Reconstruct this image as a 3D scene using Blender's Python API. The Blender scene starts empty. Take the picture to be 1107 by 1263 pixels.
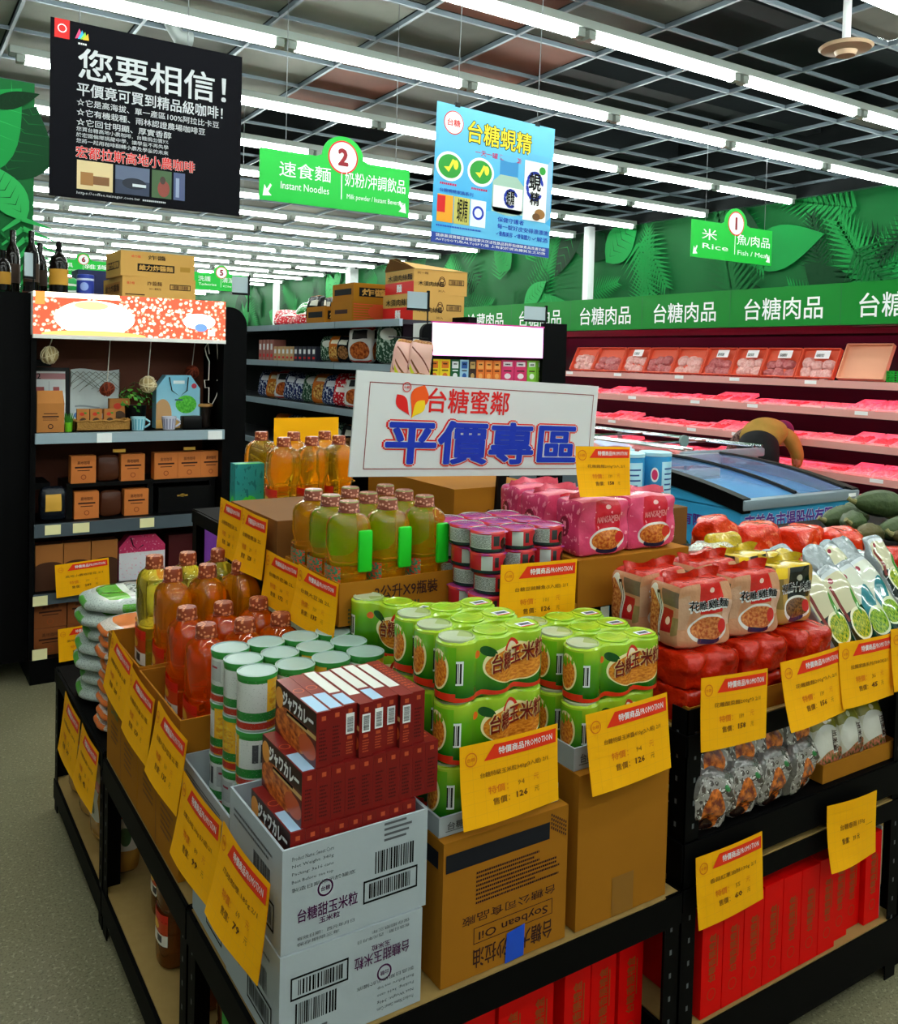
import bpy, bmesh, math, random
from math import sin, cos, pi, radians as R_, sqrt, atan2
from mathutils import Vector, Matrix, noise
random.seed(11)
SC = bpy.context.scene
COL = SC.collection

# ------------------------------------------------------------------ camera, world, exposure
TH, PITCH, ROLL = .57254, .03353, -.02485
fwd = Vector((sin(TH)*cos(PITCH), cos(TH)*cos(PITCH), -sin(PITCH)))
rt0 = Vector((cos(TH), -sin(TH), 0)); dn0 = fwd.cross(rt0)
rt = cos(ROLL)*rt0 + sin(ROLL)*dn0
dn = -sin(ROLL)*rt0 + cos(ROLL)*dn0
cam_d = bpy.data.cameras.new('camera'); cam = bpy.data.objects.new('camera', cam_d); COL.objects.link(cam)
cam.matrix_world = Matrix(((rt.x, -dn.x, -fwd.x, 0), (rt.y, -dn.y, -fwd.y, 0), (rt.z, -dn.z, -fwd.z, 1.6), (0, 0, 0, 1)))
cam_d.sensor_fit = 'HORIZONTAL'; cam_d.sensor_width = 36; cam_d.lens = 1097.6/1107*36
cam_d.shift_y = -150.7/1107; cam_d.clip_start = .05; cam_d.clip_end = 200
SC.camera = cam
w = bpy.data.worlds.new('world'); SC.world = w; w.use_nodes = True
w.node_tree.nodes['Background'].inputs[0].default_value = (.5, .55, .6, 1)
w.node_tree.nodes['Background'].inputs[1].default_value = .08
SC.view_settings.view_transform = 'Standard'; SC.view_settings.look = 'None'
SC.view_settings.gamma = 1; SC.view_settings.use_curve_mapping = False
SC.view_settings.exposure = 0.34
TUBE_POWER = 34.0      # emission of the ceiling tubes
MEAT_POWER = 26.0      # emission of the pink meat case tubes
BOX_POWER = 1.6        # emission of the two shelf light boxes

# ------------------------------------------------------------------ materials
def lin(h):
    if not isinstance(h, str): return tuple(h)+(1,) if len(h) == 3 else tuple(h)
    h = h.lstrip('#'); o = []
    for i in (0, 2, 4):
        c = int(h[i:i+2], 16)/255
        o.append(c/12.92 if c <= .04045 else ((c+.055)/1.055)**2.4)
    return tuple(o)+(1,)
_mats = {}
class NT:
    """tiny node helper"""
    def __init__(s, name):
        s.m = bpy.data.materials.new(name); s.m.use_nodes = True
        s.t = s.m.node_tree; s.b = s.t.nodes['Principled BSDF']
    def n(s, typ, **kw):
        x = s.t.nodes.new(typ)
        for k, v in kw.items(): setattr(x, k, v)
        return x
    def l(s, a, b): s.t.links.new(a, b)
    def math(s, op, a, b=None, c=None):
        x = s.n('ShaderNodeMath', operation=op)
        for i, v in enumerate((a, b, c)):
            if v is None: continue
            if isinstance(v, (int, float)): x.inputs[i].default_value = v
            else: s.l(v, x.inputs[i])
        return x.outputs[0]
    def mix(s, fac, a, b):
        x = s.n('ShaderNodeMix', data_type='RGBA')
        for i, v in ((0, fac), (6, a), (7, b)):
            if isinstance(v, (int, float)): x.inputs[i].default_value = v
            elif isinstance(v, (tuple, str)): x.inputs[i].default_value = lin(v)
            else: s.l(v, x.inputs[i])
        return x.outputs[2]
    def noise(s, scale, detail=3, coord='Object', dist=0):
        tc = s.n('ShaderNodeTexCoord'); x = s.n('ShaderNodeTexNoise')
        x.inputs['Scale'].default_value = scale; x.inputs['Detail'].default_value = detail; x.inputs['Distortion'].default_value = dist
        s.l(tc.outputs[coord], x.inputs['Vector']); return x.outputs[0]
    def set(s, rough=.5, metal=0, spec=.5, trans=0, ior=1.45, coat=0, alpha=1):
        b = s.b.inputs
        b['Roughness'].default_value = rough; b['Metallic'].default_value = metal; b['Specular IOR Level'].default_value = spec
        b['Transmission Weight'].default_value = trans; b['IOR'].default_value = ior; b['Coat Weight'].default_value = coat
        b['Alpha'].default_value = alpha
    def bump(s, h, strength=.3, dist=.002):
        x = s.n('ShaderNodeBump'); x.inputs['Strength'].default_value = strength; x.inputs['Distance'].default_value = dist
        s.l(h, x.inputs['Height']); s.l(x.outputs[0], s.b.inputs['Normal'])
def mat(name, col, rough=.5, metal=0, spec=.3, trans=0, ior=1.45, coat=0, alpha=1, var=None, bump=None, emit=None, es=0):
    """plain material; var=(scale, other colour, amount); bump=(scale, strength, distance)"""
    if name in _mats: return _mats[name]
    t = NT(name); t.set(rough, metal, spec, trans, ior, coat, alpha)
    t.b.inputs['Base Color'].default_value = lin(col)
    if var:
        n_ = t.noise(var[0], 4); f_ = t.math('MULTIPLY', n_, var[2]); t.l(t.mix(f_, col, var[1]), t.b.inputs['Base Color'])
    if bump: t.bump(t.noise(bump[0], 3), bump[1], bump[2])
    if emit: t.b.inputs['Emission Color'].default_value = lin(emit); t.b.inputs['Emission Strength'].default_value = es
    _mats[name] = t.m; return t.m
def dmat(name, base, layers=(), rough=.3, coat=0, bump=None, spec=.35, metal=0, trans=0, emit=0):
    """printed material on UV: layers (shape, ..., colour); shapes r rect, e ellipse, en ellipse of food, g vertical blend, s speckle, d diagonal band"""
    if name in _mats: return _mats[name]
    t = NT(name); t.set(rough, metal, spec, trans, 1.45, coat)
    tc = t.n('ShaderNodeTexCoord'); sp = t.n('ShaderNodeSeparateXYZ'); t.l(tc.outputs['UV'], sp.inputs[0])
    U, V = sp.outputs[0], sp.outputs[1]; cur = lin(base)
    for L in layers:
        k = L[0]
        if k == 'r':
            x0, x1, y0, y1, c = L[1:]
            f = t.math('MULTIPLY', t.math('COMPARE', U, (x0+x1)/2, (x1-x0)/2), t.math('COMPARE', V, (y0+y1)/2, (y1-y0)/2)); cur = t.mix(f, cur, c)
        elif k in ('e', 'en'):
            cx, cy, rx, ry, ang = L[1:6]
            a = t.math('SUBTRACT', U, cx); b = t.math('SUBTRACT', V, cy)
            ca, sa = cos(ang), sin(ang)
            x = t.math('ADD', t.math('MULTIPLY', a, ca/rx), t.math('MULTIPLY', b, sa/rx))
            y = t.math('ADD', t.math('MULTIPLY', a, -sa/ry), t.math('MULTIPLY', b, ca/ry))
            f = t.math('LESS_THAN', t.math('ADD', t.math('MULTIPLY', x, x), t.math('MULTIPLY', y, y)), 1.0)
            c = L[6]
            if k == 'en':
                nz = t.noise(L[8] if len(L) > 8 else 16, 3, 'UV'); rp = t.math('GREATER_THAN', nz, .5)
                rp2 = t.math('SMOOTH_MAX', t.math('MULTIPLY', t.math('SUBTRACT', nz, .38), 4), 0, .05)
                c = t.mix(rp2, L[6], L[7])
            cur = t.mix(f, cur, c)
        elif k == 'g':
            y0, y1, c = L[1:4]
            f = t.n('ShaderNodeMapRange'); t.l(V, f.inputs[0]); f.inputs[1].default_value = y0; f.inputs[2].default_value = y1
            cur = t.mix(f.outputs[0], cur, c)
        elif k == 's':
            sc, th, c = L[1:4]
            cur = t.mix(t.math('GREATER_THAN', t.noise(sc, 2, 'UV'), th), cur, c)
        elif k == 'sr':    # speckle in a rect
            x0, x1, y0, y1, sc, th, c = L[1:8]
            f = t.math('MULTIPLY', t.math('COMPARE', U, (x0+x1)/2, (x1-x0)/2), t.math('COMPARE', V, (y0+y1)/2, (y1-y0)/2))
            cur = t.mix(t.math('MULTIPLY', f, t.math('GREATER_THAN', t.noise(sc, 2, 'UV'), th)), cur, c)
        elif k == 'v':     # bean-like cells: (x cells, y cells, radius, colour)
            sx, sy, r_, c = L[1:5]
            vt = t.n('ShaderNodeTexVoronoi'); mp = t.n('ShaderNodeMapping'); mp.inputs['Scale'].default_value = (sx, sy, 1); t.l(tc.outputs['UV'], mp.inputs[0]); t.l(mp.outputs[0], vt.inputs['Vector']); vt.inputs['Scale'].default_value = 1
            f = t.math('LESS_THAN', vt.outputs['Distance'], r_)
            if len(L) > 5: f = t.math('MULTIPLY', f, t.math('COMPARE', U, (L[5]+L[6])/2, (L[6]-L[5])/2))
            cur = t.mix(f, cur, c)
        elif k == 'd':     # band a*u+b*v in [lo,hi]
            a, b, lo, hi, c = L[1:6]
            s_ = t.math('ADD', t.math('MULTIPLY', U, a), t.math('MULTIPLY', V, b))
            cur = t.mix(t.math('COMPARE', s_, (lo+hi)/2, (hi-lo)/2), cur, c)
        elif k == 'w':     # scalloped band: v between lo and lo+h with waves along u
            nw, lo, h, amp, c = L[1:6]
            wv = t.math('MULTIPLY', t.math('ABSOLUTE', t.math('SINE', t.math('MULTIPLY', U, pi*nw))), -amp)
            s_ = t.math('ADD', V, t.math('MULTIPLY', wv, -1))
            cur = t.mix(t.math('COMPARE', s_, lo+amp+h/2, h/2), cur, c)
    if isinstance(cur, tuple): t.b.inputs['Base Color'].default_value = cur
    else: t.l(cur, t.b.inputs['Base Color'])
    if emit:
        if isinstance(cur, tuple): t.b.inputs['Emission Color'].default_value = cur
        else: t.l(cur, t.b.inputs['Emission Color'])
        t.b.inputs['Emission Strength'].default_value = emit
    if bump: t.bump(t.noise(bump[0], 3), bump[1], bump[2])
    _mats[name] = t.m; return t.m

BLACK = mat('black powder coated steel', '#020203', .6, spec=.1)
BLACKP = mat('black plastic', '#050506', .4, spec=.2)
DARKWOOD = mat('dark brown board', '#5c2c18', .6)
WHITE = mat('white paint', '#e8eaea', .5)
GREY = mat('grey metal', '#8d9aa2', .4, .3)
LIPG = mat('pale grey shelf lip', '#9db0bb', .35, .2)
STEEL = mat('brushed steel', '#b8bcbe', .3, 1)
MDF = mat('tan shelf board', '#a88a52', .7, var=(40, '#8a6c38', .5))
KRAFT = mat('brown cardboard', '#a86c18', .85, spec=.15, var=(6, '#8c5610', .5), bump=(300, .08, .001))
KRAFTL = mat('pale cardboard', '#c99a50', .75, var=(5, '#b88440', .5))
KRAFTD = mat('dark cardboard', '#7c4f1e', .8, var=(8, '#5f3a14', .5))
CWHITE = mat('white carton', '#adb6bc', .7, spec=.15, var=(8, '#9aa5ac', .5))
INK = mat('black ink', '#0a0a0c', .7, spec=.2)
INKB = mat('brown ink', '#3a1c10', .7)
INKP = mat('purple ink', '#4c1a48', .7)
INKG = mat('grey ink', '#55585c', .7)
TWHITE = mat('white print', '#eef0f0', .5)
TRED = mat('red print', '#d81e1c', .5)
TBLUE = mat('blue print', '#1836b4', .5)
YELLOW = mat('yellow card', '#fbb400', .7, spec=.2, var=(3, '#f2a600', .6))
TAGRED = mat('red tag banner', '#e8330c', .55)
TAGINK = mat('faded tag ink', '#8a5a06', .6)
ORINK = mat('orange tag ink', '#dc7408', .6)
SIGNG = mat('green sign', '#18b83a', .45)
STRING = mat('pale string', '#d8d2c4', .8)
PRICE = mat('price label', '#efe6b0', .5)

# ------------------------------------------------------------------ mesh building
class MB:
    def __init__(s): s.v = []; s.f = []; s.m = []; s.uv = []
    def add(s, vs, fs, m, uvs=None):
        b = len(s.v); s.v += [tuple(p) for p in vs]
        for i, f in enumerate(fs):
            s.f.append([b+k for k in f]); s.m.append(m[i] if isinstance(m, list) else m)
            s.uv.append(uvs[i] if uvs else None)
        return s
    def quad(s, a, b, c, d, m): return s.add([a, b, c, d], [(0, 1, 2, 3)], m, [[(0, 0), (1, 0), (1, 1), (0, 1)]])
    def box(s, x0, x1, y0, y1, z0, z1, m, front=None, side=None, top=None, bev=0):
        if bev:
            bm = bmesh.new(); bmesh.ops.create_cube(bm, size=1)
            for v in bm.verts: v.co = Vector(((x0+x1)/2+v.co.x*(x1-x0), (y0+y1)/2+v.co.y*(y1-y0), (z0+z1)/2+v.co.z*(z1-z0)))
            bmesh.ops.bevel(bm, geom=bm.edges[:], offset=bev, segments=2, affect='EDGES', profile=.5)
            vs = [v.co.copy() for v in bm.verts]; bm.verts.index_update()
            s.add(vs, [[v.index for v in f.verts] for f in bm.faces], m); bm.free(); return s
        p = [(x0, y0, z0), (x1, y0, z0), (x1, y1, z0), (x0, y1, z0), (x0, y0, z1), (x1, y0, z1), (x1, y1, z1), (x0, y1, z1)]
        q = [(0, 0), (1, 0), (1, 1), (0, 1)]
        fs = [(0, 1, 5, 4), (2, 3, 7, 6), (3, 0, 4, 7), (1, 2, 6, 5), (4, 5, 6, 7), (3, 2, 1, 0)]
        return s.add(p, fs, [front or m, front or m, side or m, side or m, top or m, m], [q]*6)
    def tube(s, pts, r, m, n=8, caps=True):
        pts = [Vector(p) for p in pts]; rs = r if isinstance(r, (list, tuple)) else [r]*len(pts)
        vs = []; fs = []
        t0 = (pts[1]-pts[0]).normalized(); up = Vector((0, 0, 1)) if abs(t0.z) < .9 else Vector((1, 0, 0))
        for i, p in enumerate(pts):
            t = (pts[min(i+1, len(pts)-1)]-pts[max(i-1, 0)]).normalized()
            a = t.cross(up).normalized(); b = t.cross(a).normalized(); 
            for k in range(n): vs.append(p+rs[i]*(cos(2*pi*k/n)*a+sin(2*pi*k/n)*b))
        for i in range(len(pts)-1):
            for k in range(n): fs.append((i*n+k, i*n+(k+1) % n, (i+1)*n+(k+1) % n, (i+1)*n+k))
        if caps: fs += [tuple(range(n)), tuple((len(pts)-1)*n+k for k in reversed(range(n)))]
        return s.add(vs, fs, m)
    def lathe(s, prof, m, n=24, c=(0, 0, 0), sq=1.0, sx=1, sy=1, mats=None):
        """prof [(r,z)...]; sq>1 squares the section; UV = (angle, z fraction)"""
        vs = []; fs = []; uv = []; ms = []; z0 = prof[0][1]; dz = max(1e-6, max(p[1] for p in prof)-z0)
        for r, z in prof:
            for k in range(n):
                a = 2*pi*k/n; ca, sa = cos(a), sin(a)
                q = 1 if sq == 1 else 1/((abs(ca)**sq+abs(sa)**sq)**(1/sq))
                vs.append((c[0]+r*q*ca*sx, c[1]+r*q*sa*sy, c[2]+z))
        for i in range(len(prof)-1):
            for k in range(n):
                k2 = (k+1) % n; fs.append((i*n+k, i*n+k2, (i+1)*n+k2, (i+1)*n+k))
                va, vb = (prof[i][1]-z0)/dz, (prof[i+1][1]-z0)/dz
                uv.append([(k/n, va), ((k+1)/n, va), ((k+1)/n, vb), (k/n, vb)]); ms.append(mats[i] if mats else m)
        for j, rev in ((0, True), (len(prof)-1, False)):
            if prof[j][0] > 1e-5:
                f = [j*n+k for k in range(n)]; fs.append(tuple(reversed(f)) if rev else tuple(f)); uv.append([(.5, .5)]*n); ms.append((mats[0] if rev else mats[-1]) if mats else m)
        return s.add(vs, fs, ms, uv)
    def grid(s, fn, nu, nv, m, flip=False):
        vs = [fn(i/nu, j/nv) for j in range(nv+1) for i in range(nu+1)]; fs = []; uv = []
        for j in range(nv):
            for i in range(nu):
                a = j*(nu+1)+i; q = (a, a+1, a+nu+2, a+nu+1); u = [(i/nu, j/nv), ((i+1)/nu, j/nv), ((i+1)/nu, (j+1)/nv), (i/nu, (j+1)/nv)]
                if flip: q = q[::-1]; u = u[::-1]
                fs.append(q); uv.append(u)
        return s.add(vs, fs, m, uv)
    def build(s, name, parent=None, loc=(0, 0, 0), rot=(0, 0, 0), smooth=35):
        me = bpy.data.meshes.new(name); me.from_pydata(s.v, [], s.f)
        ms = []; idx = []
        for m in s.m:
            if m not in ms: ms.append(m)
            idx.append(ms.index(m))
        for m in ms: me.materials.append(m)
        me.polygons.foreach_set('material_index', idx)
        if any(s.uv):
            ul = me.uv_layers.new(name='UVMap'); k = 0
            for f, u in zip(s.f, s.uv):
                for j in range(len(f)):
                    ul.data[k].uv = u[j] if u else (.5, .5); k += 1
        if smooth:
            me.polygons.foreach_set('use_smooth', [True]*len(s.f)); me.set_sharp_from_angle(angle=R_(smooth))
        me.update()
        o = bpy.data.objects.new(name, me); COL.objects.link(o); o.location = loc; o.rotation_euler = rot
        if parent: o.parent = parent
        return o
# ---- flat graphics on a plane or on any mapped surface
class Pl:
    def __init__(s, o, ex, ey, lift=.0005):
        s.o = Vector(o); s.ex = Vector(ex).normalized(); s.ey = Vector(ey).normalized(); s.n = s.ex.cross(s.ey).normalized(); s.k = lift
    def __call__(s, x, y, l=1): return s.o+s.ex*x+s.ey*y+s.n*(s.k*l)
def rect(mb, pl, x0, y0, x1, y1, m, l=1): mb.quad(pl(x0, y0, l), pl(x1, y0, l), pl(x1, y1, l), pl(x0, y1, l), m)
def frame(mb, pl, x0, y0, x1, y1, t, m, l=1):
    rect(mb, pl, x0, y0, x1, y0+t, m, l); rect(mb, pl, x0, y1-t, x1, y1, m, l); rect(mb, pl, x0, y0+t, x0+t, y1-t, m, l); rect(mb, pl, x1-t, y0+t, x1, y1-t, m, l)
def poly(mb, pl, pts, m, l=1): mb.add([pl(x, y, l) for x, y in pts], [tuple(range(len(pts)))], m)
def disc(mb, pl, cx, cy, rx, ry, m, l=1, n=28, rot=0):
    poly(mb, pl, [(cx+rx*cos(2*pi*k/n)*cos(rot)-ry*sin(2*pi*k/n)*sin(rot), cy+rx*cos(2*pi*k/n)*sin(rot)+ry*sin(2*pi*k/n)*cos(rot)) for k in range(n)], m, l)
def ring(mb, pl, cx, cy, r, t, m, l=1, n=28):
    vs = []
    for k in range(n):
        a = 2*pi*k/n; vs += [pl(cx+r*cos(a), cy+r*sin(a), l), pl(cx+(r-t)*cos(a), cy+(r-t)*sin(a), l)]
    mb.add(vs, [(2*k, (2*k+2) % (2*n), (2*k+3) % (2*n), 2*k+1) for k in range(n)], m)
_tc = {}
def glyphs(s, bold=0, res=2):
    if bold:      # heavier strokes: the same outline set down several times in a small circle
        vs, fs, bb = glyphs(s, 0, res); n = 4 if bold <= .025 else 8 if bold < .07 else 12; ov = []; of = []
        for i in range(n):
            dx, dy = bold*.8*cos(2*pi*(i+.5)/n), bold*.8*sin(2*pi*(i+.5)/n); b = len(ov)
            ov += [(v[0]+dx, v[1]+dy, .07*i) for v in vs]; of += [tuple(q+b for q in f) for f in fs]
        e = bold*.8; return ov, of, (bb[0]-e, bb[1]-e, bb[2]+e, bb[3]+e)
    k = (s, bold, res)
    if k in _tc: return _tc[k]
    c = bpy.data.curves.new('lettering', 'FONT'); c.body = s; c.size = 1; c.resolution_u = res; c.fill_mode = 'FRONT'; c.space_line = 1.1
    o = bpy.data.objects.new('lettering', c); COL.objects.link(o)
    dg = bpy.context.evaluated_depsgraph_get(); ev = o.evaluated_get(dg); me = ev.to_mesh()
    vs = [(v.co.x, v.co.y) for v in me.vertices]; fs = [tuple(p.vertices) for p in me.polygons]
    ev.to_mesh_clear(); bpy.data.objects.remove(o); bpy.data.curves.remove(c)
    bb = (min(x for x, y in vs), min(y for x, y in vs), max(x for x, y in vs), max(y for x, y in vs))
    _tc[k] = (vs, fs, bb); return _tc[k]
def text(mb, s, fm, x0, y0, x1, y1, m, bold=0, l=2, res=2, ref=None, flip=False, turn=0):
    """fit the writing into the rect; ref: bounding box of another boldness to share; flip: upside down; turn: 90 degree steps"""
    vs, fs, bb = glyphs(s, bold, res)
    if ref is not None: bb = glyphs(s, ref, res)[2]
    out = []
    for v_ in vs:
        x, y = v_[0], v_[1]; up = v_[2] if len(v_) > 2 else 0
        a = (x-bb[0])/(bb[2]-bb[0]); b = (y-bb[1])/(bb[3]-bb[1])
        if flip: a, b = 1-a, 1-b
        if turn == 1: a, b = 1-b, a
        elif turn == 3: a, b = b, 1-a
        out.append(fm(x0+a*(x1-x0), y0+b*(y1-y0), l+up))
    mb.add(out, fs, m)
def textc(mb, s, fm, cx, cy, h, m, bold=0, l=2, wmax=None, **k):
    bb = glyphs(s, bold)[2]; w_ = h*(bb[2]-bb[0])/(bb[3]-bb[1])
    if wmax and w_ > wmax: w_ = wmax
    text(mb, s, fm, cx-w_/2, cy-h/2, cx+w_/2, cy+h/2, m, bold, l, **k)
def barcode(mb, pl, x0, y0, x1, y1, m, l=1, seed=1, vertical=False):
    r = random.Random(seed); L = (y1-y0) if vertical else (x1-x0); p = 0
    while p < L*.97:
        w_ = L*r.choice((.012, .02, .03)); w_ = min(w_, L-p)
        if vertical: rect(mb, pl, x0, y0+p, x1, y0+p+w_, m, l)
        else: rect(mb, pl, x0+p, y0, x0+p+w_, y1, m, l)
        p += w_+L*r.choice((.014, .02, .032))
def lines(mb, pl, x0, y0, x1, y1, n, m, l=1, seed=3, fill=.45):
    """rows of print too small to read"""
    r = random.Random(seed); h = (y1-y0)/n
    for i in range(n):
        y = y1-(i+1)*h+h*(1-fill)/2; x = x0; xe = x1-(x1-x0)*r.uniform(0, .35)
        while x < xe:
            w_ = h*fill*r.uniform(.7, 1.1); rect(mb, pl, x, y, min(x+w_, xe), y+h*fill, m, l); x += w_+h*fill*.3
# ---- things
def thing(name, label, cat, loc=(0, 0, 0), rz=0, group=None):
    o = bpy.data.objects.new(name, None); COL.objects.link(o); o.empty_display_size = .05
    o.location = loc; o.rotation_euler = (0, 0, rz); return tag(o, label, cat, group)
def tag(o, label, cat, group=None):
    o['label'] = label; o['category'] = cat
    if group: o['group'] = group
    return o
def struct(o): o['kind'] = 'structure'; return o
def dup(root, loc, rot=None, label=None, group=None):
    r = root.copy(); COL.objects.link(r); r.location = loc
    if rot is not None: r.rotation_euler = rot if isinstance(rot, tuple) else (0, 0, rot)
    if label: r['label'] = label
    if group: r['group'] = group
    for ch in list(root.children):
        c = ch.copy(); COL.objects.link(c); c.parent = r
        for g in list(ch.children):
            d = g.copy(); COL.objects.link(d); d.parent = c
    return r
class Stamp:
    """first call moves the original, later calls copy it"""
    def __init__(s, root, group=None): s.r = root; s.first = True; s.g = group
    def __call__(s, loc, rot=0, label=None):
        if s.first:
            s.first = False; s.r.location = loc; s.r.rotation_euler = rot if isinstance(rot, tuple) else (0, 0, rot)
            if label: s.r['label'] = label
            if s.g: s.r['group'] = s.g
            return s.r
        return dup(s.r, loc, rot, label, s.g)
ORD = ['first', 'second', 'third', 'fourth', 'fifth', 'sixth', 'seventh', 'eighth', 'ninth', 'tenth', 'eleventh', 'twelfth', 'thirteenth', 'fourteenth', 'fifteenth', 'sixteenth', 'seventeenth', 'eighteenth', 'nineteenth', 'twentieth', 'twenty-first', 'twenty-second', 'twenty-third', 'twenty-fourth', 'twenty-fifth', 'twenty-sixth', 'twenty-seventh', 'twenty-eighth', 'twenty-ninth', 'thirtieth']
# ---- soft packets: a subdivided box pushed through one deformation
def puff(W, D, H, front, side=None, top=None, n=10, k=5, pillow=0, crimp=0, nz=.004, ns=14, seed=0, back=None, lean=0, mb=None):
    """soft bag W x D x H standing on z=0, front towards -y; returns (MB, map) where map(x,z,l) lies on the front face (metres from centre-bottom)"""
    mb = mb or MB(); side = side or front; top = top or side; back = back or front
    off = Vector((seed*3.1, seed*1.7, seed*.9))
    def dfm(p):
        x, y, z = p
        a = max(abs(x), abs(y), abs(z)); b = (abs(x)**k+abs(y)**k+abs(z)**k)**(1/k)
        q = a/b if b > 0 else 1; x, y, z = x*q, y*q, z*q
        if pillow: y *= (1-pillow*abs(z)**3)*(1-pillow*.6*abs(x)**4)
        if crimp and z > .45: y *= 1-crimp*((z-.45)/.55); 
        v = Vector((x*W/2, y*D/2, (z+1)*H/2))
        d = noise.noise_vector(v*ns+off)*nz*2
        v = v+Vector((d.x*.5, d.y, d.z*.5)); v.y += lean*v.z
        if v.z < 0: v.z = 0
        return v
    def face(ax, sg, m):
        def fn(a, b):
            a, b = 2*a-1, 2*b-1
            return dfm((a*sg*-1 if ax == 'y' and sg > 0 else a, sg, b) if ax == 'y' else ((sg, a*sg, b) if ax == 'x' else (a, b*sg, sg)))
        mb.grid(fn, n, n, m)
    face('y', -1, front); face('y', 1, back); face('x', 1, side); face('x', -1, side); face('z', 1, top); face('z', -1, side)
    def fm(x, z, l=1):
        p = dfm((max(-1, min(1, 2*x/W)), -1, max(-1, min(1, 2*z/H-1)))); return p+Vector((0, -.0012*l, 0))
    return mb, fm
# ------------------------------------------------------------------ the room
def floor_mat():
    t = NT('speckled terrazzo floor'); t.set(.32, 0, .4)
    a = t.math('GREATER_THAN', t.noise(160, 2), .58); b = t.math('GREATER_THAN', t.noise(95, 2), .62)
    c = t.mix(t.math('MULTIPLY', t.noise(1.2, 4), .8), '#8a8468', '#6a654c')
    c = t.mix(t.math('MULTIPLY', a, .5), c, '#45402e'); c = t.mix(t.math('MULTIPLY', b, .45), c, '#b4ae94')
    t.l(c, t.b.inputs['Base Color']); return t.m
mb = MB(); mb.quad((-5, -4, 0), (9, -4, 0), (9, 31, 0), (-5, 31, 0), floor_mat()); struct(mb.build('floor', smooth=0))
WALLP = mat('pale grey wall paint', '#b9bfbc', .7)
mb = MB(); mb.quad((-5, 31, 0), (9, 31, 0), (9, 31, 4.6), (-5, 31, 4.6), mat('teal wall paint', '#1c5a50', .7)); struct(mb.build('wall_back', smooth=0))
mb = MB(); mb.quad((-5, -4, 0), (-5, 31, 0), (-5, 31, 4.6), (-5, -4, 4.6), WALLP); struct(mb.build('wall_left', smooth=0))
mb = MB(); mb.quad((9, -4, 0), (-5, -4, 0), (-5, -4, 4.6), (9, -4, 4.6), WALLP); struct(mb.build('wall_front', smooth=0))
mb = MB(); mb.quad((-5, 31, 4.5), (9, 31, 4.5), (9, -4, 4.5), (-5, -4, 4.5), mat('dark concrete deck', '#3a3f40', .9, var=(1.5, '#1d2022', 1))); struct(mb.build('ceiling', smooth=0))
# mural wall with tropical leaves
GR = [mat('mural green %s' % n, c, .6, spec=.12) for n, c in (('deep', '#06381a'), ('mid', '#0b5a28'), ('bright', '#14823a'), ('pale', '#2a9a4c'), ('dark', '#042810'))]
def frond(mb, pl, cx, cy, L, ang, m, l, n=13):
    for i in range(n):
        f = (i+1)/n; bx, by = cx+cos(ang)*L*f, cy+sin(ang)*L*f
        for s in (-1, 1):
            a2 = ang+s*(1.15-.55*f); ll = L*.5*(1-.55*f); w_ = L*.028
            ex, ey = bx+cos(a2)*ll, by+sin(a2)*ll
            poly(mb, pl, [(bx-w_*sin(a2), by+w_*cos(a2)), (bx+w_*sin(a2), by-w_*cos(a2)), (ex, ey)][::1], m, l)
def leaf(mb, pl, cx, cy, L, W_, ang, m, l, m2=None):
    pts = []
    for k in range(20):
        t_ = k/10 if k <= 10 else (20-k)/10; s = 1 if k <= 10 else -1
        x = (t_-.5)*L; y = s*W_/2*sin(pi*min(1, t_)**.8)
        pts.append((cx+x*cos(ang)-y*sin(ang), cy+x*sin(ang)+y*cos(ang)))
    poly(mb, pl, pts, m, l)
    if m2:
        for i in range(1, 8):
            t_ = i/8-.5
            for s in (-1, 1):
                x0, y0 = t_*L, 0; x1, y1 = t_*L+.12*L, s*W_*.42*cos(t_*pi)
                poly(mb, pl, [(cx+x*cos(ang)-y*sin(ang), cy+x*sin(ang)+y*cos(ang)) for x, y in ((x0, y0), (x0+.012*L, y0), (x1, y1))], m2, l+1)
rr = random.Random(4)
mb = MB(); WU = 8.5
base = mat('mural base green', '#0f6c30', .6, spec=.15, var=(.6, '#06401e', 1))
mb.quad((WU, 31, 0), (WU, -4, 0), (WU, -4, 4.6), (WU, 31, 4.6), base)
pl = Pl((WU, 0, 0), (0, -1, 0), (0, 0, 1), .004)
for i in range(120):
    x = -rr.uniform(3, 26) if i > 40 else -rr.uniform(3, 13); y = rr.uniform(1.9, 3.5); k = rr.random(); L_ = 3+i % 17
    if k < .45: frond(mb, pl, x, y, rr.uniform(.5, .95), rr.uniform(-3, 3), rr.choice(GR[:3]), L_)
    elif k < .85: leaf(mb, pl, x, y, rr.uniform(.6, 1.3), rr.uniform(.3, .55), rr.uniform(-3, 3), rr.choice(GR), L_, rr.choice(GR))
    else: frond(mb, pl, x, y, rr.uniform(.7, 1.2), rr.uniform(.8, 2.3), rr.choice(GR[1:4]), L_, 17)
mb.quad((WU-.08, 31, 3.45), (WU-.08, -4, 3.45), (WU-.08, -4, 4.5), (WU-.08, 31, 4.5), mat('dark plenum wall', '#1a1e1f', .9))
mb.quad((WU, 31, 3.45), (WU, -4, 3.45), (WU-.08, -4, 3.45), (WU-.08, 31, 3.45), GREY)
struct(mb.build('wall_right', smooth=0))
for i, (v_, w_) in enumerate(((9.45, .11), (16.9, .2), (21.0, .13))):
    mb = MB(); mb.box(8.3, 8.3+w_, v_-w_/2, v_+w_/2, 0, 3.5, WHITE, bev=.006); struct(mb.build('column'))
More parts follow.
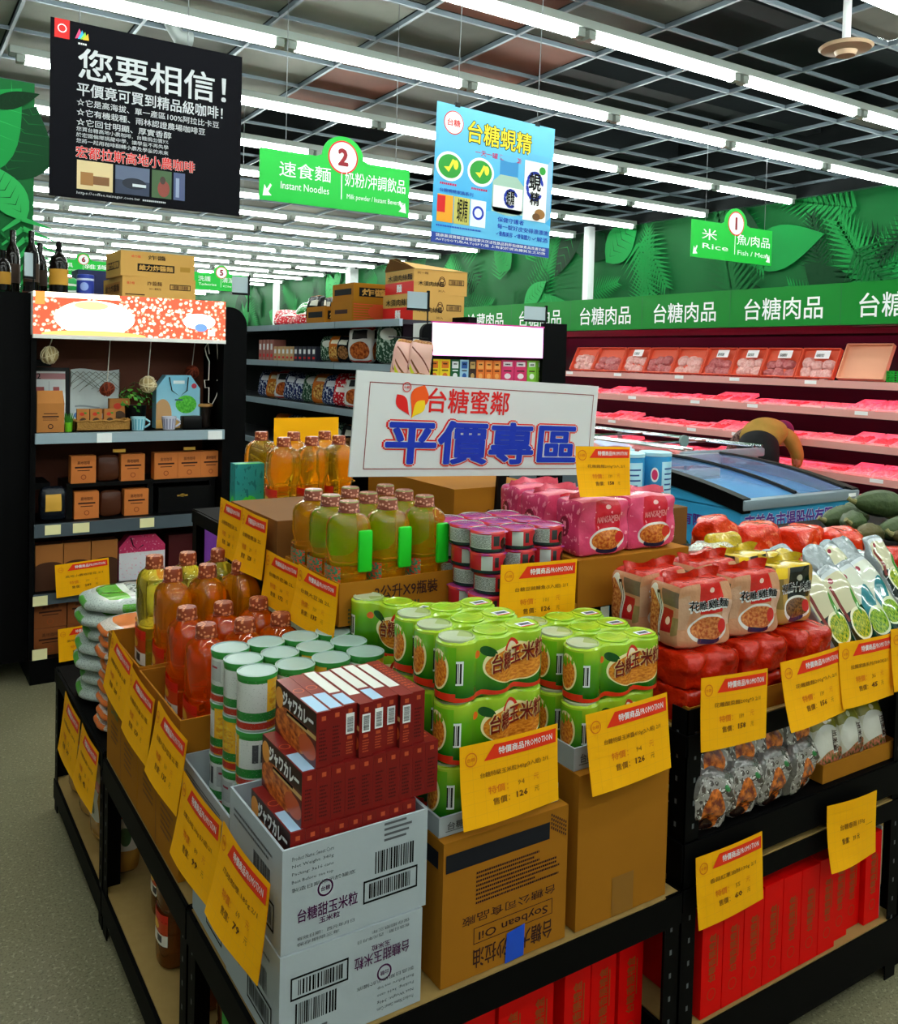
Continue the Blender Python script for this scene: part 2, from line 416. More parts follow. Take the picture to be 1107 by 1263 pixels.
# a wall pier with the same leaf print, far to the left of the coffee unit
mb = MB(); mb.box(-.6, .81, 6.0, 6.3, .0, 3.22, base, side=WHITE); pl = Pl((-.6, 6.0, 0), (1, 0, 0), (0, 0, 1), .003)
for k, (x, y, L_, W_, a, g) in enumerate(((1.33, 2.85, .5, .4, 1.2, 0), (1.12, 2.9, .7, .45, .9, 2), (1.3, 3.1, .3, .1, .4, 4), (1.25, 2.55, .4, .2, 2.2, 3))): leaf(mb, pl, x, y, L_, W_, a, GR[g], 2+2*k, GR[(g+1) % 5])
frond(mb, pl, 1.32, 2.45, .55, -1.35, GR[3], 12, 9); frond(mb, pl, 1.2, 2.4, .5, -1.9, GR[1], 13, 9)
struct(mb.build('column', smooth=0))
# ceiling: T-bars, some tiles left in
TB = mat('ceiling T bar', '#6d7a82', .45, .3)
mb = MB()
for i in range(-5, 20):
    u = -1.86+.64*i
    if u < 8.45: mb.box(u-.01, u+.01, -3.5, 30.5, 3.572, 3.6, TB)
for j in range(-4, 25):
    v = 3.2+1.2*j
    mb.box(-4.5, 8.42, v-.01, v+.01, 3.573, 3.599, TB)
    if j < 8: mb.box(-4.5, 8.42, v+.588, v+.604, 3.575, 3.598, TB)
struct(mb.build('trim_1', smooth=0))
TILE = mat('weathered ceiling tile', '#9a9d92', .8, var=(2, '#63665d', .9)); TILED = mat('dirty ceiling tile', '#6a6c62', .8, var=(3, '#3f423b', .9)); TILER = mat('stained ceiling tile', '#8c5a48', .8, var=(3, '#5a3d34', .9))
mb = MB()
for i in range(-5, 19):
    for j in range(-4, 24):
        u, v = -1.86+.64*i, 3.2+1.2*j
        if u+.6 > 8.42: continue
        far = v > 8.5; m_ = None
        if far: m_ = TILED if (i*3+j) % 4 else TILE
        elif u < 2.4 and (i*5+j*3) % 7 < 6: m_ = TILE if (i+2*j) % 3 else TILED
        elif u < 3.4 and v < 6: m_ = TILER if (i+j) % 2 else TILED
        elif (i*7+j*5) % 13 == 0: m_ = TILED
        if m_: mb.box(u+.02, u+.62, v+.02, v+1.18, 3.601, 3.615, m_)
struct(mb.build('trim_2', smooth=0))
# beams and pipes in the open void
mb = MB()
for v in (4.1, 5.9, 7.9): mb.box(2.0, 8.4, v, v+.18, 4.1, 4.48, mat('dark roof beam', '#23282a', .7))
struct(mb.build('trim_3', smooth=0))
foil = mat('silver duct foil', '#b8bcc0', .22, 1, bump=(22, 1, .03))
mb = MB(); pts = [(4.9+.12*i, 2.5+.12*i, 3.98) for i in range(8)]; mb.tube(pts, .3, foil, 20)
o = mb.build('air_duct'); tag(o, 'crinkled silver foil air duct above the open ceiling grid', 'duct')
t = thing('air_diffuser', 'round beige ceiling air diffuser on a white drop pipe', 'vent', (4.48, 3.01, 3.36))
BEI = mat('beige painted metal', '#a98f74', .5)
mb = MB(); mb.lathe([(.001, -.035), (.05, -.035), (.06, -.01), (.13, .0), (.142, .012), (.13, .022), (.02, .03)], BEI, 32); mb.build('diffuser_plate', t)
mb = MB(); mb.tube([(0, 0, .03), (0, 0, .65)], .022, WHITE, 12); mb.lathe([(.04, .02), (.025, .06)], WHITE, 16); mb.build('drop_pipe', t)
mb = MB(); mb.tube([(1.75, 5.55, 3.75), (1.6, 5.55, 3.72), (1.54, 5.55, 3.66), (1.5, 5.55, 3.6), (1.55, 5.55, 3.53), (1.63, 5.55, 3.53)], .045, mat('grey drain pipe', '#8d9493', .4), 12)
tag(mb.build('drain_pipe'), 'bent grey pipe above the ceiling grid over the black coffee poster', 'pipe')
# ceiling tubes
HOUS = mat('tube light housing', '#9aa39c', .4)
TUBE = mat('fluorescent tube', '#ffffff', .4, emit='#f2fbf6', es=TUBE_POWER)
root = thing('ceiling_tube_light', 'fluorescent tube light', 'ceiling light')
mb = MB(); mb.box(-.09, 1.19, -.05, .05, .03, .075, HOUS); mb.box(-.05, .0, -.03, .03, -.015, .03, HOUS); mb.box(1.15, 1.2, -.03, .03, -.015, .03, HOUS); mb.build('housing', root)
mb = MB(); mb.tube([(0, 0, 0), (1.15, 0, 0)], .019, TUBE, 10); mb.build('tube', root)
st = Stamp(root, 'ceiling tube lights')
rows = [-2.2, -1.0, .2, 1.4, 2.6, 3.80, 4.95, 6.2]+[6.2+1.2*k for k in range(1, 20)]
for j, v in enumerate(rows):
    if j < 5: ks = range(-3, 5)
    else: ks = [k for k in range(-3, 5) if 2.06+1.28*k > .1*v-1.0]
    n = len(ks)
    for i, k in enumerate(sorted(ks, reverse=True)):
        if j < 5: lb = 'fluorescent tube light over the shopper\'s side of the promotion racks'
        else: lb = 'fluorescent ceiling tube, %s from the leafy mural wall in the %s visible row' % (ORD[i], ORD[j-5])
        st((2.06+1.28*k, v, 3.40), 0, lb)
# ------------------------------------------------------------------ hanging signs
def wires(t, xs, z0, z1, y=.0):
    for x in xs:
        mb = MB(); mb.tube([(x, y, z0), (x, y, z1)], .0018, mat('hanging wire', '#6a6e70', .4, .6), 5); mb.build('hanging_wire', t)
def poster_coffee():
    v = 3.2; W_, H_ = .648, .58; t = thing('hanging_poster', 'black hanging coffee poster with white headline and red line', 'poster', (.478, v, 2.11))
    mb = MB(); blk = mat('black poster board', '#0d0d13', .8, spec=.12); mb.box(0, W_, 0, .006, 0, H_, blk)
    pl = Pl((0, 0, 0), (1, 0, 0), (0, 0, 1), .0006)
    rect(mb, pl, .012, H_-.062, .058, H_+.0, TRED); ring(mb, pl, .035, H_-.03, .014, .003, TWHITE, 2)
    for k, c in enumerate(('#e84b7a', '#36b0e0', '#8cc63f', '#f7b52c')): poly(mb, pl, [(.075+.008*k, H_-.055), (.088+.009*k, H_-.02-.004*k), (.1+.006*k, H_-.045-.003*k)], mat('logo petal %d' % k, c), 2+k)
    lines(mb, pl, .085, H_-.075, .125, H_-.062, 1, TWHITE, 1, 2)
    sv = mat('silver print', '#c6c9ce', .5)
    text(mb, '您要相信！', pl, .085, H_-.185, .59, H_-.08, sv, .02)
    text(mb, '平價竟可買到精品級咖啡！', pl, .082, H_-.24, .578, H_-.195, sv, .02)
    for k, (s, x1) in enumerate((('☆它是高海拔、單一產區100%阿拉比卡豆', .57), ('☆它有機栽種、雨林認證農場咖啡豆', .52), ('☆它回甘明顯、厚實香醇', .4))):
        text(mb, s, pl, .082, H_-.273-.0325*k, x1-.005, H_-.249-.0325*k, sv, .008)
    for k, s in enumerate(('您買台糖高地小農咖啡，台糖捐出價3%', '於宏國偏鄉捐藏中學，讓學童不再失學', '您將一起用咖啡翻轉小農及學童的未來')): text(mb, s, pl, .082, H_-.357-.0195*k, .385, H_-.342-.0195*k, sv, 0, res=1)
    text(mb, '宏都拉斯高地小農咖啡', pl, .08, H_-.447, .48, H_-.404, TWHITE, .045, 2, ref=.045); text(mb, '宏都拉斯高地小農咖啡', pl, .08, H_-.447, .48, H_-.404, TRED, .02, 4, ref=.045)
    ph = [dmat('coffee photo', '#d8c090', [('r', .1, .45, .15, .6, '#9c6a30'), ('r', .45, .9, .2, .5, '#7a4e24')]), dmat('harbour photo', '#26324c', [('r', 0, 1, .5, 1, '#54607c'), ('e', .55, .4, .35, .2, 0, '#10182c'), ('r', .5, .9, .3, .4, '#c8d0d8')]), dmat('worker photo', '#3c5a34', [('e', .6, .35, .3, .3, 0, '#8a3c30'), ('e', .55, .65, .14, .14, 0, '#3a2418')]), dmat('hall photo', '#46527a', [('r', .2, .5, .1, .8, '#8c98b8')])]
    for m_, x0, x1 in zip(ph, (.085, .208, .33, .405), (.2, .322, .398, .445)): rect(mb, pl, x0, .032, x1, .128, m_, 2)
    text(mb, 'https://coffee.taisugar.com.tw', pl, .085, .012, .29, .024, sv, 0, res=1); lines(mb, pl, .3, .012, .4, .024, 1, sv, 1, 5)
    mb.build('poster_board', t, smooth=0)
    wires(t, (.09, .45), H_-.005, 1.45, .003)
poster_coffee()
def aisle_sign(num, l1, e1, l2, e2, loc, W_, label, ang=0, double=True):
    H_ = W_*.3; t = thing('aisle_sign', label, 'aisle sign', loc, 0)
    mb = MB(); mb.box(0, W_, 0, .008, 0, H_, SIGNG)
    cx = W_*.53; r = H_*.42
    pts = [(cx+r*1.1*cos(a), H_+r*.12+r*1.0*sin(a)) for a in [pi*k/16 for k in range(17)]]; pts = [(cx+r*1.4, H_)]+pts+[(cx-r*1.4, H_)]
    mb.add([(x, .0, y) for x, y in pts]+[(x, .008, y) for x, y in pts], [tuple(range(len(pts))), tuple(reversed(range(len(pts), 2*len(pts))))]+[(k, k+len(pts), (k+1) % len(pts)+len(pts), (k+1) % len(pts)) for k in range(len(pts))], SIGNG)
    pl = Pl((0, 0, 0), (1, 0, 0), (0, 0, 1), .0008)
    disc(mb, pl, cx, H_+r*.12, r*.8, r*.8, TRED, 1); disc(mb, pl, cx, H_+r*.12, r*.72, r*.72, TWHITE, 2)
    textc(mb, num, pl, cx, H_+r*.12, r*.85, mat('dark red print', '#8c1420', .5), .06, 3)
    rect(mb, pl, W_*.52, H_*.2, W_*.526, H_*.78, TWHITE)
    text(mb, l1, pl, W_*.12, H_*.5, W_*(.12+.11*len(l1)) if len(l1) > 1 else W_*.3, H_*.8, TWHITE, .004); text(mb, e1, pl, W_*.13, H_*.26, W_*.44, H_*.4, TWHITE)
    text(mb, l2, pl, W_*.545, H_*.48, W_*.97, H_*.78, TWHITE, .004); text(mb, e2, pl, W_*.56, H_*.2, W_*.96, H_*.33, TWHITE)
    for s, x in ((1, W_*.045), (-1, W_*.955)): poly(mb, pl, [(x-s*.025*W_, H_*.08), (x+s*.03*W_, H_*.1), (x+s*.01*W_, H_*.17), (x+s*.03*W_, H_*.3), (x+s*.02*W_, H_*.33), (x+s*.0*W_, H_*.22), (x-s*.015*W_, H_*.3)][::s], TWHITE)
    mb.build('sign_board', t, smooth=0)
    wires(t, (W_*.16, W_*.9), H_-.002, 3.58-loc[2], .004)
aisle_sign('2', '速食麵', 'Instant Noodles', '奶粉/沖調飲品', 'Milk powder / Instant Beverage', (1.65, 4.4, 2.4), .885, 'green hanging aisle sign numbered 2 for instant noodles')
aisle_sign('1', '米', 'Rice', '魚/肉品', 'Fish / Meat', (5.5, 5.0, 2.48), 1.0, 'green hanging aisle sign numbered 1 for rice, fish and meat')
aisle_sign('5', '洗護', 'Toiletries', '清潔用品', 'Cleaning', (2.05, 6.9, 2.1), .45, 'small green aisle sign numbered 5 behind the noodle cartons')
aisle_sign('6', '文具', 'Stationery', '雜貨', 'Groceries', (1.02, 6.6, 2.12), .36, 'green aisle sign numbered 6 behind the dark bottles')
def poster_blue():
    v = 3.2; W_, H_ = .632, .587; t = thing('hanging_poster', 'blue hanging poster for clam essence with bottle and box', 'poster', (1.955, v, 2.094)); t.rotation_euler = (0, R_(1.5), 0)
    mb = MB(); sky = dmat('blue poster print', '#2fa4dc', [('g', .3, 1.1, '#6cc4ea'), ('r', 0, 1, 0, .075, '#1c3c9a'), ('e', .65, .1, .5, .2, 0, '#58b4e0'), ('r', 0, 1, 0, .075, '#1c3c9a')])
    mb.box(0, W_, 0, .004, 0, H_, sky); pl = Pl((0, 0, 0), (1, 0, 0), (0, 0, 1), .0006)
    disc(mb, pl, .085, H_-.075, .05, .05, TRED); disc(mb, pl, .085, H_-.075, .046, .046, TWHITE, 2); text(mb, '台糖', pl, .052, H_-.09, .118, H_-.06, TRED, .02, 3)
    text(mb, '台糖蜆精', pl, .155, H_-.145, .505, H_-.045, INK, .06, 2, ref=.06); text(mb, '台糖蜆精', pl, .155, H_-.145, .505, H_-.045, mat('yellow print', '#f2dc30', .5), .02, 3, ref=.06)
    text(mb, '一天一罐 活力不斷', pl, .2, H_-.19, .45, H_-.165, mat('magenta print', '#c21a58', .5), .01)
    gb = mat('badge green', '#2d9a38', .5); yb = mat('badge yellow', '#e8e23a', .5)
    for cx in (.075, .235):
        disc(mb, pl, cx, H_-.26, .07, .062, TWHITE, 1); disc(mb, pl, cx, H_-.26, .058, .05, gb, 2); poly(mb, pl, [(cx-.03, H_-.265), (cx-.005, H_-.285), (cx+.025, H_-.232), (cx+.012, H_-.228), (cx-.005, H_-.262)], yb, 3); disc(mb, pl, cx+.03, H_-.25, .012, .02, yb, 3); lines(mb, pl, cx-.045, H_-.345, cx+.045, H_-.325, 1, mat('magenta print', '#c21a58', .5), 1, 4)
    # bottle picture
    disc(mb, pl, .385, .19, .085, .03, mat('poster bottle glass', '#9fbfae', .4), 1); poly(mb, pl, [(.3, .17), (.47, .17), (.47, .30), (.43, .335), (.34, .335), (.3, .30)], mat('poster bottle glass', '#9fbfae', .4), 1)
    poly(mb, pl, [(.335, .335), (.435, .335), (.435, .41), (.335, .41)], mat('poster bottle cap', '#2f88c4', .4), 2); disc(mb, pl, .385, .41, .05, .015, mat('poster cap top', '#5cb2dc', .4), 3)
    rect(mb, pl, .305, .19, .465, .285, TWHITE, 3); 
    for k in range(9):
        a = .6+k*.55; disc(mb, pl, .4+.032*cos(a), .237+.036*sin(a), .007, .013, TBLUE, 4, 10, a)
    text(mb, '蜆精', pl, .375, .2, .42, .275, INK, .03, 5)
    rect(mb, pl, .47, .155, .6, .42, TWHITE, 4); poly(mb, pl, [(.47, .42), (.6, .42), (.625, .45), (.49, .455)], mat('poster cap top', '#5cb2dc', .4), 4); poly(mb, pl, [(.6, .155), (.625, .18), (.625, .45), (.6, .42)], mat('poster box side', '#8ab8d8', .4), 4)
    for k in range(11):
        a = .4+k*.5; disc(mb, pl, .53+.042*cos(a), .31+.06*sin(a), .008, .018, TBLUE, 5, 10, a)
    text(mb, '蜆', pl, .495, .29, .565, .37, INK, .03, 6); text(mb, '精', pl, .505, .225, .56, .285, INK, .03, 6); disc(mb, pl, .565, .19, .03, .022, mat('poster shell', '#9a6a34', .5), 6); disc(mb, pl, .545, .175, .022, .016, mat('poster shell dark', '#6a4420', .5), 7); disc(mb, pl, .57, .385, .018, .018, gb, 6)
    text(mb, '台糖蜆精家族系列', pl, .03, .215, .2, .232, TBLUE, .01)
    for k, c in enumerate(('#e8a020', '#c8c060', '#e6f0f4')): rect(mb, pl, .02+.085*k, .09, .1+.085*k, .205, mat('range box %d' % k, c, .5), 2)
    rect(mb, pl, .02, .13, .06, .2, TRED, 3); text(mb, '蜆精', pl, .12, .1, .175, .2, INK, .02, 3); ring(mb, pl, .23, .15, .03, .01, TBLUE, 3); lines(mb, pl, .02, .066, .27, .082, 1, TBLUE, 1, 8)
    for k, s in enumerate(('保健守護者', '每一錠好皮安得漂漂清',)): text(mb, s, pl, .335, .128-.03*k, (.48, .62)[k], .15-.03*k, TBLUE, .015)
    for k, s in enumerate(('養顏美容', '增強體力', '解酒')): text(mb, '✓'+s, pl, .33+.1*k, .066, .42+.1*k, .088, TBLUE, .015)
    for k, s in enumerate(('健康嚴選實驗室實驗證實天然活性飲品對肝指標酵素具改善功能', 'AST(GOT)及ALT(GPT)值 上有助於提高體質生之功效')): text(mb, s, pl, .02, .026-.018*k, .61, .04-.018*k, TWHITE, 0, res=1)
    mb.build('poster_sheet', t, smooth=0)
    for x in (.1, .53): mb = MB(); mb.box(x-.012, x+.012, -.004, .008, H_-.006, H_+.012, BLACKP); mb.build('clip', t)
    wires(t, (.1, .53), H_+.01, 1.47, .002)
poster_blue()
# ------------------------------------------------------------------ meat case along the mural wall
MU = 7.0; MV0, MV1 = 2.28, 11.0
t = thing('meat_refrigerator', 'long open meat refrigerator with green lettered header by the mural wall', 'refrigerator', (MU, MV0, 0)); LV = MV1-MV0
CASEB = mat('shade black case lining', '#0e0306', .5); CASE = mat('case black', '#0c0a0c', .4)  # lining colour goes near black to paint in the shade between shelves
mb = MB(); mb.box(.0, 1.1, 0, LV, 0, .3, CASE); mb.build('base', t)
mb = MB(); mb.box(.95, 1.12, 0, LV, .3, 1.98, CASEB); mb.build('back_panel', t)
for y in (0, LV-.04): mb = MB(); mb.box(.02, 1.1, y, y+.04, .3, 1.98, CASE); mb.build('end_panel', t)
mb = MB(); mb.box(.05, 1.12, 0, LV, 1.98, 2.1, CASE); mb.build('canopy', t)
# gloss black curve under the header
mb = MB(); mb.grid(lambda a, b: (.02+.3*b, a*LV, 1.978-.075*sin(b*pi/2)), 2, 8, mat('glossy black trim', '#050508', .08), True); mb.build('canopy_trim', t)
PL = 1.182; j0 = 8.188
HEAD = mat('header green', '#067a24', .5, spec=.2); HEADJ = mat('header seam', '#0a6e28', .4)
mb = MB(); mb.box(-.02, .03, 0, LV, 1.985, 2.345, HEAD); pl = Pl((-.021, 0, 0), (0, -1, 0), (0, 0, 1), .001)
words = {0: '台糖肉品', 1: '冷藏肉品', 2: '冷藏配菜', -1: '台糖肉品', -2: '台糖肉品', -3: '台糖肉品', -4: '台糖肉品', -5: '台糖肉品'}
for i in range(-5, 3):
    s = j0+PL*i-MV0
    rect(mb, pl, -s-.006, 1.985, -s+.006, 2.345, HEADJ, .5)
    c = s+PL*.5; wd = words.get(i, '台糖肉品')
    text(mb, wd, pl, -(c+.42), 2.045, -(c-.42), 2.25, TWHITE, .012, 1)
mb.build('header_sign', t, smooth=0)
LIPS = [(1.50, .34), (1.255, .5), (.97, .62), (.70, .75), (.42, .9)]
LIPM = mat('pale shelf lip', '#d89c94', .4); SHM = mat('pale red lit shelf', '#c88a8c', .4); PINKT = mat('pink meat tube', '#ff8fa8', .4, emit='#ff4478', es=MEAT_POWER)
for i, (z, d) in enumerate(LIPS):
    mb = MB(); mb.box(.03, .03+.95, .04, LV-.04, z-.03, z-.012, SHM); s = mb.build('shelf', t)
    mb = MB(); mb.box(.0, .03, .04, LV-.04, z-.058, z+.005, LIPM)
    pl = Pl((-.001, 0, 0), (0, -1, 0), (0, 0, 1), .001); r2 = random.Random(i)
    y = .3
    while y < LV-.3: rect(mb, pl, -y-.12, z-.034, -y, z-.002, TWHITE); y += r2.uniform(.5, 1.3)
    mb.build('shelf_lip', s)
for i, z in enumerate((1.962, 1.458, 1.213, .928, .658)):
    mb = MB()
    n = 7
    for k in range(n): mb.tube([(.055 if i else .37, .1+k*LV/n, z), (.055 if i else .37, k*LV/n+LV/n-.05, z)], .012 if i else .018, PINKT, 8)
    mb.build('tube_lamp', t)
# meat trays
RAW = mat('red raw meat', '#96202c', .2, var=(40, '#d88a88', .9), bump=(60, .5, .004)); RAW2 = mat('pale raw meat', '#c86a68', .3, var=(50, '#f0c8c0', 1), bump=(60, .5, .004))
TRAYO = mat('orange red meat tray', '#e0583c', .4); TRAYW = mat('white foam tray', '#e2c4c4', .4); FILM = mat('printed film label', '#f4e8ea', .3)
def meat_tray(w_, d, h, m, raw, seed, lab=True, full=1):
    mb = MB(); tt = .008
    mb.box(-w_/2, w_/2, -d/2, d/2, 0, tt, m)
    for s in (-1, 1): mb.box(s*w_/2-tt/2, s*w_/2+tt/2, -d/2, d/2, 0, h, m); mb.box(-w_/2, w_/2, s*d/2-tt/2, s*d/2+tt/2, 0, h, m)
    r2 = random.Random(seed)
    def lump(cx, cy, rx, ry, hh):
        mb.grid(lambda a, b: (cx+rx*(2*a-1)*(1-.3*(2*b-1)**2), cy+ry*(2*b-1)*(1-.3*(2*a-1)**2), tt+hh*max(0, (1-(2*a-1)**2))**.4*max(0, (1-(2*b-1)**2))**.4*(1+.6*noise.noise(Vector((a*4+seed+cx*30, b*4, seed+cy*20))))), 9, 9, raw)
    if full:
        for i in range(3):
            for j in range(2): lump((i-1)*w_*.27+w_*r2.uniform(-.06, .06), -d*.12+(j-.5)*d*.3-d*.05+d*r2.uniform(-.05, .05), w_*r2.uniform(.15, .21), d*r2.uniform(.16, .24), h*r2.uniform(.5, 1.1))
    pl = Pl((0, 0, h+.012), (1, 0, 0), (0, 1, 0), .001)
    if lab:
        rect(mb, pl, -w_*.1, d*.12, w_*.3, d*.4, FILM); barcode(mb, pl, -w_*.06, d*.17, w_*.16, d*.28, INK, 2, seed)
    return mb
# top row: tilted trays
bounds = [8.25, 7.85, 7.4, 7.02, 6.62, 6.22, 5.85, 5.5, 5.12, 4.73]
kinds = ['pale loose cuts', 'sliced red meat', 'labelled red meat', 'few pale cuts', 'few low lying cuts', 'white labelled cuts', 'dark mince portions', 'labelled dark pieces', 'labelled ribs']
for i in range(9):
    a, b = bounds[i], bounds[i+1]; o = meat_tray(a-b-.02, .29, .045, TRAYO, RAW if i % 2 else RAW2, i, lab=i in (2, 5, 6, 7, 8)).build('meat_tray', None, (MU+.13, (a+b)/2, 1.638), (R_(64), 0, R_(-90)))
    tag(o, 'tilted orange tray of %s, %s from left on the top shelf' % (kinds[i], ORD[i]), 'meat tray', 'tilted trays on the top meat shelf')
o = meat_tray(.42, .33, .045, mat('pale orange tray', '#e8a080', .4), RAW, 30, False, 0).build('meat_tray', None, (MU+.14, 4.48, 1.66), (R_(64), 0, R_(-90))); tag(o, 'empty pale orange tray tilted at the end of the top meat shelf', 'meat tray', 'tilted trays on the top meat shelf')
mb = MB()
for k in range(6): mb.box(-.09, .09, -.006, .006, .02*k, .02*k+.006, SIGNG)
for k in range(7): mb.box(-.09+.03*k-.003, -.09+.03*k+.003, -.006, .006, 0, .11, SIGNG)
mb.box(-.09, .09, 0, .1, 0, .008, SIGNG); mb.box(-.093, -.087, 0, .1, 0, .11, SIGNG); mb.box(.087, .093, 0, .1, 0, .11, SIGNG)
tag(mb.build('plastic_basket', None, (MU+.08, 4.17, 1.49), (0, 0, R_(-90))), 'small green plastic basket beside the empty meat tray', 'basket')
protos = [meat_tray(.2, .26, .03, TRAYW, RAW2 if k % 2 else RAW, 40+k, lab=k % 3 > 0).build('meat_pack', None, (0, 0, -5)) for k in range(5)]
used = set(); r2 = random.Random(8)
for r_, (z, nm) in enumerate(((1.255, 'second'), (.97, 'third'), (.70, 'fourth'), (.42, 'lowest'))):
    y = MV0+1.55; k = 0
    while y < 8.6-.25*r_:
        p = protos[r2.randrange(5)]
        if p.name in used: o = p.copy(); COL.objects.link(o)
        else: o = p; used.add(p.name)
        o.location = (MU+.17+r2.uniform(-.01, .02), y, z-.022); tl = 16 if k % 7 in (2, 3) else 6; o.location.z += .012+.13*sin(R_(tl)); tilt = R_(tl); o.rotation_euler = (tilt, 0, R_(-90+r2.uniform(-4, 4)))
        tag(o, 'film wrapped meat pack, %s from the right on the %s meat shelf' % (ORD[k], nm), 'meat pack', 'meat packs on the %s shelf' % nm)
        y += .218; k += 1
for p in protos:
    if p.name not in used: bpy.data.objects.remove(p)
# ------------------------------------------------------------------ island freezers
FBLUE = mat('freezer light blue vinyl', '#3aa6dc', .35); FGREY = mat('freezer grey trim', '#8f9ea8', .35, .3)
GLASS = mat('freezer lid glass', '#9fb4e8', .06, 0, .5, alpha=.35); PURP = mat('purple vinyl letters', '#5a2a8c', .4)
FW, FD = .98, .95
t = thing('glass_top_freezer', 'blue glass topped freezer with purple lettering beside the green squash', 'freezer', (3.757, 3.02, 0))
mb = MB(); mb.box(0, FW, 0, FD, .1, .86, FBLUE); pl = Pl((0, 0, 0), (1, 0, 0), (0, 0, 1), .001)
text(mb, '南美魚市場股份有限公司', pl, .03, .73, .95, .835, TWHITE, .06, 1, ref=.06); text(mb, '南美魚市場股份有限公司', pl, .03, .73, .95, .835, PURP, .03, 2, ref=.06)
lf = [mat('dark leaf print', '#14503a', .5), mat('olive leaf print', '#4a7a3a', .5)]
for k, x in enumerate((.12, .3, .62, .8)): disc(mb, pl, x, .58, .06, .05, lf[k % 2], 1)
pl = Pl((0, 0, 0), (0, -1, 0), (0, 0, 1), .001)
text(mb, '南美魚市場股份有限公司', pl, -.92, .73, -.1, .8, PURP, .03, 2)
for k, y in enumerate((.18, .4, .66)): disc(mb, pl, -y, .6, .07, .055, lf[(k+1) % 2], 1); ring(mb, pl, -y, .6, .05, .012, TWHITE if k % 2 else lf[0], 2)
mb.build('cabinet_body', t, smooth=0)
mb = MB(); mb.box(.02, FW-.02, .03, FD-.03, 0, .1, BLACKP); mb.build('plinth', t)
mb = MB(); mb.box(-.01, FW+.01, FD-.03, FD+.03, .96, 1.03, FGREY, bev=.008); mb.build('top_rail', t); mb = MB(); mb.box(-.01, FW+.01, -.03, .03, .86, .915, FGREY, bev=.008); pl = Pl((0, -.031, 0), (1, 0, 0), (0, 0, 1), .001); rect(mb, pl, .88, .88, .95, .9, TWHITE); mb.build('top_rail', t)
def lid_z(b): return .9+.11*(1-(1-b)**2)
for x in (0, FW-.02):
    mb = MB(); n = 8; vs = []
    for i in range(n+1): b = i/n; y = b*FD; vs += [(x, y, .855), (x+.02, y, .855), (x, y, lid_z(b)-.04), (x+.02, y, lid_z(b)-.04)]
    fs = []
    for i in range(n): a = 4*i; fs += [(a+2, a+3, a+7, a+6), (a, a+2, a+6, a+4), (a+1, a+5, a+7, a+3)]
    mb.add(vs, fs, FBLUE); mb.build('side_panel', t)
for x0, x1 in ((-.012, .05), (FW-.05, FW+.012)):
    mb = MB(); n = 8; vs = []
    for i in range(n+1):
        b = i/n; y = -.02+b*(FD+.02)
        vs += [(x0, y, lid_z(b)-.055), (x1, y, lid_z(b)-.055), (x0, y, lid_z(b)+.022), (x1, y, lid_z(b)+.022)]
    fs = []
    for i in range(n): a = 4*i; fs += [(a+2, a+3, a+7, a+6), (a, a+4, a+5, a+1), (a, a+2, a+6, a+4), (a+1, a+5, a+7, a+3)]
    fs += [(0, 1, 3, 2), (4*n, 4*n+2, 4*n+3, 4*n+1)]
    mb.add(vs, fs, BLACKP); mb.build('end_cap', t)
for k, (x0, x1) in enumerate(((.05, .52), (.46, FW-.05))):
    mb = MB(); dz = .004+.014*k; mb.grid(lambda a, b: (x0+a*(x1-x0), .02+b*(FD-.05), lid_z(b)+dz), 2, 8, GLASS); g = mb.build('glass_lid', t)
    mb = MB()
    for x in (x0, x1-.025): mb.tube([(x+.012, .02+b/8*(FD-.05), lid_z(b/8)+dz+.004) for b in range(9)], .011, BLACKP if x == x0 or k else FGREY, 6)
    mb.build('lid_frame', g)
mb = MB(); mb.box(.05, FW-.05, .05, FD-.05, .5, .52, mat('frosty basket floor', '#c4d0e4', .5)); mb.build('inner_floor', t)
FPK = [mat('frozen pack %d' % i, c, .3) for i, c in enumerate(('#3046a8', '#5060b8', '#c8d4ee', '#8c2c50', '#dfe4ee', '#24348a'))]
r2 = random.Random(5)
for k in range(12):
    i, j = k % 4, k//4; mb, _ = puff(.2, .06, .26, FPK[k % 6], n=5, pillow=.4, nz=.005, seed=k)
    o = mb.build('frozen_pack', None, (3.757+.14+.22*i, 3.14+.28*j, .525+.03), (R_(-78), 0, R_(r2.uniform(-12, 12))))
    tag(o, 'frozen food pack under the blue freezer glass, %s row, %s from left' % (ORD[j], ORD[i]), 'frozen food', 'frozen packs in the lettered freezer')
# open island freezer with chrome rails behind
t = thing('open_island_freezer', 'long grey open island freezer with chrome rails before the meat shelves', 'freezer', (5.19, 4.72, 0)); L2, W2 = 3.2, .92
DG = mat('freezer dark liner', '#2a3444', .4); CHR = mat('chrome rail', '#c8ced4', .15, 1)
mb = MB(); mb.box(0, W2, 0, L2, .1, .74, mat('freezer grey body', '#66747e', .4)); mb.build('cabinet_body', t)
mb = MB(); mb.box(.05, W2-.05, .05, L2-.05, 0, .1, BLACKP); mb.build('plinth', t)
for n_, (a, b, c, d) in enumerate(((0, W2, 0, .06), (0, W2, L2-.06, L2), (0, .05, 0, L2), (W2-.05, W2, 0, L2))): mb = MB(); mb.box(a, b, c, d, .74, .80, FGREY, bev=.01); mb.build('rim', t)
mb = MB(); mb.box(-.02, W2+.02, -.015, .035, .875, .945, mat('rail bumper', '#8a98a4', .3, .3), bev=.015); mb.build('end_bumper', t)
for x in (.06, W2-.06):
    for y in (.02, L2/2, L2-.02): mb = MB(); mb.box(x-.02, x+.02, y-.012, y+.012, .79, .95, STEEL); mb.build('rail_post', t)
for x in (.0, .1, W2-.1, W2): mb = MB(); mb.tube([(x, 0, .96), (x, L2, .96)], .012, CHR, 8); mb.build('side_rail', t)
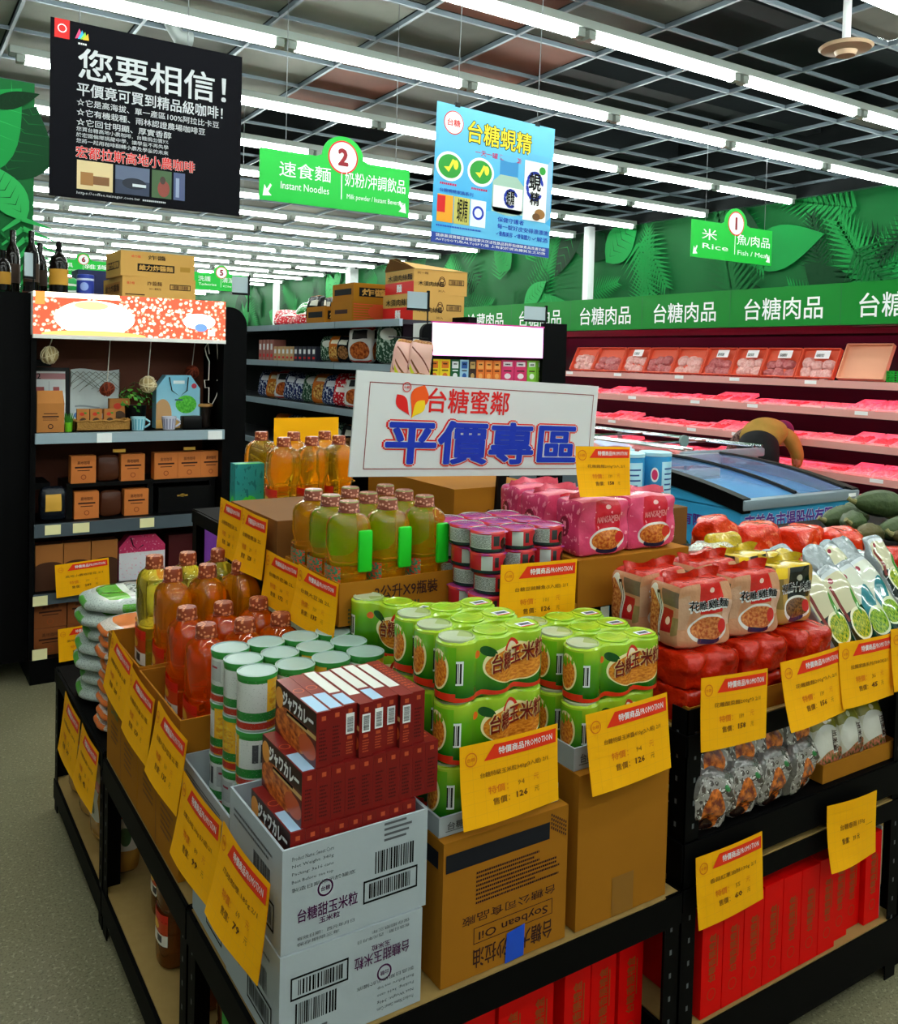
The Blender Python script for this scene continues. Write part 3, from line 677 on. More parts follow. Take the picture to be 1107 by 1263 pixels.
for k in range(4): mb = MB(); y = .5+.75*k; mb.tube([(0, y, .96), (W2, y, .96)], .01, CHR, 8); mb.build('cross_rail', t)
for k, (x, y) in enumerate(((.5, .45), (.25, 1.85), (.42, 1.85))): mb = MB(); mb.tube([(x, y, .97), (x, y+.02, .97)], .05, mat('grey green hook disc', '#6f8a86', .3), 16); mb.build('price_holder', t)
for k in range(10):
    i, j = k % 2, k//2; mb, _ = puff(.3, .09, .34, (RAW2, FPK[2], FPK[3], RAW)[k % 4], n=6, pillow=.4, nz=.008, seed=20+k)
    o = mb.build('frozen_pack', None, (5.19+.26+.4*i, 4.95+.55*j, .742+.05), (R_(-80), 0, R_(r2.uniform(-15, 15))))
    tag(o, 'frozen meat pack in the railed freezer, %s pair from near, %s side' % (ORD[j], ('aisle', 'meat shelf')[i]), 'frozen food', 'frozen packs in the railed freezer')
# ------------------------------------------------------------------ the shopper bending at the meat shelves
def skin(name, verts, edges, m, parent=None, sub=2, root=0):
    me = bpy.data.meshes.new(name); me.from_pydata([v[:3] for v in verts], edges, []); me.materials.append(m)
    o = bpy.data.objects.new(name, me); COL.objects.link(o)
    o.modifiers.new('skin', 'SKIN'); 
    for i, v in enumerate(verts):
        d = me.skin_vertices[0].data[i]; r = v[3]; d.radius = r if isinstance(r, tuple) else (r, r); d.use_root = (i == root)
    s = o.modifiers.new('sub', 'SUBSURF'); s.levels = s.render_levels = sub
    dg = bpy.context.evaluated_depsgraph_get(); me2 = bpy.data.meshes.new_from_object(o.evaluated_get(dg)); bpy.data.objects.remove(o)
    me2.name = name
    for p in me2.polygons: p.use_smooth = True
    if not me2.materials: me2.materials.append(m)
    o = bpy.data.objects.new(name, me2); COL.objects.link(o)
    if parent: o.parent = parent
    return o
SKINM = mat('skin', '#c08a68', .5); JK = mat('ochre jacket cloth', '#b08444', .85, spec=.1, var=(9, '#86702c', 1), bump=(60, .4, .01)); TR = mat('black trousers cloth', '#0c0c0e', .8); FLO = mat('floral sleeve cloth', '#cba89a', .8, var=(45, '#3a1c1c', 1.6)); CAPM = mat('purple knit cap', '#4a1840', .85, bump=(120, .5, .004))
P0 = (6.46, 5.03, 0)
bv = [(0, 0, .86, .13), (.1, -.02, .95, .12), (.22, -.05, 1.03, .125), (.32, -.09, 1.07, .1), (.38, -.12, 1.065, .05), (.44, -.145, 1.06, .055), (.47, -.155, 1.075, .085),
      (-.02, .1, .80, .1), (-.01, .1, .45, .065), (-.03, .1, .1, .045), (.1, .1, .04, .035),
      (-.02, -.1, .80, .1), (-.01, -.1, .45, .065), (-.03, -.1, .1, .045), (.1, -.1, .04, .035),
      (.3, .1, 1.0, .06), (.3, .25, .93, .045), (.42, .32, .82, .035), (.47, .335, .79, .032),
      (.3, -.26, 1.0, .06), (.32, -.31, .84, .045), (.46, -.29, .76, .035), (.51, -.285, .75, .032)]
be = [(0, 1), (1, 2), (2, 3), (3, 4), (4, 5), (5, 6), (0, 7), (7, 8), (8, 9), (9, 10), (0, 11), (11, 12), (12, 13), (13, 14), (3, 15), (15, 16), (16, 17), (17, 18), (3, 19), (19, 20), (20, 21), (21, 22)]
def hand(bv, be, w, d, side):
    d = Vector(d).normalized(); s = Vector((0, 1, 0)) if abs(d.y) < .7 else Vector((1, 0, 0)); base = Vector(bv[w][:3])
    for i, L in enumerate((.062, .07, .066, .052)):
        o = base+s*(i-1.5)*.018; k = len(bv)
        bv += [tuple(o+d*.05)+(.009,), tuple(o+d*(.05+L*.5)+Vector((0, 0, -.006)))+(.008,), tuple(o+d*(.05+L)+Vector((0, 0, -.022)))+(.007,)]
        be += [(w, k), (k, k+1), (k+1, k+2)]
    k = len(bv); bv += [tuple(base+s*side*.035+d*.02)+(.01,), tuple(base+s*side*.05+d*.055)+(.008,)]; be += [(w, k), (k, k+1)]
hand(bv, be, 18, (.8, .1, -.25), -1); hand(bv, be, 22, (.9, 0, -.1), 1)
person = skin('person', bv, be, SKINM, None, 1); person.location = P0
tag(person, 'person in an ochre jacket and purple cap bending into the meat shelves', 'person')
# head (face turned to the meat), as an ellipsoid with nose, brow and ears in the same skin mesh
def ell(mb, c, r, m, n=14, jit=0):
    mb.grid(lambda a, b: (c[0]+r[0]*sin(pi*b)*cos(2*pi*a), c[1]+r[1]*sin(pi*b)*sin(2*pi*a), c[2]-r[2]*cos(pi*b)), n, n//2+2, m)
mb = MB(); ell(mb, (.5, -.165, 1.06), (.1, .08, .1), SKINM); ell(mb, (.6, -.17, 1.03), (.018, .014, .02), SKINM, 8); 
for s in (-1, 1): ell(mb, (.5, -.165+s*.08, 1.05), (.02, .012, .028), SKINM, 8); ell(mb, (.585, -.168+s*.03, 1.06), (.01, .013, .008), INK, 8)
ell(mb, (.592, -.168, .99), (.008, .022, .006), mat('lips', '#9a4a44', .5), 8)
hd = mb.build('head', person)
mb = MB(); mb.grid(lambda a, b: (.485+.115*sin(pi*.62*b)*cos(2*pi*a)-.012, -.16+.1*sin(pi*.62*b)*sin(2*pi*a), 1.085+.105*cos(pi*.62*b)), 18, 9, CAPM); mb.build('cap', person)
def sweep(name, pts, m, parent, n=20):
    '''pts (x, y, z, half width across, half height): a rounded tube along a body line'''
    mb = MB(); C_ = [Vector(p[:3]) for p in pts]; vs = []; fs = []
    for i, p in enumerate(C_):
        t_ = (C_[min(i+1, len(C_)-1)]-C_[max(i-1, 0)]).normalized(); lat = Vector((0, 1, 0)); lat = (lat-t_*lat.dot(t_)).normalized() if abs(t_.y) < .95 else Vector((1, 0, 0)); up = t_.cross(lat).normalized()
        for k in range(n): a_ = 2*pi*k/n; vs.append(p+lat*pts[i][3]*cos(a_)+up*pts[i][4]*sin(a_)*(1+.03*sin(3*a_+i)))
    for i in range(len(C_)-1):
        for k in range(n): fs.append((i*n+k, i*n+(k+1) % n, (i+1)*n+(k+1) % n, (i+1)*n+k))
    fs += [tuple(range(n)), tuple((len(C_)-1)*n+k for k in reversed(range(n)))]
    mb.add(vs, fs, m); o = mb.build(name, parent, smooth=0)
    for q in o.data.polygons: q.use_smooth = True
    s_ = o.modifiers.new('sub', 'SUBSURF'); s_.levels = s_.render_levels = 2; return o
sweep('jacket', [(.015, 0, .99, .14, .11), (.03, 0, 1.0, .18, .145), (.07, 0, 1.035, .188, .15), (.13, -.02, 1.07, .195, .145), (.23, -.05, 1.1, .2, .13), (.31, -.08, 1.1, .16, .11), (.37, -.11, 1.09, .085, .08), (.39, -.115, 1.085, .05, .05)], JK, person)
sweep('jacket_sleeve', [(.24, -.18, 1.09, .05, .05), (.27, -.22, 1.06, .075, .075), (.3, -.275, .98, .07, .07), (.32, -.31, .88, .06, .06), (.37, -.305, .83, .055, .055), (.44, -.295, .785, .045, .045)], JK, person)
sweep('floral_sleeve', [(.24, .1, 1.08, .05, .05), (.27, .16, 1.05, .075, .075), (.3, .24, .965, .065, .065), (.36, .29, .89, .055, .055), (.4, .31, .84, .045, .045)], FLO, person)
sweep('trousers', [(.12, 0, 1.05, .12, .1), (.06, 0, 1.02, .165, .135), (-.02, 0, .965, .188, .165), (-.075, 0, .88, .195, .165), (-.06, 0, .79, .19, .155), (-.03, 0, .72, .17, .12), (-.02, 0, .69, .12, .08)], TR, person)
for y_ in (-.09, .09): sweep('trouser_leg', [(-.03, y_, .78, .07, .07), (-.03, y_, .72, .09, .1), (-.02, y_, .45, .075, .08), (-.03, y_, .15, .062, .068), (-.03, y_, .09, .06, .066)], TR, person)
person.rotation_euler.z = R_(31); person.scale = (.95, .95, .95)
mb = MB()
for s in (-.1, .1): mb.box(-.09, .16, s-.045, s+.045, 0, .085, BLACKP, bev=.03)
mb.build('shoes', person)
# ------------------------------------------------------------------ coffee end unit
CV = 4.58; X0, X1 = .62, 1.565
t = thing('coffee_display_unit', 'black shelf unit with a glowing coffee bean light box and hanging balls', 'shelf unit', (X0, CV, 0)); WW = X1-X0
def part(name, p, *boxes, parent=t, **k):
    mb = MB()
    for b in boxes: mb.box(*b[:6], b[6] if len(b) > 6 else p, **k)
    return mb.build(name, parent)
part('base', BLACK, (0, WW, 0, .42, 0, .117))
part('back_panel', DARKWOOD, (0, WW, .36, .38, .117, 1.9))
for x in (-.004, WW-.02): part('side_panel', BLACK, (x, x+.024, .02, .42, .117, 1.67))
part('canopy', BLACK, (0, WW, .22, .42, 1.67, 1.88))
beans = dmat('coffee bean print', '#a84830', [('v', 46, 10, .46, '#d88468'), ('v', 46, 10, .34, '#f8c8b4'), ('v', 46, 10, .1, '#8a2416'), ('v', 26, 7, .24, '#ffe4d8', .42, .86), ('e', .30, .42, .2, .42, 0, '#fff6e0'), ('e', .30, .62, .15, .2, 0, '#fffdf2'), ('e', .28, .72, .085, .1, 0, '#e8b478'), ('e', .3, .02, .26, .1, 0, '#e89a5a'), ('r', 0, .42, .88, 1, '#fff2dc'), ('e', .85, .45, .09, .2, 0, '#e8ecf4'), ('e', .86, .3, .035, .1, 0, '#5878c0'), ('r', .90, .94, .1, .25, '#fbf0ec'), ('r', .01, .055, .7, 1, '#e87838')], emit=BOX_POWER)
mb = MB(); mb.box(.0, WW-.02, 0, .22, 1.674, 1.876, WHITE, front=beans); mb.build('light_box', t, smooth=0)
part('light_box_trim', mat('white light trim', '#f4f0ea', .4), (.0, WW-.02, -.012, .03, 1.655, 1.674))
for z, h, nm in ((1.203, .05, 'display'), (.767, .062, 'box'), (.43, .05, 'bag')):
    s = part('shelf', BLACK, (.02, WW-.02, .02, .36, z-.03, z-.002))
    o = part('shelf_lip', LIPG if z > 1 else mat('dark grey lip', '#4c565e', .4), (.015, WW-.015, 0, .022, z-h, z), parent=s)
pl_items = ((1.203, (.29, .36)), (1.203, (.84, .915)), (.767, (.06, .13)), (.767, (.185, .26)), (.767, (.5, .57)), (.43, (.01, .075)), (.13, (.01, .075)))
for z, (a, b) in pl_items: part('price_label', PRICE if z < 1 else TWHITE, (a, b, -.006, -.001, z-.05 if z > .2 else z-.01, z-.004 if z > .2 else z+.04))
part('inner_tier', BLACKP, (.17, WW-.03, .09, .34, .925, .945))
for x in (.17, .56, WW-.06): part('tier_support', BLACKP, (x, x+.03, .1, .34, .767, .925))
GOLD = mat('gold clip', '#d9a94a', .4, .4)
for x in (.385, .74): part('gold_clip', GOLD, (x, x+.06, .08, .09, 1.093, 1.108))
# black gondola behind
t = thing('black_gondola', 'long black aisle gondola behind the coffee light box', 'shelf unit', (.62, 5.0, 0))
part('body', BLACK, (.1, .84, .02, 4.0, 0, 1.86), parent=t)
part('top_board', BLACK, (-.1, 1.0, .0, 4.0, 1.86, 1.885), parent=t)
def roundpanel(x0, x1, y0, y1, z0, z1, r, side, name='end_panel', parent=None, m=BLACK):
    c = x1-r if side > 0 else x0+r
    arc = [(c+side*r*sin(a), z1-r+r*cos(a)) for a in [pi/2*k/8 for k in range(9)]]
    pts = [(x0 if side > 0 else x1, z0), (x0 if side > 0 else x1, z1)]+arc+[(x1 if side > 0 else x0, z0)]
    n = len(pts); mb = MB(); mb.add([(x, y0, z) for x, z in pts]+[(x, y1, z) for x, z in pts], [tuple(range(n)) if side < 0 else tuple(reversed(range(n))), tuple(range(n, 2*n)) if side > 0 else tuple(reversed(range(n, 2*n)))]+[(k, k+n, (k+1) % n+n, (k+1) % n) for k in range(n)], m)
    return mb.build(name, parent)
roundpanel(-.3, -.0, -.35, -.32, .1, 1.87, .12, -1, parent=t); roundpanel(.952, 1.065, -.36, -.33, .1, 1.853, .1, 1, parent=t)
for z in (.25, .6, .95, 1.25, 1.55): part('side_shelf', LIPG, (-.22, -.2, -.3, 4.0, z-.04, z), (-.2, .1, -.3, 4.0, z-.03, z, BLACK), parent=t)
for z in (.6, 1.0, 1.35, 1.62): part('price_strip', TWHITE, (-.235, -.222, -.37, -.3, z, z+.035), parent=t)
part('right_shelves', BLACK, (.84, 1.0, .0, 4.0, .2, .22), (.84, 1.0, 0, 4, .6, .62), (.84, 1, 0, 4, 1, 1.02), (.84, 1, 0, 4, 1.4, 1.42), parent=t)
def simplebox(name, label, cat, x0, x1, y0, y1, z0, z1, m, deco=None, group=None, rz=0, dm=None):
    """box with its own origin at base centre-front; deco(mb, front plane, left plane, W, D, H)"""
    W_, D_, H_ = x1-x0, y1-y0, z1-z0; mb = MB(); mb.box(-W_/2, W_/2, -D_/2, D_/2, 0, H_, m)
    f = Pl((-W_/2, -D_/2, 0), (1, 0, 0), (0, 0, 1), .0008); l_ = Pl((-W_/2, D_/2, 0), (0, -1, 0), (0, 0, 1), .0008)
    if deco: deco(mb, f, l_, W_, D_, H_)
    o = mb.build(name, None, ((x0+x1)/2, (y0+y1)/2, z0), (0, 0, rz), smooth=0); return tag(o, label, cat, group)
# things on the display shelf
Z = 1.203
def deco_frame(mb, f, l, W_, D_, H_):
    rect(mb, f, .02, .02, W_-.02, H_-.02, TWHITE); rect(mb, f, .02, H_-.06, W_-.02, H_-.03, mat('faded red print', '#c88a90', .5), 2); text(mb, '22', f, .02, H_-.06, .06, H_-.03, INK, .02, 3)
    rect(mb, f, W_*.5, .02, W_*.505, H_-.07, INKG, 2); rect(mb, f, .02, H_*.4, W_-.02, H_*.405, INKG, 2); rect(mb, f, .035, H_*.5, .075, H_*.68, mat('faded stamp', '#b85a5a', .5), 2); rect(mb, f, W_*.6, H_*.56, W_*.75, H_*.68, mat('faded stamp', '#b85a5a', .5), 2); lines(mb, f, .03, .04, W_-.03, H_*.36, 5, INKG, 2)
o = simplebox('picture_frame', 'black framed notice leaning at the left of the coffee display', 'frame', .64, .835, 4.86, 4.875, Z, Z+.31, BLACKP, deco_frame); o.rotation_euler.x = R_(-6)
NET = mat('net line', '#6d6f64', .7)
mb = MB(); mb.grid(lambda a, b: (.24*a-.12, .01*sin(a*9)*(1-b), .3*b+.006*sin(a*7)), 10, 6, dmat('pale printed cloth', '#cfd8d8', [('e', .3, .2, .22, .08, 0, '#5c86c4'), ('e', .62, .3, .06, .05, 0, '#20242c'), ('r', .1, .6, .34, .37, '#9aa4a8')]))
pl = Pl((-.12, -.012, 0), (1, 0, 0), (0, 0, 1), .001)
for k in range(9):
    for s in (-1, 1):
        x = .03*k; mb.tube([pl(max(0, min(.24, x+s*i*.022)), .29-.026*i*(.6+.1*(k % 3)), 2) for i in range(6)], .0012, NET, 4)
tag(mb.build('net_draped_cloth', None, (.96, 4.89, Z)), 'pale printed cloth with a draped fishing net standing behind the basket', 'cloth')
def paperbag(name, label, x, y, z, w_, d, h, m, deco=None, rz=0, group=None, cat='bag', fold=True):
    mb = MB(); hh = h*.7 if fold else h
    mb.box(-w_/2, w_/2, -d/2, d/2, 0, hh, m)
    if fold: mb.add([(-w_/2, -d/2, hh), (w_/2, -d/2, hh), (w_/2, d/2, hh), (-w_/2, d/2, hh), (-w_*.47, -.006, h), (w_*.47, -.006, h), (w_*.47, .006, h), (-w_*.47, .006, h)], [(0, 1, 5, 4), (2, 3, 7, 6), (3, 0, 4, 7), (1, 2, 6, 5), (4, 5, 6, 7)], m)
    if deco: deco(mb, Pl((-w_/2, -d/2, 0), (1, 0, 0), (0, 0, 1), .0008), w_, h)
    return tag(mb.build(name, None, (x, y, z), (0, 0, rz), smooth=0), label, cat, group)
def d_cof(mb, f, w_, h): rect(mb, f, w_*.2, h*.36, w_*.8, h*.395, INKB); rect(mb, f, w_*.25, h*.44, w_*.75, h*.46, INKB); lines(mb, f, w_*.22, h*.28, w_*.78, h*.34, 2, INKB); ring(mb, f, w_*.5, h*.14, w_*.1, .004, INKB)
PAPER = mat('kraft paper bag', '#b9783a', .75, var=(20, '#9c6028', .5)); ORBOX = mat('orange brown coffee box', '#cc7434', .6)
paperbag('coffee_bag', 'folded brown paper coffee bag in front of the framed notice', .711, 4.68, Z, .122, .07, .2, PAPER, d_cof)
t = thing('potted_grass', 'tiny bright green pot of grass between paper bag and basket', 'plant', (.795, 4.66, Z))
mb = MB(); mb.lathe([(.016, 0), (.02, .045), (.018, .045)], mat('lime pot', '#6cb820', .4), 14); mb.build('pot', t)
GRS = mat('grass blades', '#3f8a2a', .6)
mb = MB(); r2 = random.Random(2)
for k in range(30):
    a = r2.uniform(0, 6.3); b = r2.uniform(0, .016); mb.tube([(b*cos(a), b*sin(a), .043), (b*1.6*cos(a), b*1.6*sin(a), .075+r2.uniform(0, .02))], [.0025, .0005], GRS, 4)
mb.build('grass', t)
t = thing('wicker_basket', 'low wicker basket holding small kraft coffee bags', 'basket', (.953, 4.69, Z)); WK = mat('wicker weave', '#b3823c', .7, var=(90, '#7c5420', .9), bump=(140, .8, .004))
mb = MB(); bw, bd = .265, .12
mb.box(-bw/2, bw/2, -bd/2, bd/2, 0, .008, WK)
for a, b, c, d in ((-bw/2, bw/2, -bd/2, -bd/2+.008), (-bw/2, bw/2, bd/2-.008, bd/2), (-bw/2, -bw/2+.008, -bd/2, bd/2), (bw/2-.008, bw/2, -bd/2, bd/2)): mb.box(a, b, c, d, 0, .05, WK)
mb.build('basket_body', t)
mb = MB(); n = 40; pts = [(bw/2*max(-1, min(1, 1.3*cos(2*pi*k/n))), bd/2*max(-1, min(1, 1.3*sin(2*pi*k/n))), .052+.004*sin(k*4)) for k in range(n+1)]; mb.tube(pts, .006, WK, 6); mb.build('braided_rim', t)
def d_red(mb, f, w_, h): disc(mb, f, w_*.4, h*.75, w_*.2, w_*.16, mat('red berry print', '#c83a24', .5)); disc(mb, f, w_*.5, h*.4, w_*.3, w_*.3, mat('dark oval print', '#4a3420', .5)); disc(mb, f, w_*.66, h*.8, w_*.14, w_*.08, GRS)
for k, x in enumerate((.865, .925, .99)): paperbag('coffee_sachet', 'small printed kraft coffee sachet, %s from left in the wicker basket' % ORD[k], x, 4.69, Z+.009, .056, .03, .1, PAPER, d_red, .05*(k-1), 'sachets in the wicker basket', fold=False)
paperbag('coffee_sachet', 'larger kraft coffee sachet with red flower print behind the basket', 1.06, 4.8, Z, .1, .04, .155, PAPER, d_red, 0, fold=False)
t = thing('leafy_plant', 'small leafy green plant in a dark pot behind the blue mug', 'plant', (1.14, 4.8, Z))
mb = MB(); mb.lathe([(.05, 0), (.06, .12), (.05, .12)], BLACKP, 16); mb.build('pot', t)
LFM = [mat('leaf green %d' % i, c, .5) for i, c in enumerate(('#2f7a24', '#58a838', '#8cc85a'))]; mb = MB(); r2 = random.Random(9)
for k in range(110):
    d = Vector((r2.gauss(0, 1), r2.gauss(0, .8), r2.gauss(.5, .7))).normalized(); c = Vector((0, 0, .14))+d*r2.uniform(.03, .1); u = d.orthogonal().normalized(); v = d.cross(u); s = r2.uniform(.010, .02)
    mb.add([c-u*s*.5, c+v*s*.9+d*.004, c+u*s*.5, c-v*s*.9+d*.004], [(0, 1, 2, 3)], r2.choice(LFM))
mb.build('foliage', t)
def mug(x, m1, m2, label):
    t = thing('mug', label, 'mug', (x, 4.64, Z)); st_ = dmat('mug stripes '+m1, m1, [('r', k/14, k/14+.035, .1, .85, m2) for k in range(14)], .25)
    mb = MB(); mb.lathe([(.026, 0), (.03, .004), (.037, .07), (.034, .07), (.027, .008), (.001, .008)], st_, 28); mb.build('cup', t)
    mb = MB(); mb.tube([(.033+.026*sin(pi*k/8), 0, .06-.045*k/8) for k in range(9)], .005, mat('mug handle '+m1, m1, .25), 8); mb.build('handle', t)
mug(1.12, '#9fd0dc', '#5fa4b8', 'pale blue striped mug on the coffee display shelf'); mug(1.275, '#c9c6d6', '#8d8aa2', 'pale lilac patterned mug on the coffee display shelf')
t = thing('gift_bag', 'house shaped pale blue gift bag with island picture and black cord', 'bag', (1.35, 4.78, Z))
gm = dmat('gift bag print', '#9fd4e4', [('g', .2, 1, '#7cc0dc'), ('en', .68, .45, .24, .17, 0, '#3aa82c', '#6ad048', 20), ('e', .15, .25, .2, .3, 0, '#c89a6a'), ('r', 0, 1, 0, .16, '#d8a860'), ('e', .86, .8, .06, .05, 0, '#c83a50'), ('r', .42, .6, .52, .55, '#3c5a7c'), ('r', .38, .64, .84, .9, '#e8f2f4')])
mb = MB(); gw = .23; P = [(-gw/2, 0), (gw/2, 0), (gw/2, .21), (gw*.28, .28), (-gw*.28, .28), (-gw/2, .21)]
mb.add([(x, -.04, z) for x, z in P]+[(x, .04, z) for x, z in P], [tuple(range(6)), tuple(reversed(range(6, 12)))]+[(k+6, (k+1) % 6+6, (k+1) % 6, k) for k in range(6)], gm, [[((x+gw/2)/gw, z/.28) for x, z in P]]*2+[[(.5, .95)]*4]*6); mb.build('bag_body', t, smooth=0)
mb = MB(); mb.tube([(-.05, -.045, .27), (-.04, -.06, .2), (0, -.066, .17), (.04, -.06, .2), (.05, -.045, .27)], .003, INK, 6); mb.build('cord_handle', t)
o = MB().box(-.05, .05, -.03, .03, 0, .07, BLACKP, bev=.006).build('black_tin', None, (1.395, 4.66, Z)); tag(o, 'small black tin in front of the blue gift bag', 'tin')
t = thing('coffee_grinder', 'dark hand coffee grinder with a flat wooden top', 'grinder', (1.495, 4.74, Z))
mb = MB(); mb.lathe([(.03, 0), (.034, .01), (.026, .05), (.03, .1), (.03, .112)], mat('dark smoked glass', '#1a1412', .2), 18); mb.build('body', t); mb = MB(); mb.lathe([(.036, .112), (.04, .118), (.036, .128)], mat('pale wood', '#b8854a', .6), 18); mb.build('lid', t)
def ball(x, y, z, r, m, m2, ztop, label):
    t = thing('hanging_ball', label, 'ornament', (x, y, z)); mb = MB(); ell(mb, (0, 0, 0), (r*.94, r*.94, r*.94), m, 14)
    r2 = random.Random(int(x*100))
    for k in range(9):
        q = Matrix.Rotation(r2.uniform(0, 6), 3, 'X') @ Matrix.Rotation(r2.uniform(0, 6), 3, 'Y')
        mb.tube([q @ Vector((r*cos(2*pi*i/16), r*sin(2*pi*i/16), 0)) for i in range(17)], r*.07, m2, 5)
    mb.build('woven_ball', t); mb = MB(); mb.tube([(0, 0, r), (.012, 0, ztop-z)], .0025, STRING, 5); mb.build('string', t)
CR = mat('cream vine', '#e0d0a8', .7); CRD = mat('cream vine shade', '#b49c6c', .7); RD = mat('russet vine', '#8c3a20', .7); RDD = mat('russet vine dark', '#5c2212', .7)
ball(.711, 4.7, 1.575, .043, CRD, CR, 1.655, 'cream woven ball hanging above the framed notice'); ball(.985, 4.72, 1.41, .036, RDD, RD, 1.655, 'russet woven ball hanging in front of the pale cloth'); ball(1.182, 4.7, 1.435, .043, CRD, CR, 1.655, 'cream woven ball hanging over the leafy plant'); ball(1.445, 4.82, 1.5, .035, RDD, RD, 1.655, 'russet woven ball hanging behind the blue gift bag')
mb = MB(); path = [(1.5, 4.7, 1.60), (1.49, 4.7, 1.66), (1.475, 4.7, 1.63), (1.485, 4.7, 1.59), (1.5, 4.7, 1.56), (1.498, 4.7, 1.46), (1.475, 4.7, 1.46), (1.48, 4.7, 1.42), (1.5, 4.7, 1.42), (1.5, 4.7, 1.34), (1.52, 4.7, 1.332), (1.54, 4.7, 1.37), (1.555, 4.7, 1.42), (1.58-.01, 4.7, 1.45), (1.56, 4.7, 1.49), (1.545, 4.7, 1.46), (1.56, 4.7, 1.43), (1.545, 4.7, 1.6), (1.54, 4.7, 1.66)]
mb.tube(path, .003, STRING, 5); tag(mb.build('looped_cord'), 'knotted pale cord looped beside the coffee grinder', 'cord')
# coffee boxes on the two tiers
DBAG = mat('dark brown coffee bag', '#4a2412', .45, bump=(40, .4, .004))
def d_box(mb, f, l, W_, D_, H_): text(mb, '高地咖啡', f, W_*.25, H_*.68, W_*.75, H_*.82, INKB); rect(mb, f, W_*.15, H_*.55, W_*.85, H_*.61, INKB); rect(mb, f, W_*.25, H_*.45, W_*.75, H_*.48, INKB); ring(mb, f, W_*.5, H_*.22, W_*.11, .004, mat('brick ink', '#9c4a1e', .6))
bl = 'orange brown coffee box, %s, on the %s tier under the display'
k = 0
for x0, x1, z0, z1, tn in ((.809, .925, .945, 1.08, 'upper'), (1.046, 1.162, .945, 1.08, 'upper'), (1.211, 1.33, .945, 1.082, 'upper'), (1.331, 1.452, .945, 1.082, 'upper'), (1.453, 1.56, .945, 1.082, 'upper'), (.826, .941, .767, .9, 'lower'), (1.064, 1.183, .767, .9, 'lower')):
    n = k if k < 5 else k-5; k += 1
    simplebox('coffee_box', bl % (ORD[n]+' from left', tn), 'coffee box', x0, x1, 4.665+.0, 4.735, z0, z1, ORBOX, d_box, 'coffee boxes under the display')
for z0, nm in ((.945, 'upper'), (.767, 'lower')):
    mb, _ = puff(.11, .06, .13, DBAG, n=6, pillow=.4, nz=.004, seed=int(z0*10)); o = mb.build('coffee_bag', None, (.988+(.015 if z0 < .9 else 0), 4.7, z0)); tag(o, 'dark brown coffee bag between orange boxes on the %s tier' % nm, 'bag')
def d_gold(mb, f, l, W_, D_, H_): rect(mb, f, W_*.35, H_*.62, W_*.55, H_*.68, GOLD); disc(mb, f, W_*.45, H_*.66, W_*.05, W_*.03, GOLD)
simplebox('coffee_box', 'wide black coffee box with gold mark on the lower tier', 'coffee box', 1.235, 1.51, 4.67, 4.9, .767, .9, BLACKP, d_gold)
mb, fm = puff(.12, .07, .17, mat('black foil bag', '#141820', .25, bump=(50, .6, .006)), n=8, pillow=.4, seed=5); 
mb.add([fm(-.036+.072*a, .05+.085*b, 3) for b in (0, .25, .5, .75, 1) for a in (0, .5, 1)], [(3*j+i, 3*j+i+1, 3*j+i+4, 3*j+i+3) for j in range(4) for i in range(2)], mat('gold label', '#d6a240', .4)); tag(mb.build('coffee_bag', None, (.727, 4.68, .767)), 'black foil coffee bag with gold label at the left of the boxes', 'bag')
BB = dmat('two tone coffee bag', '#a8682e', [('r', 0, 1, 0, .55, '#4a2814'), ('e', .5, .52, .5, .1, 0, '#4a2814')], .6)
for k in range(3): paperbag('coffee_bag', 'two tone brown coffee bag, %s from left on the bag shelf' % ORD[k], .712+.128*k, 4.69, .43, .124, .08, .225, BB, None, 0, 'two tone coffee bags', fold=False)
t = thing('gift_bag', 'pink and white house shaped gift bag on the bag shelf', 'bag', (1.16, 4.72, .43)); pm = dmat('pink gift print', '#e8e4ea', [('r', 0, 1, .62, 1, '#d83a6c'), ('s', 20, .64, '#f4a8c0')])
mb = MB(); mb.add([(x, -.04, z) for x, z in P]+[(x, .04, z) for x, z in P], [tuple(range(6)), tuple(reversed(range(6, 12)))]+[(k+6, (k+1) % 6+6, (k+1) % 6, k) for k in range(6)], pm, [[((x+gw/2)/gw, z/.28) for x, z in P]]*2+[[(.5, .95)]*4]*6); mb.v = [(x, y, z*.82) for x, y, z in mb.v]; mb.build('bag_body', t, smooth=0)
mb = MB(); mb.tube([(-.06, -.045, .22), (-.05, -.055, .18), (-.03, -.055, .16), (-.0, -.055, .18)], .003, INK, 6); mb.build('cord_handle', t)
simplebox('coffee_box', 'dark red coffee box behind the purple pouch', 'coffee box', 1.3, 1.44, 4.7, 4.8, .43, .64, mat('dark red board', '#4a1014', .5))
mb, _ = puff(.13, .08, .33, mat('purple foil', '#7a3c9c', .3, bump=(40, .4, .005)), n=8, pillow=.5, crimp=.6, seed=3); tag(mb.build('stand_up_pouch', None, (1.515, 4.66, .43)), 'purple stand up pouch at the end of the bag shelf', 'pouch')
BRB = mat('brown coffee carton', '#8a4a20', .6)
for i in range(2):
    for j in range(2): simplebox('coffee_box', 'brown coffee carton on the bottom shelf, %s layer, %s column' % (('lower', 'upper')[j], ('outer', 'inner')[i]), 'coffee box', .645+.15*i, .79+.15*i, 4.64, 4.75, .117+.135*j, .25+.135*j, BRB, d_box, 'brown coffee cartons')
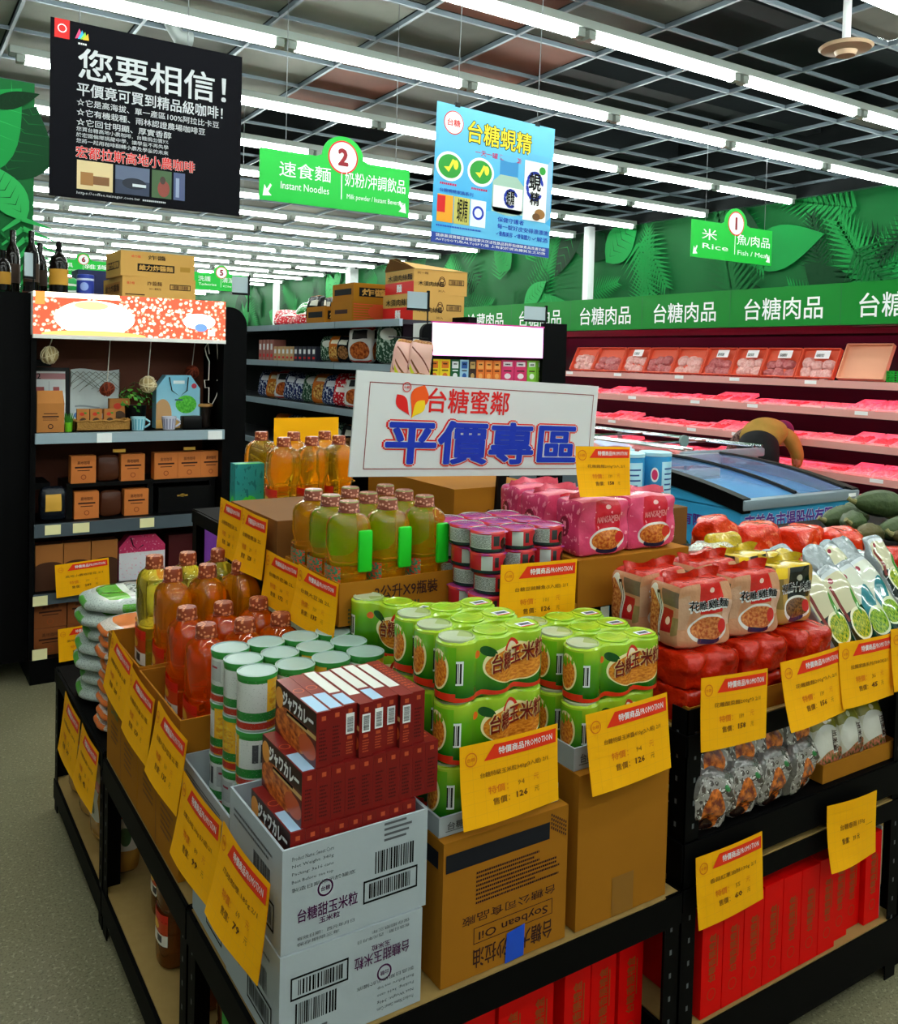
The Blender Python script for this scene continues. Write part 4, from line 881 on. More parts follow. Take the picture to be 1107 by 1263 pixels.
# cartons and goods on top
def d_carton1(mb, f, l, W_, D_, H_):
    rect(mb, f, W_*.22, H_*.22, W_*.72, H_*.52, INK); text(mb, '維力炸醬麵', f, W_*.24, H_*.26, W_*.7, H_*.48, KRAFTL, .04, 3); text(mb, '炸醬', f, W_*.36, H_*.7, W_*.6, H_*.88, INK, .01); text(mb, '維力麵', f, W_*.14, H_*.74, W_*.26, H_*.84, TRED); rect(mb, f, W_*.8, H_*.3, W_*.94, H_*.5, mat('ochre print', '#a87c28', .6))
    rect(mb, l, D_*.1, H_*.3, D_*.9, H_*.6, INKB); text(mb, '維力炸醬麵', l, D_*.12, H_*.33, D_*.88, H_*.57, KRAFTL, .03, 3)
def d_carton2(mb, f, l, W_, D_, H_):
    text(mb, '維力麵', f, W_*.06, H_*.62, W_*.16, H_*.74, TRED); text(mb, '炸醬麵', f, W_*.33, H_*.6, W_*.53, H_*.8, INKB); frame(mb, f, W_*.64, H_*.45, W_*.93, H_*.72, .004, INK); barcode(mb, f, W_*.67, H_*.5, W_*.9, H_*.67, INKB); text(mb, '30入 量販包', f, W_*.36, H_*.4, W_*.52, H_*.5, INKB); rect(mb, f, W_*.04, H_*.12, W_*.3, H_*.17, INKB)
    rect(mb, l, D_*.1, H_*.2, D_*.9, H_*.75, mat('faded orange print', '#b4702c', .6)); text(mb, '維力炸醬麵', l, D_*.13, H_*.3, D_*.87, H_*.65, INKB, .02, 3)
simplebox('noodle_carton', 'lower noodle carton on top of the coffee light box unit', 'carton', 1.07, 1.45, 4.8, 5.25, 1.885, 1.995, KRAFTL, d_carton2)
simplebox('noodle_carton', 'upper noodle carton with black printed panel on the coffee unit', 'carton', 1.055, 1.44, 4.8, 5.1, 1.995, 2.125, KRAFTL, d_carton1, None, .03)
DB = mat('dark wine glass', '#0c0806', .12); 
for k, (x, y, h, c) in enumerate(((.52, 4.85, .2, 1), (.58, 5.0, .32, 0), (.64, 4.8, .3, 0), (.7, 4.95, .26, 0), (.765, 4.8, .26, 0))):
    t = thing('wine_bottle', ('dark bottle with amber label at the far left on the black gondola', 'tallest slim dark bottle on the black gondola', 'dark bottle beside the tall one, on the black gondola', 'dark bottle behind the wire price holder', 'round shouldered dark bottle left of the green packet')[k], 'bottle', (x, y, 1.885))
    r = .036+.008*(k == 4); mb = MB(); mb.lathe([(r, 0), (r, h*.55), (r*.8, h*.68), (.014, h*.78), (.014, h*.98), (.001, h)], DB, 18); mb.build('glass', t)
    mb = MB(); mb.lathe([(r+.001, h*.15), (r+.001, h*.45)], mat('amber label', '#b8842a', .5) if c or k == 4 else mat('dull label', '#3a2a20', .5), 18); mb.build('label', t)
mb, _ = puff(.16, .1, .12, dmat('green striped packet', '#1fa04a', [('r', 0, 1, .3, .4, '#e8f4ea'), ('r', 0, 1, .6, .7, '#e8f4ea'), ('r', .2, .8, 0, .2, '#c83a30')], .3), n=6, seed=3, pillow=.2); tag(mb.build('packet', None, (.86, 5.3, 1.885)), 'green and white striped packet behind the dark bottles', 'packet')
mb = MB(); mb.lathe([(.04, 0), (.042, .004), (.042, .1), (.038, .104), (.001, .104)], dmat('blue can print', '#2a3c98', [('r', 0, 1, .7, .8, '#c8d0e8'), ('e', .7, .4, .08, .2, 0, '#8ca0d8')], .3), 20); tag(mb.build('drink_can', None, (.9, 4.85, 1.885)), 'blue can standing left of the noodle cartons', 'can')
simplebox('noodle_carton', 'navy box behind the blue can on the coffee unit', 'carton', .98, 1.2, 5.5, 5.7, 1.885, 2.07, mat('navy board', '#1c2450', .5))
def holder(loc, w_, h, label, rz=0):
    t = thing('price_holder', label, 'price holder', loc, rz); mb = MB(); mb.box(0, w_, 0, .004, 0, h, mat('grey white card', '#aebcc2', .4)); mb.build('card', t); mb = MB(); mb.box(w_, w_+.012, -.004, .01, -.012, h+.01, BLACKP); mb.box(0, w_, -.002, .008, -.012, 0, BLACKP); mb.tube([(w_+.006, .004, 0), (w_+.006, .004, -.1)], .004, BLACKP, 6); mb.build('bracket', t)
holder((1.585, 4.6, 1.93), .085, .085, 'blank grey price holder at the right end of the coffee unit')
holder((.585, 4.6, 1.945), .045, .11, 'narrow pale price holder among the dark bottles', .5)
# ------------------------------------------------------------------ noodle gondola
GV = 4.0
t = thing('noodle_gondola', 'noodle aisle gondola with pale shelf lips and pink end light box', 'shelf unit', (2.4, GV, 0)); GL = 4.6
part('base', BLACK, (.02, .98, .25, GL, 0, .12), parent=t); part('back_panel', BLACK, (.46, .52, .25, GL, .12, 1.85), parent=t)
for z in (1.82, 1.567, 1.285, .98, .6):
    s = part('shelf', mat('dark shelf board', '#23282c', .5), (.02, .96, .24, GL, z-.028, z-.004), parent=t); a = .24; n = 0
    for b in (1.06, 1.98, 2.9, GL): part('shelf_lip', LIPG, (0, .022, a, b-.01, z-.04, z), parent=s); a = b
roundpanel(0, .075, .0, .025, .1, 1.79, .05, -1, parent=t); part('end_panel', BLACK, (.81, .985, 0, .025, .1, 1.825), parent=t)
part('end_back', BLACK, (.06, .82, .3, .32, .1, 1.8), parent=t)
pinkm = dmat('pink light panel', '#ffe4f6', [('g', .35, -.1, '#ee86d4'), ('d', 1, .1, .97, 1.2, '#f0a0e0')], emit=BOX_POWER*1.05)
mb = MB(); mb.box(.065, .81, .0, .2, 1.623, 1.795, WHITE, front=pinkm); mb.build('light_box', t, smooth=0)
part('light_box_trim', mat('pink trim', '#e04a9c', .4), (.06, .815, -.004, .01, 1.795, 1.803), parent=t)
part('end_shelf', BLACK, (.07, .81, .02, .3, 1.45, 1.478), parent=t); part('end_shelf_lip', mat('dark grey lip', '#4c565e', .4), (.065, .985, .0, .02, 1.44, 1.482), parent=t)
part('end_shelf', BLACK, (.07, .81, .02, .3, 1.0, 1.03), parent=t)
for k in range(9): part('price_label', TWHITE if k % 3 else PRICE, (.09+.08*k, .15+.08*k, -.004, -.001, 1.445, 1.478), parent=t)
mb = MB()
for k in range(5): mb.tube([(.815+.035*k, .01, 1.5), (.815+.035*k, .01, 1.78)], .002, BLACKP, 5)
for k in range(6): mb.tube([(.815, .01, 1.5+.055*k), (.98, .01, 1.5+.055*k)], .002, BLACKP, 5)
mb.build('wire_grid', t)
holder((2.31, 4.0, 1.865), .12, .085, 'blank grey price holder above the pink light box, near the noodle cartons'); holder((3.08, 4.01, 1.84), .15, .075, 'blank grey price holder at the right end of the pink light box')
# boxes under the pink light
cols = [('#f2d21e', '#e87820', 'yellow'), ('#f2d21e', '#e87820', 'yellow'), ('#1e5a34', '#e8e8e8', 'dark green'), ('#9cc4dc', '#2c5ca8', 'pale blue'), ('#3a2a24', '#c8a060', 'dark brown'), ('#e8742a', '#f4a050', 'orange'), ('#e8742a', '#f4a050', 'orange'), ('#e8742a', '#f4a050', 'orange'), ('#d83468', '#f4e0e4', 'pink'), ('#d83468', '#f4e0e4', 'pink'), ('#84c43c', '#e8f0dc', 'lime'), ('#84c43c', '#e8f0dc', 'lime')]
x = 2.475
for k, (a, b, nm) in enumerate(cols):
    w_ = (.068, .068, .062, .058, .05, .056, .056, .056, .092, .092, .07, .07)[k]
    def dd(mb, f, l, W_, D_, H_): rect(mb, f, W_*.15, H_*(.62 if k < 8 else .72), W_*.85, H_*.92, mat('box accent '+b, b, .4)); disc(mb, f, W_*.5, H_*.3, W_*.25, H_*.12, mat('box accent '+b, b, .4)); rect(mb, f, W_*.2, H_*.5, W_*.8, H_*.55, INKB if k != 2 else TWHITE); rect(mb, f, W_*.3, H_*.78, W_*.7, H_*.84, INK)
    simplebox('drink_box', '%s drink mix box, %s from the left under the pink light box' % (nm, ORD[k]), 'drink box', x, x+w_-.003, 4.04, 4.12, 1.478, 1.478+(.125 if k < 8 else .13), mat('box '+a, a, .4), dd, 'drink mix boxes under the pink light'); x += w_
# cartons on the gondola
def d_duck(mb, f, l, W_, D_, H_):
    text(mb, '統一麵', f, W_*.06, H_*.8, W_*.26, H_*.9, INKB); ring(mb, f, W_*.52, H_*.62, W_*.05, .004, INKB); ring(mb, f, W_*.52, H_*.5, W_*.07, .004, INKB); text(mb, '木須肉絲麵', f, W_*.08, H_*.32, W_*.56, H_*.52, INK, .015); frame(mb, f, W_*.65, H_*.42, W_*.94, H_*.65, .004, INK); barcode(mb, f, W_*.68, H_*.46, W_*.91, H_*.61, INKB); text(mb, '30入', f, W_*.45, H_*.1, W_*.58, H_*.2, INK)
    rect(mb, l, 0, 0, D_, H_*.5, TRED); text(mb, '木須肉絲麵', l, D_*.1, H_*.56, D_*.95, H_*.82, INK, .02); text(mb, '麵', l, D_*.42, H_*.08, D_*.6, H_*.42, TWHITE, .03)
def d_red_(mb, f, l, W_, D_, H_):
    for k in range(7): rect(mb, f, .01, H_*(.1+.12*k), W_*.95, H_*(.15+.12*k), mat('orange red print', '#d8502a', .5))
    disc(mb, f, W_*.5, H_*.5, W_*.2, H_*.36, mat('orange red print', '#d8502a', .5), 2); rect(mb, l, D_*.2, H_*.4, D_*.8, H_*.6, INKB)
def d_blk(mb, f, l, W_, D_, H_): rect(mb, f, W_*.1, H_*.25, W_*.9, H_*.75, INK); text(mb, '炸醬麵', f, W_*.15, H_*.3, W_*.85, H_*.7, KRAFTL, .03, 3); rect(mb, l, D_*.1, H_*.35, D_*.9, H_*.7, INK)
simplebox('noodle_carton', 'lower carton of the taller noodle stack behind the price holder', 'carton', 2.59, 2.94, 4.42, 4.78, 1.82, 1.98, KRAFTL, d_duck)
simplebox('noodle_carton', 'open topped upper carton of the taller noodle stack', 'carton', 2.6, 2.96, 4.42, 4.78, 1.98, 2.12, KRAFTL, d_duck, None, -.03)
mb = MB(); 
mb.add([(2.6, 4.42, 2.121), (2.96, 4.41, 2.121), (2.93, 4.62, 2.16), (2.57, 4.64, 2.185)], [(0, 1, 2, 3)], KRAFTL); mb.add([(2.6, 4.42, 2.121), (2.6, 4.79, 2.121), (2.58, 4.7, 2.19), (2.575, 4.6, 2.19)], [(0, 3, 2, 1)], KRAFTD); mb.build('carton_flap')
flap = bpy.data.objects['carton_flap']; up = [o for o in bpy.data.objects if o.name.startswith('noodle_carton') and 'open topped' in o.get('label', '')][0]; flap.parent = up; flap.matrix_parent_inverse = (Matrix.Translation(up.location) @ Matrix.Rotation(-.03, 4, 'Z')).inverted()
simplebox('noodle_carton', 'orange striped carton at the bottom of the lower noodle stack', 'carton', 2.45, 2.82, 4.92, 5.22, 1.82, 1.95, KRAFT, d_red_)
simplebox('noodle_carton', 'black printed carton on top of the orange striped one', 'carton', 2.46, 2.83, 4.92, 5.22, 1.95, 2.06, KRAFT, d_blk)
simplebox('noodle_carton', 'small noodle carton at the far end of the carton row', 'carton', 2.45, 2.7, 5.32, 5.6, 1.82, 1.93, KRAFT, d_blk)
RB = [dmat('red snack bag', '#c8202c', [('s', 9, .58, '#f0e4e0'), ('r', .2, .8, .4, .55, '#f4ece8')], .25), dmat('green snack bag', '#2a8a3c', [('s', 9, .6, '#e0f0e0'), ('r', .2, .8, .4, .5, '#f0f4e8')], .25), dmat('black snack bag', '#17171a', [('en', .5, .35, .35, .25, 0, '#b07848', '#5a3a20', 12), ('r', .25, .75, .65, .85, '#d8d4c8')], .2), dmat('white noodle bag', '#d8d4d0', [('en', .5, .3, .4, .25, 0, '#c86a30', '#7a3018', 12), ('r', .2, .8, .62, .85, '#2a2a2e'), ('r', 0, 1, .88, 1, '#c23a30')], .25), dmat('dark green noodle bag', '#2c4a38', [('s', 10, .55, '#9ab0a0'), ('e', .5, .7, .3, .14, 0, '#c8ccc4')], .2), dmat('orange noodle bag', '#c86a24', [('en', .5, .35, .4, .25, 0, '#e8b860', '#8a3a14', 12), ('r', .2, .8, .7, .86, '#f0e0c0')], .25), dmat('navy noodle bag', '#26305c', [('s', 10, .55, '#c4ccdc'), ('r', .2, .8, .6, .8, '#e0e4ec')], .2), dmat('pink noodle bag', '#e8b4a4', [('d', .6, 1, .3, .42, '#c8c830'), ('d', .6, 1, .5, .56, '#7a4a2a'), ('d', .6, 1, .85, .9, '#7a3c2c'), ('en', .5, .12, .5, .14, 0, '#c88a4c', '#8a4a24', 12)], .25)]
def snack(nm, x, y, z, w_, d, h, m, label, seed, rot=(0, 0, 0), group=None, cat='bag', n=6):
    mb, _ = puff(w_, d, h, m, n=n, pillow=.5, crimp=.7, nz=.006, seed=seed); o = mb.build(nm, None, (x, y, z), rot); return tag(o, label, cat, group)
for k in range(6): snack('snack_bag', 2.56+.05*(k % 2), 5.75+.12*k, 1.83, .2, .06, .17, RB[0], 'red snack bag lying on the gondola top, %s from the cartons' % ORD[k], k, (R_(-60+8*(k % 3)), 0, R_(-100+13*k)), 'red snack bags on the gondola top')
snack('snack_bag', 2.6, 6.0, 1.90, .2, .07, .14, RB[1], 'green snack bag among the red ones on the gondola top', 9, (R_(-50), 0, R_(-70)))
snack('snack_bag', 2.55, 5.66, 1.82, .17, .07, .2, RB[2], 'upright black snack bag beside the small carton', 12, (0, 0, R_(-70))); snack('snack_bag', 2.62, 5.6, 1.82, .17, .07, .19, RB[2], 'black snack bag behind the small carton', 13, (0, 0, R_(-80)))
# middle shelf: noodle blocks and bags
BLK = [mat('pale noodle block wrap', '#c8a070', .4), mat('dark noodle block wrap', '#2c2c3a', .4), mat('pink noodle block wrap', '#a86a60', .4)]
for k in range(14): simplebox('noodle_pack', 'small noodle pack on the middle noodle shelf, %s from the far end' % ORD[13-k], 'noodle pack', 2.44, 2.54, 5.42+.075*k, 5.48+.075*k, 1.567, 1.567+(.1 if k < 10 else .15), BLK[1 if k < 5 else 0 if k < 10 else 2], lambda mb, f, l, W_, D_, H_: (rect(mb, l, D_*.2, H_*.5, D_*.8, H_*.8, TWHITE), rect(mb, l, D_*.2, H_*.15, D_*.8, H_*.3, TRED)), 'noodle packs on the middle shelf')
for k, (y, h, m, nm) in enumerate(((5.33, .17, 4, 'slim green'), (5.2, .17, 5, 'orange'), (5.08, .17, 2, 'dark'), (4.86, .24, 3, 'big white and red'), (4.5, .25, 4, 'big dark green'))):
    snack('noodle_bag', 2.5, y, 1.567, .19 if h > .2 else .12, .09, h, RB[m], '%s noodle bag standing on the middle noodle shelf' % nm, 30+k, (0, 0, R_(-62)), 'noodle bags on the middle shelf', n=8)
ms = (6, 5, 3, 6, 6, 4, 5, 6, 0, 3, 4)
for k in range(11): snack('noodle_bag', 2.5, 4.78+.165*k, 1.285, .16, .08, .2+.01*(k % 3), RB[ms[10-k]], 'noodle bag leaning on the third shelf, %s from the big white sign' % ORD[k], 50+k, (R_(-12), 0, R_(-60)), 'noodle bags on the third shelf')
for k in range(6): snack('noodle_bag', 2.52, 5.0+.22*k, .98, .17, .09, .2, RB[(2, 4, 5, 2, 6, 5)[k]], 'noodle bag in the shade of the fourth shelf, %s from the near end' % ORD[k], 70+k, (0, 0, R_(-60)), 'noodle bags on the fourth shelf')
for k in range(2): snack('noodle_bag', 2.27+.075*k, 3.98-.03*k, 1.47, .13, .05, .23, RB[7], ('outer', 'inner')[k]+' pink noodle bag hanging at the noodle gondola corner', 80+k, (R_(4), R_(6), R_(-10)), 'pink hanging noodle bags', n=10)
mb = MB(); mb.tube([(2.2, 3.99, 1.71), (2.44, 4.0, 1.71)], .004, BLACKP, 6); mb.tube([(2.2, 3.99, 1.71), (2.2, 3.94, 1.71)], .004, BLACKP, 6); tag(mb.build('hanging_rail'), 'black wire rail carrying the pink noodle bags', 'rail')
# ------------------------------------------------------------------ promotion racks
HOLE = mat('rack hole', '#5a5e60', .5)
def rack(label, u0, u1, v0, v1, levels, ptop, boards=None, name='promotion_rack', holes=True, base=True):
    t = thing(name, label, 'display rack', (u0, v0, 0)); W_, D_ = u1-u0, v1-v0
    for x in (0, W_):
        for y in (0, D_):
            sx = 1 if x == 0 else -1; sy = 1 if y == 0 else -1
            mb = MB(); mb.box(min(x, x+sx*.045), max(x, x+sx*.045), min(y, y+sy*.003), max(y, y+sy*.003), 0, ptop, BLACK); mb.box(min(x, x+sx*.003), max(x, x+sx*.003), min(y, y+sy*.045), max(y, y+sy*.045), 0, ptop, BLACK)
            if holes:
                pf = Pl((x, y, 0), (1, 0, 0), (0, 0, 1), .0006); ps = Pl((x, y, 0), (0, -1, 0), (0, 0, 1), .0006); z = .06
                while z < ptop-.02:
                    if y == 0: rect(mb, pf, sx*.026-.003, z, sx*.026+.003, z+.011, HOLE)
                    if x == 0: rect(mb, ps, -sy*.026-.003, z, -sy*.026+.003, z+.011, HOLE)
                    z += .05
            mb.build('post', t, smooth=0)
    for z, h in levels:
        for a, b, c, d in ((0, W_, -.004, .012), (0, W_, D_-.012, D_+.004), (-.004, .012, 0, D_), (W_-.012, W_+.004, 0, D_)): mb = MB(); mb.box(a, b, c, d, z-h, z-.004, BLACK); mb.build('beam', t)
        mb = MB(); mb.box(.005, W_-.005, .0, D_, z-.016, z-.001, BLACK if boards == z else MDF); mb.build('shelf_board', t)
    return t
rack('black steel rack carrying the white cartons at the near corner', .53, 1.435, 1.272, 1.735, ((.49, .068), (.13, .07)), .49)
rack('black steel rack under the orange oil bottles on the left', .53, .85, 1.745, 2.515, ((.49, .068), (.125, .07)), .49)
rack('black low rack under the stacked rice noodle bags', .53, .85, 2.525, 3.3, ((.50, .05), (.11, .07)), .50, .50)
rack('black steel rack under the red noodle packs on the right', 1.447, 2.275, 1.28, 1.60, ((.82, .05), (.585, .085), (.485, .05), (.165, .12)), .87, .585)
rack('taller black riser rack in the middle carrying the green handled bottles', .895, 2.3, 1.745, 2.52, ((1.005, .05),), 1.005, 1.005, holes=False)
rack('far black riser rack under the tallest oil bottles', 1.0, 1.9, 2.70, 3.3, ((1.02, .05),), 1.02, 1.02, holes=False)
# ------------------------------------------------------------------ yellow promotion cards
def card(loc, ang, label, W_=.215, H_=.152, roll=0, lean=0, l1='台糖精選食品特價(3入組) 2/1', p1='98', p2='126', banner=True, curl=.006, blank=False, seed=1, grp='yellow promotion cards'):
    """loc = top left corner; ang: 0 faces the front aisle, -90 faces the left aisle"""
    mb = MB()
    def fm(x, y, l=0): return Vector((x, -.0005*l-curl*sin(pi*x/W_)*(.4+.1*seed)-.0022*seed*((-y)/H_)**2*(1+.6*cos(pi*x/W_)), y))
    mb.grid(lambda a, b: fm(a*W_, (b-1)*H_), 8, 6, YELLOW)
    mb.grid(lambda a, b: fm(a*W_, (b-1)*H_)+Vector((0, .0012, 0)), 8, 6, YELLOW, True)
    f = lambda x, y, l=1: fm(x, y-H_, l)
    if not blank:
        for k in range(1, 9): 
            for (a, b, c, d) in ((W_*k/9, .004, W_*k/9+.0006, H_-.004),): mb.grid(lambda s, q: f(a+(c-a)*s, b+(d-b)*q, 1), 1, 3, mat('card grid line', '#e8a408', .6))
        for k in range(1, 7): mb.grid(lambda s, q: f(.004+(W_-.008)*s, H_*k/7+.0006*q, 1), 8, 1, _mats['card grid line'])
        if banner:
            bx0, bx1, by0, by1 = W_*.22, W_*.975, H_*.77, H_*.95
            mb.grid(lambda s, q: f((bx0+.1*W_*q)+(bx1-bx0-.1*W_*q)*s, by0+(by1-by0)*q, 2), 8, 1, TAGRED)
            text(mb, '特價商品', f, W_*.36, H_*.815, W_*.62, H_*.91, TWHITE, .02, 3, res=1); text(mb, 'PROMOTION', f, W_*.63, H_*.822, W_*.93, H_*.9, TWHITE, .01, 3, res=1)
            ring_m = ORINK; n = 20; vs = []
            for k in range(n): a = 2*pi*k/n; vs += [f(W_*.1+.0125*cos(a), H_*.82+.0125*sin(a), 2), f(W_*.1+.0105*cos(a), H_*.82+.0105*sin(a), 2)]
            mb.add(vs, [(2*k, (2*k+2) % (2*n), (2*k+3) % (2*n), 2*k+1) for k in range(n)], ring_m); text(mb, '台糖', f, W_*.1-.008, H_*.82-.0035, W_*.1+.008, H_*.82+.0035, ORINK, .01, 2, res=1)
            text(mb, l1, f, W_*.18, H_*.56, W_*.88, H_*.635, TAGINK, .012, 2, res=1); rect_ = [(W_*.76, H_*.5, W_*.88, H_*.507)]
            text(mb, '特價：', f, W_*.25, H_*.355, W_*.45, H_*.45, ORINK, .012, 2, res=1); text(mb, p1, f, W_*.55, H_*.37, W_*.62, H_*.43, TAGINK, 0, 2, res=1); text(mb, '元', f, W_*.72, H_*.37, W_*.78, H_*.45, ORINK, 0, 2, res=1)
            text(mb, '售價：', f, W_*.29, H_*.215, W_*.46, H_*.3, TAGINK, .02, 2, res=1); text(mb, p2, f, W_*.53, H_*.225, W_*.65, H_*.3, mat('dark tag ink', '#5a3408', .6), .03, 2, res=1); text(mb, '元', f, W_*.73, H_*.22, W_*.78, H_*.29, TAGINK, 0, 2, res=1)
        else:
            text(mb, l1, f, W_*.22, H_*.56, W_*.72, H_*.66, TAGINK, .012, 2, res=1); text(mb, '售價： '+p2+' 元', f, W_*.24, H_*.36, W_*.6, H_*.45, mat('dark tag ink', '#5a3408', .6), .012, 2, res=1); mb.grid(lambda s, q: f(W_*.74+W_*.16*s, H_*.52+.0008*q, 2), 2, 1, TAGINK)
    o = mb.build('promotion_card', None, loc, (R_(lean), R_(roll), R_(ang)), smooth=0)
    return tag(o, label, 'price card', grp)
cards_left = [((.522, 2.40, .875), 'leftmost of the three yellow cards hung along the orange bottle cartons', 6, -6), ((.52, 2.19, .845), 'middle of the three yellow cards hung along the orange bottle cartons', 3, -5), ((.52, 1.945, .842), 'nearest of the three yellow cards hung along the orange bottle cartons', 2, -6)]
for k, (p, lb, ro, le) in enumerate(cards_left): card(p, -90, lb, roll=ro, lean=le, l1=('台糖精選芥花油 2L 瓶', '台糖葵花油 2L 瓶', '台糖大豆沙拉油 2L 瓶')[k], p1=('145', '139', '119')[k], p2=('169', '159', '135')[k], seed=k+1)
card((.515, 1.735, .775), -90, 'yellow card on the white carton below the corn cans', roll=0, lean=-4, W_=.23, H_=.16, l1='台糖玉米粒 340g (3入組) 2/1', p1='89', p2='99', seed=4)
card((.513, 1.49, .785), -90, 'nearest yellow card, on the white carton beside the curry boxes', roll=0, lean=-5, W_=.22, H_=.155, l1='爪哇咖哩 185g 2/1', p1='69', p2='79', seed=5)
card((.522, 3.07, .492), -90, 'yellow card hanging below the white rice noodle bags', W_=.25, H_=.19, roll=2, lean=-4, l1='台糖米粉 200g', p1='32', p2='39', seed=2)
card((.522, 2.79, .488), -90, 'yellow card hanging below the orange rice noodle bags', W_=.235, H_=.17, roll=0, lean=-5, l1='台糖炊粉 200g', p1='35', p2='42', seed=3)
card((.838, 2.50, 1.188), -90, 'far yellow card on the carton behind the green handled bottles', roll=1, lean=-3, W_=.18, H_=.155, l1='台糖葡萄籽油 2L', p1='239', p2='268', seed=1)
card((.838, 2.315, 1.186), -90, 'second yellow card on the carton behind the green handled bottles', roll=1, lean=-3, W_=.18, H_=.155, l1='台糖橄欖油 2L', p1='299', p2='328', seed=6)
card((.84, 2.145, 1.105), -90, 'yellow card on the back half of the nine bottle carton', W_=.215, H_=.13, roll=-.5, lean=-3, l1='台糖芥花油 2L', p1='149', p2='172', seed=2)
card((.838, 1.935, 1.112), -90, 'yellow card on the front half of the nine bottle carton', W_=.215, H_=.128, roll=0, lean=-3, l1='台糖大豆油 2L', p1='119', p2='135', seed=5)
card((.863, 1.275, .921), 0, 'yellow card in front of the nearer green corn packs', W_=.221, H_=.142, roll=.5, lean=-3, l1='台糖特級玉米粒340g(3入組) 2/1', p1='94', p2='126', seed=4)
card((1.148, 1.268, .925), 0, 'yellow card in front of the second green corn pack stack', W_=.22, H_=.152, roll=-1, lean=-5, l1='台糖特級玉米醬410g(3入組) 2/1', p1='94', p2='126', seed=3)
card((1.162, 1.572, 1.15), 0, 'yellow card standing before the red fish cans', W_=.22, H_=.145, roll=2, l1='台糖豆豉鰻魚(3入組) 2/1', p1='101', p2='126', seed=1)
card((1.385, 1.592, 1.405), 0, 'yellow card standing on top of the pink noodle packs', W_=.175, H_=.118, roll=2.5, lean=-3, l1='花雕雞麵200g*3入 2/1', p1='139', p2='158', seed=6)
card((1.464, 1.262, .943), 0, 'yellow card under the chicken noodle packs, first of the shelf row', W_=.217, H_=.152, roll=4, lean=-3, l1='花雕酸菜麵200g*3 2/1', p1='139', p2='158', seed=2)
card((1.715, 1.255, .937), 0, 'yellow card under the black and yellow noodle pack', W_=.222, H_=.152, roll=-1, lean=-6, l1='花雕雞麵200g*3入 2/1', p1='139', p2='156', seed=5)
card((1.925, 1.25, .95), 0, 'yellow card under the silver noodle packs', W_=.225, H_=.152, roll=2, lean=-3, l1='拉麵家族系列(THICK)2/1', p1='36', p2='45', seed=4)
card((2.13, 1.244, .955), 0, 'yellow card at the far end of the noodle shelf row', W_=.217, H_=.152, roll=1.5, lean=-3, l1='拉麵家族系列(THIN)2/1', p1='36', p2='45', seed=3)
card((1.466, 1.262, .556), 0, 'lower yellow card with red banner above the red boxes', W_=.216, H_=.15, roll=0, lean=-3, l1='香蒜紅蔥油酥130g 2/1', p1='55', p2='60', seed=2)
card((1.917, 1.258, .555), 0, 'plain lower yellow card without a banner above the red boxes', W_=.205, H_=.152, roll=3, lean=-1, l1='台糖春雨 150g', p2='39', banner=False, seed=6)
o = card((1.235, 3.1, 1.37), 0, 'plain yellow card standing behind the tallest oil bottles', W_=.262, H_=.345, blank=True)
card((.722, 4.555, .573), 0, 'yellow card with red banner on the coffee bag shelf', W_=.245, H_=.16, roll=-3, l1='高地小農咖啡豆 2/1', p1='259', p2='289', curl=.003)
card((.738, 4.55, .262), 0, 'yellow card near the floor on the coffee unit', W_=.215, H_=.16, roll=-2, l1='高地小農濾掛咖啡', p1='199', p2='229', curl=.003)
# ------------------------------------------------------------------ big white promotion sign
t = thing('promotion_sign', 'big white sign with blue and red lettering above the oil bottles', 'sign', (1.047, 2.1, 1.286)); t.rotation_euler = (R_(2), R_(2.6), R_(1))
SW, SH = .86, .282; mb = MB(); mb.box(0, SW, 0, .006, 0, SH, mat('white sign board', '#d4d9da', .5)); pl = Pl((0, 0, 0), (1, 0, 0), (0, 0, 1), .0007)
frame(mb, pl, .04, .02, SW-.018, SH-.028, .0022, mat('dark red line', '#8c2028', .5)); 
ORR = mat('petal orange', '#f05a18', .5); YEL = mat('petal yellow', '#f4d020', .5)
def petal(cx, cy, L, W_, a, m, l):
    pts = []
    for k in range(24):
        tt = k/12 if k <= 12 else (24-k)/12; s = 1 if k <= 12 else -1; x = L*tt; y = s*W_*sin(pi*tt**1.6)
        pts.append((cx+x*cos(a)-y*sin(a), cy+x*sin(a)+y*cos(a)))
    poly(mb, pl, pts, m, l)
petal(.172, .165, .075, .018, R_(128), TRED, 2); petal(.175, .16, .1, .03, R_(68), ORR, 2); petal(.175, .16, .065, .017, R_(52), YEL, 3)
ring(mb, pl, .155, .245, .014, .0025, TRED, 3); text(mb, '台糖', pl, .146, .241, .164, .249, TRED, .01, 3)
text(mb, '台糖蜜鄰', pl, .225, .178, .51, .248, TRED, .02, 2)
text(mb, '平價專區', pl, .1, .034, .785, .158, TRED, .1, 1, ref=.03); text(mb, '平價專區', pl, .1, .034, .785, .158, mat('white sign board', '#d4d9da', .5), .062, 3, ref=.03); text(mb, '平價專區', pl, .1, .034, .785, .158, TBLUE, .036, 5, ref=.03)
mb.build('sign_board', t, smooth=0)
mb = MB(); mb.box(.5, .53, .008, .02, -.27, .2, BLACKP); mb.build('sign_post', t)
